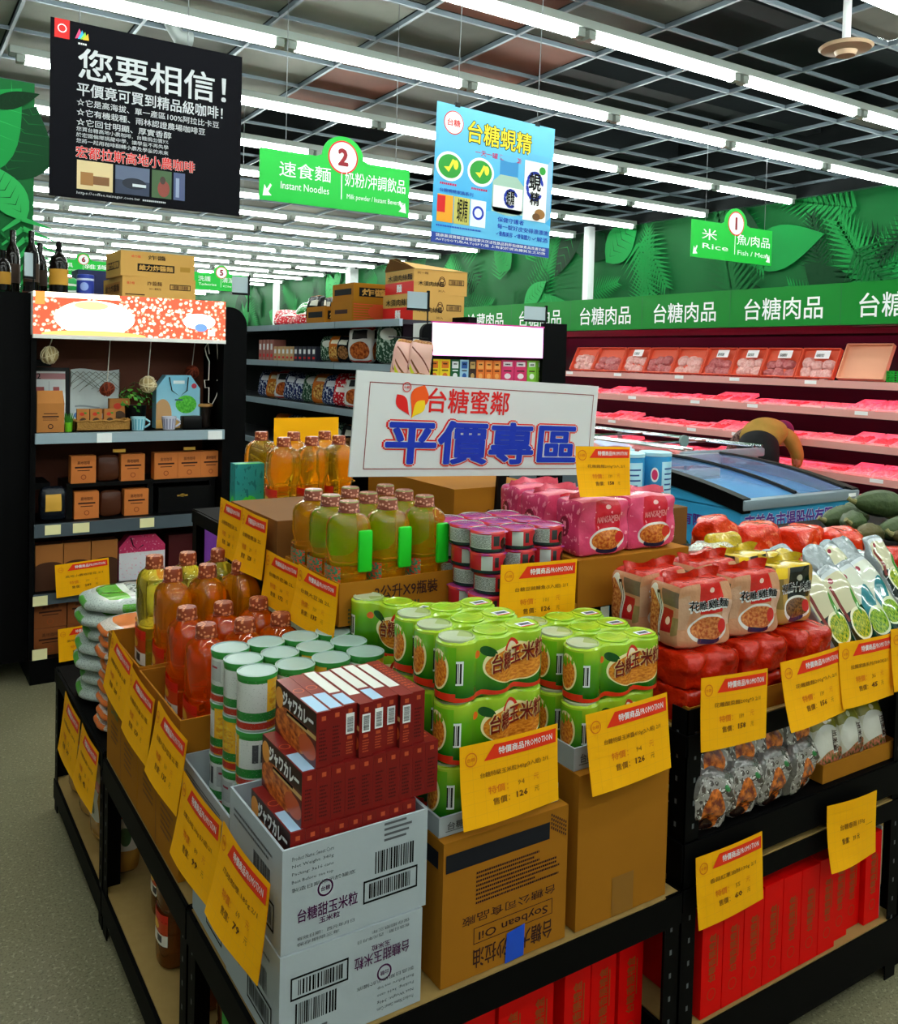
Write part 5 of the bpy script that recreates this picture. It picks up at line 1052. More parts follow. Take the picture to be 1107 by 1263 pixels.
# ------------------------------------------------------------------ cartons
def d_white(flip, seed, name):
    def d(mb, f, l, W_, D_, H_):
        def F(x, y, l_=1): return f(W_-x, H_-y, l_) if flip else f(x, y, l_)
        class Q:
            def __call__(s, x, y, l=1): return F(x, y, l)
        q = Q()
        def rc(x0, y0, x1, y1, m): (rect(mb, f, W_-x1, H_-y1, W_-x0, H_-y0, m) if flip else rect(mb, f, x0, y0, x1, y1, m))
        text(mb, name, q, W_*.1, H_*.27, W_*.5, H_*.4, INKP, .02); text(mb, '玉米粒', q, W_*.24, H_*.2, W_*.38, H_*.26, INKP, .02); n = 22
        vs = []
        for k in range(n): a = 2*pi*k/n; vs += [F(W_*.28+.014*cos(a), H_*.53+.014*sin(a), 1), F(W_*.28+.011*cos(a), H_*.53+.011*sin(a), 1)]
        mb.add(vs, [(2*k, (2*k+2) % (2*n), (2*k+3) % (2*n), 2*k+1) for k in range(n)], INKP); text(mb, '台糖', q, W_*.28-.008, H_*.53-.004, W_*.28+.008, H_*.53+.004, INKP, .01)
        for i, s in enumerate(('Product Name: Sweet Corn', 'Net Weight: 340g', 'Packing: 3x16 cans', 'Best Before: see top', '製造日期標示於罐底')): text(mb, s, q, W_*.06, H_*(.88-.075*i), W_*(.33 if i < 4 else .48), H_*(.92-.075*i), INKG, 0, res=1)
        for i, s in enumerate(('有效日期：西元年月日', '保存期限三年')): text(mb, s, q, W_*.1, H_*(.1-.055*i), W_*(.48-.1*i), H_*(.135-.055*i), INKG, 0, res=1)
        lns = [(W_*.68, H_*.8+.009*i, W_*(.84+.02*(i % 3))) for i in range(4)]
        for x0, y0, x1 in lns: rc(x0, y0, x1, y0+.004, INKG)
        r2 = random.Random(seed)
        def bars(x0, y0, x1, y1, sd):
            r3 = random.Random(sd); p = x0
            while p < x1: w_ = r3.choice((.0012, .002, .003)); rc(p, y0, min(p+w_, x1), y1, INK); p += w_+r3.choice((.0014, .002, .003))
        bars(W_*.62, H_*.5, W_*.9, H_*.72, seed); bars(W_*.58, H_*.27, W_*.88, H_*.42, seed+1)
        for a, b, c, e in ((W_*.54, H_*.23, W_*.93, H_*.25), (W_*.54, H_*.44, W_*.93, H_*.46), (W_*.54, H_*.23, W_*.55, H_*.46), (W_*.92, H_*.23, W_*.93, H_*.46)): rc(a, b, c, e, INK)
        # left face
        barcode(mb, l, D_*.5, H_*.45, D_*.8, H_*.68, INK, 1, seed+3); frame(mb, l, D_*.44, H_*.12, D_*.88, H_*.4, .004, INK); barcode(mb, l, D_*.48, H_*.17, D_*.84, H_*.35, INK, 1, seed+5); text(mb, '台糖', l, D_*.12, H_*.3, D_*.3, H_*.5, mat('navy ink', '#24386c', .6), .02); lines(mb, l, D_*.1, H_*.74, D_*.9, H_*.86, 2, INKG)
    return d
simplebox('corn_carton', 'lower printed white carton at the near corner of the rack', 'carton', .535, .795, 1.277, 1.525, .491, .655, CWHITE, d_white(True, 5, '台糖甜玉米粒'))
def opencarton(name, label, x0, x1, y0, y1, z0, z1, m, deco=None, wall=.004, floor_z=.01, inner=None, hf=1, cat='carton'):
    W_, D_, H_ = x1-x0, y1-y0, z1-z0; mb = MB(); inner = inner or m
    mb.box(-W_/2, W_/2, -D_/2, D_/2, 0, floor_z, m)
    mb.box(-W_/2, W_/2, -D_/2, -D_/2+wall, floor_z, H_*hf, m); mb.box(-W_/2, W_/2, D_/2-wall, D_/2, floor_z, H_, m); mb.box(-W_/2, -W_/2+wall, -D_/2+wall, D_/2-wall, floor_z, H_, m); mb.box(W_/2-wall, W_/2, -D_/2+wall, D_/2-wall, floor_z, H_, m)
    if deco: deco(mb, Pl((-W_/2, -D_/2, 0), (1, 0, 0), (0, 0, 1), .0008), Pl((-W_/2, D_/2, 0), (0, -1, 0), (0, 0, 1), .0008), W_, D_, H_)
    return tag(mb.build(name, None, ((x0+x1)/2, (y0+y1)/2, z0), smooth=0), label, cat)
opencarton('corn_carton', 'upper open white carton holding the curry boxes', .537, .803, 1.28, 1.525, .656, .825, CWHITE, d_white(False, 9, '台糖甜玉米粒'), floor_z=.09)
simplebox('corn_carton', 'lower white carton on the left aisle side under the corn cans', 'carton', .537, .86, 1.53, 1.735, .491, .655, CWHITE, d_white(False, 13, '台糖玉米醬'))
opencarton('corn_carton', 'upper open white carton holding the corn cans', .538, .895, 1.53, 1.825, .656, .765, CWHITE, d_white(False, 17, '台糖玉米醬'), floor_z=.02)
def d_brown(mb, f, l, W_, D_, H_):
    rect(mb, l, D_*.48, 0, D_*.49, H_, KRAFTD); text(mb, '台糖', l, D_*.15, H_*.4, D_*.4, H_*.6, mat('faint green ink', '#6a6a2c', .7), .02); lines(mb, l, D_*.15, H_*.2, D_*.42, H_*.36, 4, KRAFTD); text(mb, '大豆油', l, D_*.6, H_*.4, D_*.9, H_*.58, mat('faint green ink', '#6a6a2c', .7), .02); lines(mb, l, D_*.6, H_*.15, D_*.9, H_*.35, 5, KRAFTD)
opencarton('oil_carton', 'near brown carton of orange oil bottles on the left side', .535, .845, 1.83, 2.175, .491, .835, KRAFT, d_brown, floor_z=.21)
opencarton('oil_carton', 'far brown carton of orange oil bottles on the left side', .535, .845, 2.18, 2.512, .491, .84, KRAFT, d_brown, floor_z=.21)
def d_soy(mb, f, l, W_, D_, H_):
    class Q:
        def __call__(s, x, y, l=1): return f(W_-x, H_-y, l)
    q = Q()
    rect(mb, f, .005, H_*.79, W_*.84, H_*.915, mat('navy print band', '#10121c', .6))
    for i in range(8):
        for j in range(4): rect(mb, f, W_*.85+.005*i, H_*(.86-.012*i)+.008*j, W_*.85+.005*i+.003, H_*(.86-.012*i)+.008*j+.005, INKB)
    text(mb, '台糖大豆沙拉油', q, W_*.12, H_*.81, W_*.76, H_*.95, INKB, .02, 1)
    q2 = Pl((0, 0, 0), (1, 0, 0), (0, 0, 1))
    for a, b, c, d in ((.12, .225, .76, .23), (.12, .335, .76, .34), (.12, .225, .125, .34), (.755, .225, .76, .34)): rect(mb, f, W_*(1-c), H_*(b), W_*(1-a), H_*(d), INKB)
    text(mb, 'Soybean Oil', q, W_*.16, H_*.68, W_*.72, H_*.755, INKB, .012, 1); text(mb, '台糖公司食品廠', q, W_*.1, H_*.56, W_*.85, H_*.625, INKB, 0, 1)
    lines(mb, f, W_*.25, H_*.5, W_*.95, H_*.74, 8, INKB, 1, 6, .5)
    poly(mb, f, [(W_*.49, 0), (W_*.64, .002), (W_*.645, .062), (W_*.5, .056)], mat('blue tape', '#1c4fc8', .35), 3)
    rect(mb, l, D_*.05, H_*.8, D_*.95, H_*.92, mat('navy print band', '#10121c', .6))
simplebox('oil_carton', 'brown soybean oil carton printed upside down with blue tape', 'carton', .838, 1.122, 1.28, 1.60, .491, .752, KRAFT, d_soy)
def d_tape(mb, f, l, W_, D_, H_): rect(mb, f, W_*.38, 0, W_*.62, H_*.26, mat('brown tape', '#8f6020', .3)); rect(mb, l, D_*.46, 0, D_*.47, H_, KRAFTD)
simplebox('plain_carton', 'tall plain brown carton under the second corn pack stack', 'carton', 1.148, 1.395, 1.28, 1.58, .491, .812-.012, KRAFT, d_tape)
for x0, x1, z, lb, pads in ((.84, 1.112, .753, 'white tray under the nearer green corn packs', 1), (1.15, 1.40, .801, 'white tray under the second green corn pack stack', 0)):
    def dtr(mb, f, l, W_, D_, H_): text(mb, '台糖玉米', f, W_*.06, H_*.3, W_*.34, H_*.7, INKG, .02); rect(mb, f, W_*.05, H_*.2, W_*.7, H_*.24, INKG)
    opencarton('corn_tray', lb, x0, x1, 1.3, 1.585, z, z+(.035 if pads else .045), CWHITE, dtr, floor_z=.006, cat='tray')
def d_nine(mb, f, l, W_, D_, H_):
    text(mb, '2公升X9瓶裝', f, W_*.28, H_*.52, W_*.82, H_*.85, INKB, .02)
    for i in range(22):
        for j in range(4): rect(mb, f, W_*.07+.0085*i, H_*.06+.009*j-.0002*i, W_*.07+.0085*i+.005, H_*.06+.009*j+.005, mat('olive dot print', '#4a4420', .7))
opencarton('oil_carton', 'cut down brown carton holding nine green handled oil bottles', .858, 1.168, 1.755, 2.065, 1.006, 1.102, KRAFT, d_nine, floor_z=.005)
simplebox('oil_carton', 'closed brown carton behind the green handled bottles', 'carton', .858, 1.168, 2.12, 2.47, 1.006, 1.18, KRAFTD, None)
def d_logo(mb, f, l, W_, D_, H_): text(mb, '◎台糖精緻食品', f, W_*.36, H_*.55, W_*.86, H_*.72, INKB, .02)
simplebox('plain_carton', 'large brown carton behind the big white sign', 'carton', 1.40, 1.71, 2.13, 2.66, 1.006, 1.228, KRAFT, d_logo)
simplebox('plain_carton', 'brown carton standing under the red fish cans', 'carton', 1.13, 1.40, 1.592, 1.735, .491, 1.005, KRAFTD, None)
opencarton('can_tray', 'shallow brown tray under the red fish cans', 1.118, 1.40, 1.59, 1.86, 1.0055, 1.03, KRAFT, floor_z=.02, cat='tray')
simplebox('noodle_carton', 'brown carton under the pink noodle packs', 'carton', 1.42, 1.80, 1.61, 1.98, 1.006, 1.125, KRAFT, lambda mb, f, l, W_, D_, H_: rect(mb, l, D_*.2, H_*.3, D_*.5, H_*.6, INKB))
# ------------------------------------------------------------------ curry boxes
CUR = dmat('curry box face', '#5c1210', [('en', .42, .3, .42, .34, 0, '#e07a2a', '#8a2c10', 9), ('r', 0, 1, .62, .98, '#2a0e0c'), ('e', .1, .72, .1, .2, 0, '#e89a3c'), ('r', .3, 1, .5, .58, '#d8b06a'), ('e', .8, .25, .2, .2, 0, '#c8542a')], .3)
MAR = mat('maroon curry box', '#7a1512', .35); MARD = mat('dark maroon print', '#4a0a0a', .4); CBLUE = mat('pale blue box flap', '#9fc0dc', .4); CWT = mat('white box flap', '#d8d8d2', .4); CORG = mat('orange box print', '#c0502c', .4)
def curry(kind):
    W_, D_, H_ = .0252, .172, .0905; mb = MB(); mb.box(-W_/2, W_/2, -D_/2, D_/2, 0, H_, MAR)
    f = Pl((-W_/2, -D_/2, 0), (1, 0, 0), (0, 0, 1), .0004); l_ = Pl((-W_/2, D_/2, 0), (0, -1, 0), (0, 0, 1), .0005); tp = Pl((-W_/2, -D_/2, H_), (1, 0, 0), (0, 1, 0), .0004)
    rect(mb, l_, 0, 0, D_, H_, CUR); text(mb, 'ジャワカレー', l_, D_*.2, H_*.63, D_*.95, H_*.93, TWHITE, .06, 3); rect(mb, l_, D_*.3, H_*.55, D_*.8, H_*.6, INK, 2)
    rect(mb, f, W_*.35, H_*.84, W_*.65, H_*.92, CORG)
    if kind in (1, 2):
        rect(mb, f, W_*.2, H_*.46, W_*.8, H_*.84 if kind == 1 else H_*.8, TWHITE); barcode(mb, f, W_*.28, H_*.5, W_*.72, H_*.78, INK, 2, 4+kind, True); rect(mb, f, W_*.3, H_*.36, W_*.65, H_*.42, CORG); lines(mb, f, W_*.25, H_*.08, W_*.75, H_*.33, 5, CORG)
    else: lines(mb, f, W_*.2, H_*.1, W_*.8, H_*.7, 9, MARD, 1, 5+kind); 
    if kind == 1: rect(mb, tp, W_*.1, D_*.35, W_*.9, D_*.98, CWT); rect(mb, tp, W_*.1, D_*.02, W_*.9, D_*.3, CBLUE)
    elif kind == 2: rect(mb, tp, W_*.1, D_*.25, W_*.9, D_*.97, CWT)
    elif kind == 0: rect(mb, tp, W_*.08, D_*.02, W_*.92, D_*.42, CBLUE); ring(mb, tp, W_*.5, D_*.6, W_*.4, .002, CORG)
    else: lines(mb, tp, W_*.15, D_*.1, W_*.85, D_*.9, 12, CORG, 1, 9)
    o = mb.build('curry_box', smooth=0); return tag(o, 'curry box', 'curry box')
cst = {k: Stamp(curry(k), 'curry boxes') for k in range(4)}
kinds = [0, 0, 1, 2, 1, 2, 2, 3]
for k in range(8): cst[kinds[k]]((.610+.0258*k, 1.295+.086+.004*(k % 3), .9365), 0, 'maroon curry box in the top layer on the white carton, %s from the aisle corner' % ORD[k])
for k in range(10): cst[0 if k == 0 else 3]((.586+.0256*k, 1.293+.086, .8455), 0, 'maroon curry box in the middle layer on the white carton, %s from the aisle corner' % ORD[k])
for k in range(9): cst[0 if k == 0 else 3]((.566+.0256*k, 1.285+.09, .7545), 0, 'maroon curry box sunk in the open white carton, %s from the aisle corner' % ORD[k])
# ------------------------------------------------------------------ corn cans
LID = mat('translucent white can lid', '#93aaa2', .25); RIM = mat('can rim', '#a8b4a8', .3, .6)
canlab = dmat('corn can label', '#d8dcd8', [('r', 0, 1, .9, 1, '#2f8a34'), ('r', .22, .42, 0, 1, '#f0b428'), ('en', .32, .6, .08, .25, 0, '#f4c83c', '#d88a1c', 14), ('r', 0, 1, .2, .36, '#2c8a3a'), ('r', 0, 1, .05, .17, '#cc3a28'), ('r', .55, .60, .48, .82, '#4a4c50'), ('r', .60, .62, .48, .82, '#c8ccc8'), ('r', .62, .66, .48, .82, '#3a3c40'), ('r', .70, .84, .45, .85, '#b8bcba'), ('r', .72, .8, .7, .74, '#a03040'), ('s', 60, .66, '#9aa09c')], .3)
t = thing('corn_can', 'corn can', 'can')
mb = MB(); mb.lathe([(.036, 0), (.0375, .003), (.0375, .102)], canlab, 28, mats=[RIM, canlab]); mb.build('can_body', t)
mb = MB(); mb.lathe([(.0385, .098), (.039, .1065), (.036, .1075), (.035, .1055), (.001, .1052)], LID, 28, mats=[mat('green lid skirt', '#3c9a44', .3)]+[LID]*4); mb.build('plastic_lid', t)
pl = Pl((0, 0, .1058), (1, 0, 0), (0, 1, 0), .0004)
st = Stamp(t, 'corn cans with pale lids')
layers = ('top', 'middle', 'bottom')
for L in range(3):
    for i in range(4):
        for j in range(3):
            st((.615+.0772*i+.006*L*0, 1.605+.0772*j, 1.0-.1075*(L+1)), R_(40*(i*3+j+L*5)+200), 'corn can, %s layer, %s from the aisle, %s row behind the curry' % (layers[L], ORD[i], ORD[j]))
# ------------------------------------------------------------------ oil bottles
CAPC = dmat('brown bottle cap', '#8a4a38', [('v', 14, 3, .36, '#e2a890'), ('r', 0, 1, .9, 1, '#8a9a5c')], .4)
CAPB = dmat('rust bottle cap', '#8c3c20', [('v', 14, 3, .36, '#e09468')], .4)
def oilm(name, c, tr, rough=.04):
    return mat(name, c, rough, 0, .5, trans=tr, ior=1.33, coat=.25)
def bottle(label, h, w_, d_, m, cap, handle=None, lab=None, waist=1.0):
    t = thing('oil_bottle', label, 'bottle'); r = w_/2; nh = .03/h
    pr = [(.82, 0), (.97, .02), (1, .06), (1, .18), (.97*waist, .26), (.93*waist, .36), (.95*waist, .5), (1, .6), (1, .74), (.97, .8), (.88, .845), (.7, .876), (.48, .897), (.38, .91)]
    mb = MB(); mb.lathe([(r*a, h*b) for a, b in pr]+[(.001, h*.9)], m, 28, sq=2.7, sy=d_/w_); mb.build('bottle_body', t)
    mb = MB(); cr = .0215; mb.lathe([(cr*.9, h*.9), (cr*1.14, h*.902), (cr*1.14, h*.915), (cr*.98, h*.918), (cr*1.08, h*.924), (cr*1.06, h*.985), (cr*.95, h), (.001, h)], cap, 24); mb.build('cap', t)
    mb = MB()
    for k in range(3): mb.tube([(r*1.005*cos(a)/((abs(cos(a))**2.7+abs(sin(a))**2.7)**(1/2.7)), r*1.005*d_/w_*sin(a)/((abs(cos(a))**2.7+abs(sin(a))**2.7)**(1/2.7)), h*(.3+.1*k)) for a in [2*pi*q/24 for q in range(25)]], .0012, m, 4)
    mb.build('grip_ridge', t)
    if handle:
        mb = MB(); mb.box(r*.05, r*.74, -d_/2-.008, -d_/2+.004, h*.41, h*.77, handle, bev=.005); mb.build('handle', t)
    if lab:
        mb = MB(); n = 8
        def lf(a, b):
            th = pi*.72+a*pi*.56; q = 1/((abs(cos(th))**2.7+abs(sin(th))**2.7)**(1/2.7)); return (r*1.01*q*cos(th)-.0006, r*1.01*d_/w_*q*sin(th), h*(.2+.26*b))
        mb.grid(lf, 8, 4, lab, True); mb.build('label', t)
    return t
ORA = oilm('orange oil', '#ff9a10', .8); ORD_ = oilm('deep orange oil', '#ff6602', .76); YOIL = oilm('pale yellow green oil', '#e8d038', .82); GOIL = oilm('light golden oil', '#ffc012', .82, .02); AOIL = oilm('golden oil', '#fac424', .84, .02)
labo = dmat('oil label', '#c8441c', [('r', 0, 1, 0, .35, '#e8e4d8'), ('r', 0, 1, .72, 1, '#d82a1c'), ('r', .55, .8, .08, .3, '#2a2a2c'), ('e', .4, .55, .25, .14, 0, '#f0c040')], .35)
for (nm, m, w_, d_, h, pts, c) in (('yellow', YOIL, .088, .14, .35, [(.636, 2.435), (.726, 2.435), (.815, 2.44)], 'far'), ('orange', ORA, .088, .14, .35, [(.64, 2.272), (.729, 2.272), (.818, 2.272)], 'third'), ('orange', ORD_, .086, .13, .30, [(.62, 2.08), (.708, 2.08), (.797, 2.08)], 'second'), ('orange', ORD_, .086, .13, .30, [(.618, 1.928), (.706, 1.926), (.794, 1.93)], 'nearest')):
    st = Stamp(bottle('oil bottle', h, w_, d_, m, CAPB, None, labo), 'orange oil bottles in brown cartons')
    for k, (x, y) in enumerate(pts): st((x, y, .702), R_(-4+4*k), '%s oil bottle in the %s row of the left cartons, %s from aisle' % (nm, c, ORD[k]))
HG = mat('bright green handle', '#22d02c', .35, trans=.1)
labg = dmat('green oil label', '#2f8a6a', [('s', 12, .52, '#d84a2a'), ('r', 0, 1, .0, .2, '#e8e0c0')], .35)
st = Stamp(bottle('oil bottle', .262, .098, .096, GOIL, CAPC, HG, labg, .9), 'green handled oil bottles')
for i in range(3):
    for j in range(3): st((.908+.1005*i, 1.8165+.098*j, 1.012), R_(3*i-3), 'green handled oil bottle in the cut carton, %s row, %s from left' % (ORD[j], ORD[i]))
st = Stamp(bottle('oil bottle', .31, .108, .105, AOIL, CAPB, None, labo, .86), 'tall golden oil bottles')
nm = ('left', 'middle', 'right')
for k, (x, y, l) in enumerate(((1.135, 2.76, 'left bottle of the front row'), (1.235, 2.76, 'middle bottle of the front row'), (1.34, 2.77, 'right bottle of the front row'), (1.145, 2.99, 'lone bottle furthest left'), (1.25, 2.95, 'left bottle of the back row, half hidden'), (1.37, 2.95, 'right bottle of the back row, half hidden'))):
    st((x, y, 1.021), 0, 'tall golden oil bottle by the plain card, %s' % l)
mb = MB(); mb.box(-.05, .05, -.025, .025, 0, .215, dmat('teal packet', '#2a8a8a', [('g', .6, 0, '#3cb83c'), ('e', .5, .2, .4, .3, 0, '#4cc83c'), ('s', 8, .6, '#1c6a6c')], .3)); tag(mb.build('packet', None, (1.055, 2.88, 1.021)), 'teal and green packet standing left of the tall golden bottles', 'packet')
# dark bottles in the shade of the lower shelf
st = Stamp(bottle('oil bottle', .29, .09, .1, oilm('dark amber oil', '#8a4a14', .6), CAPB, None, labo), 'bottles on the lower left shelf')
for k, (x, y) in enumerate(((.66, 2.33), (.62, 2.13), (.64, 1.95))): st((x, y, .126), 0, 'amber oil bottle in the shade of the lower left shelf, %s from the far end' % ORD[k])
st = Stamp(bottle('oil bottle', .29, .09, .1, oilm('brown sauce', '#6a3a14', .5), CAPB, mat('green tag', '#3c9a3c', .4), labo), 'bottles under the white cartons')
for k, (x, y) in enumerate(((.62, 1.66), (.62, 1.5))): st((x, y, .131), R_(-70), 'brown oil bottle on the lower shelf under the white cartons, %s' % ('further', 'nearer')[k])
# ------------------------------------------------------------------ green corn packs of three
CR_, CH = .0385, .104
packf = dmat('green pack front', '#0b5c0c', [('g', .1, 1.05, '#74c01a'), ('g', .7, 1.5, '#e4e040'), ('d', 0, 0, 9, 9.1, '#000000'), ('e', .66, .5, .315, .36, .22, '#f2e8a8'), ('en', .66, .48, .29, .32, .22, '#ec9a30', '#c86a1c', 26), ('e', .62, .72, .09, .22, 0, '#d2301e'), ('e', .62, .72, .065, .16, 0, '#f2e0c0'), ('e', .385, .78, .06, .11, .5, '#14521c'), ('w', 3, -.02, .085, .05, '#dc3318'), ('r', .045, .125, .3, .72, '#e8ecea'), ('r', .055, .062, .33, .68, '#222222'), ('r', .068, .08, .33, .68, '#222222'), ('r', .086, .091, .33, .68, '#222222'), ('r', .097, .112, .33, .68, '#222222'), ('e', .28, .76, .03, .07, 0, '#e86a1c')], .22, coat=.4)
packe = dmat('green pack end', '#0f6a10', [('g', .1, 1, '#74c01a'), ('e', .5, .52, .32, .4, 0, '#f2e8a8'), ('en', .5, .5, .27, .34, 0, '#ec9a30', '#c05a1c', 16), ('r', 0, 1, .0, .08, '#dc3318')], .22, coat=.4)
packt = mat('green wrap top', '#46a81c', .2, coat=.5, var=(22, '#d4dc34', .9), bump=(50, .5, .005)); LIDY = dmat('can end', '#98a868', [('e', .5, .5, .5, .5, 0, '#b0ba98')], .25)
def pack(label, seed):
    t = thing('corn_pack', label, 'can pack'); n = 60; d = CR_*2
    def half(x):
        k = round(x/d); k = max(-1, min(1, k)); q = max(0, CR_**2-(x-k*d)**2)**.5
        return max(q, CR_*.72) if abs(x) < d*1.0 else q
    N = 48; xs = [(-1.5*d)*cos(pi*i/N) for i in range(N+1)]
    mb = MB()
    def ff(a, b, s):
        x = -1.5*d*cos(pi*a); y = half(x); w_ = 1+.012*noise.noise(Vector((x*40+seed, b*4, s)))
        return (x*w_, s*-y*w_, CH*b)
    def front(a, b): return ff(a, b, 1)
    # uv by true x
    def g(s, m, m2):
        vs = []; fs = []; uv = []; ms = []; nv = 4
        for j in range(nv+1):
            for i in range(N+1): vs.append(ff(i/N, j/nv, s))
        for j in range(nv):
            for i in range(N):
                q = (j*(N+1)+i, j*(N+1)+i+1, (j+1)*(N+1)+i+1, (j+1)*(N+1)+i); u = [((1-cos(pi*ii/N))/2, jj/nv) for ii, jj in ((i, j), (i+1, j), (i+1, j+1), (i, j+1))]
                fs.append(q if s > 0 else q[::-1]); uv.append(u if s > 0 else u[::-1]); ms.append(m)
        mb.add(vs, fs, ms, uv)
    g(1, packf, packe); g(-1, packf, packe)
    # end picture patch
    vs = []
    for s in (-1, 1): mb.grid(lambda a, b: (s*(d+CR_*1.012*cos((a-.5)*1.9)), s*CR_*1.012*sin((a-.5)*1.9), CH*(.08+.88*b)), 8, 3, packe)
    top = [ff(i/N, 1, 1) for i in range(N+1)]+[ff(i/N, 1, -1) for i in range(N-1, 0, -1)]
    inner = [(x*.93, y*.86, CH+.004+.003*noise.noise(Vector((x*60, y*60, seed)))) for x, y, z in top]; k = len(top)
    mb.add(top+inner, [(i, (i+1) % k, (i+1) % k+k, i+k) for i in range(k)]+[tuple(range(k, 2*k))], packt)
    fm = lambda x, y, l=1: Vector((x, -half(x)-.0012*l, y+.16*(x-.03)))
    text(mb, '台糖玉米粒', fm, -.022, .046, .1, .084, mat('pale outline print', '#f4dc90', .4), .06, 1, ref=.06); text(mb, '台糖玉米粒', fm, -.022, .046, .1, .084, mat('maroon print', '#7c1810', .4), .024, 3, ref=.06)
    rect(mb, Pl((d, 0, CH+.006), (1, 0, 0), (0, 1, 0)), -.016, -.016, .018, .004, TWHITE); rect(mb, Pl((d, 0, CH+.006), (1, 0, 0), (0, 1, 0)), -.012, -.013, .014, -.001, INKG, 2); rect(mb, Pl((d, 0, CH+.006), (1, 0, 0), (0, 1, 0)), -.016, -.02, .018, -.016, TRED)
    mb.build('shrink_wrap', t, smooth=40)
    for q in (-1, 0, 1):
        mb = MB(); mb.lathe([(CR_*.86, CH-.004), (CR_*.88, CH+.0065), (CR_*.8, CH+.008), (CR_*.76, CH+.006), (.001, CH+.006)], LIDY if q < 0 else packt, 24, c=(q*d, 0, 0)); mb.build('can_end', t)
    return t
st = Stamp(pack('corn pack', 1), 'green corn packs of three'); PK = CH+.009
for L, z in enumerate((.76, .76+PK, .76+2*PK)):
    for j in range(3): st((.966+.006*(L % 2)+.004*j+(.006 if L == 2 else 0), 1.345+.083*j, z), R_((-2, 1, 2)[L]), 'green corn pack in the nearer stack, %s layer, %s from front' % (('bottom', 'middle', 'top')[L], ORD[j]))
for L, z in enumerate((.812, .812+PK)):
    for j in range(3): st((1.277+.006*L, 1.345+.083*j, z), R_((1, -2)[L]), 'green corn pack in the second stack, %s layer, %s from the front' % (('lower', 'upper')[L], ORD[j]))
# two packs standing end-on at the left behind the curry boxes
simplebox('plain_carton', 'hidden brown carton under the sideways green corn packs', 'carton', .9, 1.0, 1.61, 1.735, .491, .86, KRAFTD, None)
for L in range(2): st((.955, 1.665+.0*L, .861+PK*L*.9+.0), R_(-62), 'sideways green corn pack behind the nearer stack, %s one' % ('lower', 'upper')[L])
# ------------------------------------------------------------------ red fish cans
ECAN = dmat('red fish can print', '#b8202a', [('r', 0, 1, 0, .16, '#1c3438'), ('r', .1, .2, .16, .86, '#b4bcb8'), ('r', .22, .26, .3, .8, '#2a2c2c'), ('r', .45, .68, .16, .86, '#b4bcb8'), ('sr', .45, .68, .2, .8, 60, .5, '#6a706c'), ('e', .36, .4, .05, .3, 0, '#1c1010'), ('e', .82, .4, .05, .3, 0, '#1c1010'), ('r', .7, .76, .3, .8, '#2a2c2c'), ('r', 0, 1, .88, 1, '#d83a3c')], .25, coat=.4)
EWR = mat('purple shrink film', '#5c3a94', .2, coat=.3, var=(25, '#c8304c', 1), bump=(60, .6, .004)); ER = .0415
t = thing('fish_can_pack', 'fish can pack', 'can pack')
for q in (-1, 0, 1):
    mb = MB(); mb.lathe([(ER*.97, 0), (ER, .003), (ER, .043), (ER*.96, .0455), (ER*.9, .043), (.001, .043)], ECAN, 28, c=(0, q*ER*2, 0), mats=[ECAN, ECAN, ECAN, RIM, RIM]); mb.build('can', t)
mb = MB(); mb.grid(lambda a, b: ((2*a-1)*ER*(.62+.36*abs(sin(b*3*pi))**.5), (2*b-1)*ER*2.95, .0425+.005*abs(sin(b*3*pi))**.4*sin(pi*a)**.3+.001*noise.noise(Vector((a*6, b*9, 0)))), 10, 36, EWR); mb.build('shrink_film', t)
st = Stamp(t, 'red fish can packs of three')
for L in range(4):
    for i in range(3): st((1.172+.0835*i+.006*((L*7) % 3)-.004*L*0, 1.725, 1.0265+.0485*(3-L)), R_((1, -2, 2, 0)[L]+180*((L+i) % 2)), 'red fish can pack, %s layer from the top, %s column' % (ORD[L], ORD[i]))
# ------------------------------------------------------------------ noodle packs
def noodle_pack(label, front, side, top, title, tm, w_=.172, d=.1, h=.15, seed=0, crimp=.0, cat='noodle pack'):
    mb, fm = puff(w_, d, h, front, side, top, n=16, k=8, nz=.0055, ns=22, seed=seed)
    f = lambda x, y, l=1: fm(x-w_/2, y, l*.6+.5)
    pk = title[0] == 'N'
    if not pk: text(mb, title, f, w_*.16, h*.55, w_*.88, h*.72, TWHITE, .06, 1, ref=.06, res=1)
    text(mb, title, f, w_*(.33 if pk else .16), h*.58, w_*(.75 if pk else .88), h*.72, tm, .02, 3, ref=.06, res=1)
    b = mb.build('noodle_pack', smooth=60); 
    mb = MB(); mb.grid(lambda a, q: ((2*a-1)*w_*.47, .012*sin(a*9+seed)*q+(.5-q)*.012*0, h*.965+.02*q+.004*sin(a*14+seed)*q), 16, 3, top); mb.grid(lambda a, q: ((2*a-1)*w_*.47, .012*sin(a*9+seed)*q+.0015, h*.965+.02*q+.004*sin(a*14+seed)*q), 16, 3, top, True)
    fin = mb.build('sealed_fin', b); return tag(b, label, cat)
bowl = lambda c1, c2: [('e', .55, .27, .34, .22, 0, '#e4e2dc'), ('e', .55, .1, .2, .1, 0, '#16204c'), ('en', .55, .28, .3, .17, 0, c1, c2, 22), ('e', .78, .3, .1, .1, 0, '#cc2a2a')]
RNF = dmat('chicken noodle front', '#c8906c', [('r', .38, .8, .5, 1, '#cc2420'), ('r', 0, .2, .3, .8, '#c49a7c'), ('r', .8, 1, .3, .7, '#dcb49c'), ('e', .6, .86, .05, .045, 0, '#f0c8b8')]+bowl('#d88a4c', '#a84a24'), .2, coat=.3, bump=(40, .7, .006))
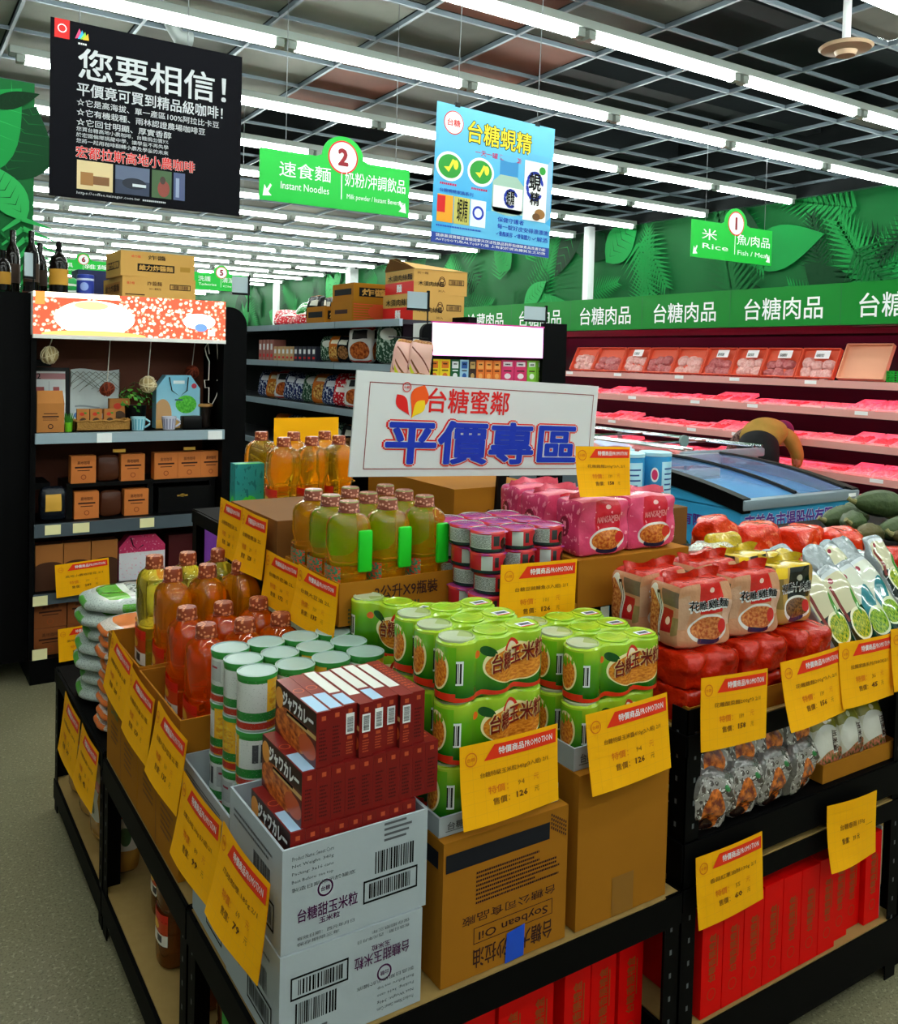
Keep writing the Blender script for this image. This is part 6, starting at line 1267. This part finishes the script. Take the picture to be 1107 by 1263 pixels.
RNS = dmat('chicken noodle side', '#bf8664', [('e', .28, .45, .22, .5, 0, '#e0dcd0'), ('en', .2, .42, .2, .44, 0, '#d89450', '#9c4420', 18), ('r', .5, .82, .25, .6, '#a81c20'), ('e', .68, .42, .06, .06, 0, '#e8b8a8'), ('r', .5, 1, .65, .9, '#6c5a48'), ('r', .8, 1, .2, .5, '#8a7448'), ('r', .38, .46, .15, .85, '#2a1a16'), ('r', .4, .44, .2, .8, '#e8dcd0')], .2, coat=.3, bump=(40, .7, .006))
RNT = mat('orange red film', '#cc2606', .22, coat=.15, bump=(30, 1, .012), var=(9, '#8c1408', .8)); 
BNF = dmat('black noodle front', '#b8904c', [('r', .35, .85, .45, 1, '#141a18'), ('e', .6, .78, .06, .05, 0, '#c8c4b0'), ('r', 0, .3, .8, 1, '#f0c81c'), ('r', 0, .2, .3, .8, '#8a7038')]+bowl('#8a5a30', '#4a2a1a'), .2, coat=.5)
YT = mat('yellow film', '#f2cc14', .18, coat=.7, bump=(35, .8, .008), var=(7, '#2a2a18', .8))
st = Stamp(noodle_pack('noodle', RNF, RNS, RNT, '花雕雞麵', INK, seed=1), 'chicken noodle packs'); stb = Stamp(noodle_pack('noodle', BNF, BNF, YT, '花雕汁肉麵', INK, seed=2, w_=.14), None)
for k, (x, y, z, r, lb) in enumerate(((1.56, 1.385, .972, -3, 'red chicken noodle pack at the left front of the shelf'), (1.737, 1.39, .972, -4, 'red chicken noodle pack between the left one and the black one'), (1.552, 1.505, .972, 2, 'red chicken noodle pack behind the left front one'), (1.74, 1.51, .972, 0, 'red chicken noodle pack behind the second front one'))): st((x, y, z), R_(r), lb)
stb((1.895, 1.40, .972), R_(-5), 'black and yellow noodle pack beside the silver packs'); stb((1.9, 1.53, .972), R_(4), 'black and yellow noodle pack behind the front black one')
# lying packs under them
mb, _ = puff(.172, .15, .076, RNT, n=14, k=9, nz=.008, ns=26, seed=7); o = mb.build('noodle_pack'); tag(o, 'lying', 'noodle pack'); st2 = Stamp(o, 'red noodle packs lying below the front row')
for k in range(3): 
    st2((1.555+.175*k, 1.375, .8945), R_(3*k-2), 'red noodle pack lying flat under the front row, %s from left' % ORD[k])
    st2((1.548+.175*k, 1.38, .8205), R_(-2*k+3), 'red noodle pack lying flat in the brown tray, %s from left' % ORD[k])
    st2((1.555+.175*k, 1.528, .8945), R_(2*k), 'red noodle pack lying flat under the second row, %s from left' % ORD[k])
    st2((1.548+.175*k, 1.532, .8205), R_(k), 'red noodle pack lying flat at the back of the tray, %s from left' % ORD[k])
opencarton('noodle_tray', 'brown tray under the red noodle packs', 1.465, 1.97, 1.292, 1.595, .8195-.0, .868, KRAFT, lambda mb, f, l, W_, D_, H_: text(mb, '小心', f, .05, .008, .075, .04, INK, .03), floor_z=.0008, hf=1, cat='tray')
# more packs heaped behind
for k, (x, y, z, w_, d, h, m, nm, rx, rz) in enumerate(((1.99, 1.72, 1.006, .17, .1, .07, RNT, 'red noodle pack lying on the riser behind the chicken noodle row', 0, 10), (2.15, 1.83, 1.006, .2, .14, .05, dmat('white printed film', '#d8dcd4', [('s', 30, .56, '#3c7a4c'), ('s', 24, .6, '#c86a2c')], .2), 'white speckled noodle pack lying behind the red ones', 0, 25), (2.14, 1.70, 1.006, .11, .06, .06, YT, 'crumpled yellow noodle pack behind the chicken noodles', -30, 30), (2.24, 1.86, 1.006, .12, .06, .075, YT, 'yellow noodle pack standing before the orange bags', -10, -10), (2.17, 1.60, .99, .13, .07, .09, YT, 'yellow topped noodle pack behind the black one', -20, 15))):
    mb, _ = puff(w_, d, h, m, n=9, pillow=.3, nz=.009, ns=22, seed=30+k); tag(mb.build('noodle_pack', None, (x, y, z), (R_(rx), 0, R_(rz))), nm, 'noodle pack')
# pink noodle packs
PKF = dmat('pink noodle front', '#dc4a74', [('r', .3, .78, .45, 1, '#cc1a30'), ('e', .56, .86, .05, .04, 0, '#f4c8c8'), ('s', 9, .66, '#f49ab0')]+bowl('#e0903c', '#b04a20'), .18, coat=.3, bump=(40, .7, .006))
PKS = dmat('pink noodle side', '#cc3c68', [('e', .4, .5, .2, .18, 0, '#7a2438'), ('s', 8, .6, '#f08aa4')], .18, coat=.6); PKT = mat('red pink film', '#d81c3c', .15, coat=.8, bump=(35, .8, .008), var=(12, '#f0a0b8', .8))
st = Stamp(noodle_pack('noodle', PKF, PKS, PKT, 'NANSAMEN', mat('pale pink print', '#f09aa0', .4), w_=.165, d=.1, h=.142, seed=4), 'pink noodle packs')
for x, y, z, r, lb in ((1.515, 1.67, 1.126, -3, 'pink noodle pack on the brown carton, left of the front two'), (1.685, 1.675, 1.126, -5, 'pink noodle pack on the brown carton, right of the front two'), (1.5, 1.80, 1.126, 4, 'pink noodle pack behind the left front one'), (1.68, 1.80, 1.126, 0, 'pink noodle pack behind the right front one'), (1.52, 1.915, 1.126, -8, 'pink noodle pack furthest back behind the fish cans')): st((x, y, z), R_(r), lb)
# blue tins behind
t = thing('milk_tin', 'tin', 'tin'); tinm = dmat('blue tin print', '#2f8cc4', [('r', 0, 1, .0, .06, '#2a6ca8'), ('r', 0, 1, .94, 1, '#2a6ca8'), ('r', .62, .82, .2, .85, '#a8d8ec'), ('r', .65, .79, .7, .73, '#2a4a8c'), ('r', .65, .77, .6, .63, '#2a4a8c'), ('r', .65, .79, .5, .53, '#2a4a8c'), ('r', .65, .75, .4, .43, '#2a4a8c'), ('r', .65, .78, .3, .33, '#2a4a8c'), ('e', .55, .6, .04, .14, 0, '#f0f0f0'), ('e', .55, .6, .03, .1, 0, '#d83a6a'), ('r', .48, .6, .12, .34, '#1c5a3a'), ('r', .49, .59, .17, .3, '#e8f0e8')], .3)
mb = MB(); mb.lathe([(.052, 0), (.054, .003), (.054, .17), (.052, .174), (.05, .172), (.001, .172)], tinm, 32, mats=[tinm]*3+[mat('pale blue lid', '#a8d4e4', .3)]*2); mb.build('tin_body', t); mb = MB(); mb.lathe([(.055, .165), (.055, .176), (.05, .178), (.001, .178)], mat('pale blue lid', '#a8d4e4', .3), 32); mb.build('plastic_lid', t)
st = Stamp(t, 'blue tins')
simplebox('plain_carton', 'low brown carton under the blue tins', 'carton', 1.86, 2.28, 2.05, 2.5, 1.006, 1.13, KRAFTD, None)
for x, y, lb in ((2.10, 2.15, 'blue tin on the left behind the pink noodle packs'), (2.215, 2.14, 'blue tin on the right behind the pink noodle packs'), (2.16, 2.26, 'blue tin half hidden behind the front two tins')): st((x, y, 1.131), R_(-8+34*(x > 2.15)), lb)
simplebox('plain_carton', 'dark blue carton behind the big white sign', 'carton', 1.72, 1.85, 2.2, 2.45, 1.006, 1.19, mat('dark blue board', '#1c3c7c', .5), None)
# ------------------------------------------------------------------ silver noodle packs leaning on the right
SILV = mat('silver film', '#a8b0b4', .15, .3, coat=.6, bump=(40, .8, .008), var=(14, '#7a8488', .8))
SNF = dmat('long noodle print', '#c8c4a4', [('r', 0, 1, .93, 1, '#c8d0d4'), ('r', 0, 1, 0, .5, '#0a1f1c'), ('e', .55, .34, .42, .17, 0, '#e8e8c8'), ('en', .55, .34, .36, .14, 0, '#c8c83c', '#3c7a2c', 26), ('r', .08, .2, .42, .82, '#7a3430'), ('e', .75, .56, .16, .07, 1.1, '#4a8a34'), ('e', .3, .86, .1, .035, 0, '#8c2c3c'), ('r', 0, 1, .0, .06, '#c8ccd0')], .15, coat=.8)
SNB = dmat('long noodle teal print', '#d0d4c4', [('r', 0, 1, .93, 1, '#c8d0d4'), ('r', 0, 1, 0, .3, '#123a34'), ('e', .5, .5, .46, .14, .3, '#2a7a86'), ('e', .55, .3, .45, .16, 0, '#d8e4c0'), ('en', .5, .3, .38, .13, 0, '#a8c83c', '#3c7a2c', 24), ('e', .3, .86, .1, .035, 0, '#8c2c3c')], .15, coat=.8)
def longpack(m, seed, w_=.092, h=.255): mb, _ = puff(w_, .04, h, m, SILV, SILV, n=10, k=6, pillow=.35, crimp=.85, nz=.003, seed=seed, back=SILV); return tag(mb.build('long_noodle_pack', smooth=60), 'p', 'noodle pack')
protos = [longpack(SNF, 3), longpack(SNB, 4), longpack(SNB, 8)]
opencarton('noodle_tray', 'white and red tray under the leaning silver noodle packs', 1.985, 2.28, 1.30, 1.53, .8195, .862, mat('white red carton', '#d8d4d0', .5, var=(4, '#b82a34', .6)), lambda mb, f, l, W_, D_, H_: [rect(mb, f, W_*(.1+.25*k), 0, W_*(.2+.25*k), H_, TRED) for k in range(4)], floor_z=.002, cat='tray')
sts = [Stamp(p, 'silver noodle packs') for p in protos]
for k, (x, y, i, rx, ry, nm) in enumerate(((2.145, 1.345, 0, -26, -16, 'silver noodle pack leaning beside the black noodle pack, first of the row'), (2.24, 1.345, 0, -26, -15, 'silver noodle pack leaning second in the row'), (2.345, 1.36, 1, -28, -17, 'silver noodle pack with teal print, third of the row'), (2.47, 1.40, 2, -30, -14, 'silver noodle pack with teal print, last of the row'))): sts[i]((x-.02, y, .845), (R_(rx), R_(ry), R_(2)), nm)
for k in range(7):
    mb, _ = puff(.1, .05, .24, SILV if k % 2 else SNF, SILV, SILV, n=9, pillow=.4, crimp=.8, nz=.006, ns=24, seed=60+k)
    tag(mb.build('long_noodle_pack', None, (2.2+.1*k, 1.60+.02*(k % 3), .84), (R_(-30), R_(-14+2*k), 0)), 'silver noodle pack in the back row of leaning packs, %s from left' % ORD[k], 'noodle pack', 'silver noodle packs in the back row')
rack('black rack carrying the back row of silver noodle packs', 2.31, 3.1, 1.30, 1.66, ((.82, .05), (.2, .06)), .82, holes=False)
rack('black rack under the orange vermicelli bags', 2.32, 3.15, 1.70, 2.45, ((.88, .06),), .88, holes=False)
# red row behind and the orange bags
ORBAG = dmat('orange vermicelli bag', '#e0380c', [('r', 0, 1, 0, .35, '#e09a80'), ('s', 7, .62, '#f47a4c')], .16, coat=.7, bump=(30, .9, .01)); ORT = mat('orange film', '#e8300a', .14, coat=.5, bump=(30, 1, .012), var=(8, '#c42a0c', .6))
for k, (x, y, z, w_, h, rz) in enumerate(((2.5, 2.12, .881, .17, .19, 10), (2.65, 2.06, .881, .18, .165, -6), (2.82, 2.0, .881, .2, .15, 8), (3.0, 1.97, .881, .19, .135, -4))):
    mb, _ = puff(w_, .12, h, ORBAG, ORT, ORT, n=12, k=5, pillow=.2, nz=.012, ns=18, seed=90+k); tag(mb.build('vermicelli_bag', None, (x, y, z), (0, 0, R_(rz))), 'glossy orange red vermicelli bag before the freezer, %s from left' % ORD[k], 'bag', 'orange vermicelli bags')
for k in range(4):
    mb, _ = puff(.17, .11, .1, (SILV, RNT, SILV, RNT)[k], n=9, pillow=.3, nz=.01, ns=22, seed=120+k); tag(mb.build('noodle_pack', None, (2.42+.19*k, 1.79-.01*k, .881), (0, 0, R_(8-5*k))), '%s noodle pack lying before the orange bags, %s from left' % (('silver', 'red', 'silver', 'red')[k], ORD[k]), 'noodle pack')
# squash on a produce table
t = thing('produce_table', 'dark produce table carrying the green squash', 'table', (3.3, 1.9, 0))
part('table_top', BLACK, (0, 1.1, 0, .85, .78, .84), parent=t)
for x in (.04, 1.02):
    for y in (.04, .77): part('leg', BLACK, (x, x+.05, y, y+.05, 0, .78), parent=t)
SQ = mat('dark green squash skin', '#22351c', .45, var=(26, '#56663e', 1), bump=(26, .6, .01)); SQB = mat('brown green squash skin', '#6a5a34', .5, var=(14, '#3c4628', .9), bump=(26, .6, .01)); STEM = mat('squash stem', '#8a8454', .7)
def squash(label, loc, L, r, m, rot, seed):
    t = thing('squash', label, 'squash', loc); t.rotation_euler = rot
    mb = MB(); n = 26; vs = []; fs = []; K = 18
    for i in range(K+1):
        f = i/K; prof = (sin(pi*f)**.42)*(.68+.32*f)
        for k in range(n): 
            a = 2*pi*k/n; q = r*prof*(1+.05*cos(9*a)+.05*noise.noise(Vector((cos(a)*2, sin(a)*2, f*4+seed)))); vs.append(((f-.5)*L, q*cos(a), q*sin(a)))
    for i in range(K):
        for k in range(n): fs.append((i*n+k, i*n+(k+1) % n, (i+1)*n+(k+1) % n, (i+1)*n+k))
    mb.add(vs, fs, m); mb.build('squash_body', t, smooth=80)
    mb = MB(); mb.tube([(-L*.48, 0, 0), (-L*.56, .004, .006), (-L*.6, .012, .014)], [.014, .009, .011], STEM, 8); mb.build('stem', t)
for k, (x, y, z, L, r, m, rz, ry, nm) in enumerate(((3.70, 2.33, 1.01, .3, .082, 0, -20, 4, 'dark green squash on top of the squash heap'), (3.49, 2.32, .93, .26, .075, 0, 25, 8, 'dark green squash at the upper left of the heap'), (3.62, 2.18, .915, .3, .078, 0, -8, -2, 'long green squash in the middle front of the heap'), (3.42, 2.2, .905, .24, .064, 1, 10, 6, 'brown green squash at the lower left of the heap'), (3.52, 2.05, .9, .24, .06, 1, -35, 10, 'brown green squash lying under the long green one'), (3.92, 2.35, .95, .3, .085, 1, 60, 0, 'brownish squash at the right of the heap'), (3.9, 2.1, .92, .28, .078, 1, 15, 0, 'rust brown squash in front at the right'), (3.8, 2.5, .92, .3, .08, 0, 40, 0, 'green squash at the back of the heap'), (3.6, 2.45, .92, .3, .08, 0, 0, 0, 'green squash behind the top one'))):
    squash(nm, (x+.15, y, .855+(z-.855)*.9), L*.86, r*.86, (SQ, SQB)[m], (0, R_(ry), R_(rz)), k)
# ------------------------------------------------------------------ right rack: clear snack bags, noodle bags, red boxes
SHB = dmat('clear snack bag', '#9a9490', [('s', 7, .54, '#4a403c'), ('s', 12, .6, '#dcd8d4'), ('en', .5, .42, .24, .4, .2, '#ea7a1c', '#7a2408', 9), ('e', .48, .16, .2, .13, 0, '#2a120c'), ('e', .7, .85, .06, .05, 0, '#2a7a3c')], .12, coat=.9, bump=(34, 1, .012)); SHT = mat('clear crackled film', '#8c8886', .1, .3, coat=.9, bump=(40, 1, .012), var=(18, '#3a3634', .9))
mb, _ = puff(.122, .08, .145, SHB, SHT, SHT, n=12, k=4.5, pillow=.45, crimp=.5, nz=.007, ns=26, seed=3); st = Stamp(tag(mb.build('snack_bag', smooth=70), 'b', 'snack bag'), 'clear snack bags on the right rack')
for r_ in range(2):
    for k in range(4): st((1.525+.107*k+.012*r_, (1.328, 1.318)[r_], .588+.075*r_), (R_(18-26*r_), R_(8-6*k), R_(-8+6*k)), 'clear crackly snack bag on the right rack, %s row, %s from left' % (('lower', 'upper')[r_], ORD[k]))
for r_ in range(2):
    for k in range(4): st((1.54+.104*k, 1.43+.01*k, .588+.11*r_), (R_(-4), R_(4), R_(5)), 'clear snack bag behind the front ones, %s row, %s from left' % (('lower', 'upper')[r_], ORD[k]))
opencarton('noodle_tray', 'low brown tray holding the white noodle bags', 1.945, 2.262, 1.292, 1.58, .587, .632, KRAFT, None, floor_z=.003, cat='tray')
WNB = dmat('white noodle bag print', '#d4d0bc', [('r', 0, 1, .72, 1, '#8a8428'), ('e', .5, .84, .08, .05, 0, '#e0d8b0'), ('e', .5, .5, .5, .28, 0, '#e4e2d8'), ('en', .5, .14, .55, .2, .2, '#e8866a', '#4a6a2a', 14), ('r', .66, .84, .3, .7, '#e8e4d8'), ('r', .68, .7, .32, .68, '#2a2220')], .14, coat=.8, bump=(30, .6, .006))
for k in range(3):
    mb, fm = puff(.1, .07, .15, WNB, n=12, k=5, pillow=.4, crimp=.3, nz=.004, seed=140+k); q = lambda x, y, l=1: fm(x-.05, y, l)
    text(mb, '玉\n米\n粉', q, .066, .05, .083, .1, INKB, .03, 2, res=1); tag(mb.build('noodle_bag', None, (1.998+.102*k, 1.335, .592), (R_(-10), 0, R_(-3))), 'white noodle bag in the brown tray on the right rack, %s from left' % ORD[k], 'noodle bag', 'white noodle bags in the tray')
mb = MB(); mb.box(-.11, .11, -.02, .02, 0, .07, mat('red packet', '#c81c1c', .35), bev=.01); tag(mb.build('packet', None, (2.07, 1.43, .745), (R_(-20), 0, 0)), 'red packet lying on the white noodle bags', 'packet')
REDB = mat('glossy red gift box', '#e20404', .5, spec=.15); GOLDP = mat('gold print on red', '#a8501c', .4, .2)
def d_gift(mb, f, l, W_, D_, H_): text(mb, '台糖香腸禮盒', f, W_*.32, H_*.32, W_*.66, H_*.78, GOLDP, .02, 1, turn=1); ring(mb, f, W_*.5, H_*.2, W_*.2, .0016, GOLDP); rect(mb, f, W_*.72, H_*.45, W_*.76, H_*.75, GOLDP)
xs = [1.523+.0695*k for k in range(10)]
for k, x in enumerate(xs):
    dv = .0 if k < 7 else .012*(k-6) if k < 9 else .01
    o = simplebox('gift_box', 'red gift box on the bottom of the right rack, %s from left' % ORD[k], 'gift box', x, x+.067, 1.285+dv, 1.50+dv, .166, .40-.0015*(k % 3), REDB, d_gift, 'red gift boxes on the right rack')
simplebox('plain_carton', 'thin white board at the end of the red gift boxes', 'board', 2.221, 2.226, 1.30, 1.52, .166, .405, CWHITE, None)
xs = [.86, .935, 1.01, 1.08, 1.175, 1.25, 1.325]
for k, x in enumerate(xs): simplebox('gift_box', 'red gift box on the lower shelf under the brown cartons, %s from left' % ORD[k], 'gift box', x, x+.069, 1.335+.004*(k % 2), 1.55, .131, .395, REDB, d_gift, 'red gift boxes under the brown cartons')
# ------------------------------------------------------------------ rice noodle stacks on the far left rack
RNW = dmat('white rice noodle bag', '#c4ccc6', [('r', .12, .42, .1, .9, '#58b02c'), ('r', .42, .5, .2, .8, '#e8ece4'), ('sr', .5, .95, .2, .8, 30, .56, '#4c5450')], .25, coat=.5)
RNO = dmat('orange rice noodle bag', '#d8cfc4', [('r', .08, .5, .05, .95, '#e0782c'), ('sr', .55, .95, .2, .8, 30, .56, '#54504c')], .25, coat=.5)
SFW = dmat('white film edge', '#b4beb8', [('r', .3, .62, .05, .8, '#4ca01c'), ('s', 30, .58, '#7c8882')], .3); SFO = dmat('orange film edge', '#c8beb4', [('r', .2, .8, .0, .75, '#d8691c'), ('s', 30, .6, '#8a7a70')], .3)
def flatbag(m, s, w_, d, h, seed):
    mb, _ = puff(w_, d, h, s, s, m, n=10, k=2.6, nz=.006, ns=16, seed=seed); return tag(mb.build('rice_noodle_bag', smooth=70), 'b', 'rice noodle bag')
stw = Stamp(flatbag(RNW, SFW, .3, .29, .052, 1), 'white rice noodle bags'); sto = Stamp(flatbag(RNO, SFO, .28, .22, .04, 2), 'orange rice noodle bags')
r2 = random.Random(3)
for k in range(7): stw((.70+r2.uniform(-.02, .012), 2.955+r2.uniform(-.02, .02), .501+.0462*k), R_(r2.uniform(-6, 6)), 'white and green rice noodle bag in its stack, %s from the bottom' % ORD[k])
for k in range(9): sto((.685+r2.uniform(-.008, .008), 2.68+r2.uniform(-.012, .012), .501+.0342*k), R_(r2.uniform(-4, 4)), 'orange rice noodle bag in the stack beside the oil cartons, %s from the bottom' % ORD[k])
BRNB = dmat('brown snack pouch', '#a8742c', [('r', .1, .9, .3, .75, '#c8c0b0'), ('r', .1, .9, .65, .75, '#c83a20'), ('e', .5, .45, .2, .1, 0, '#3a5a3a')], .25, coat=.5)
mb, _ = puff(.14, .1, .27, BRNB, n=9, pillow=.3, nz=.007, seed=9); st = Stamp(tag(mb.build('snack_pouch', smooth=70), 'b', 'pouch'), 'brown pouches under the rice noodles')
for k in range(4): st((.60, 2.62+.17*k, .111), R_(-90+4*k), 'brown printed pouch on the bottom shelf below the rice noodles, %s from the near end' % ORD[k])
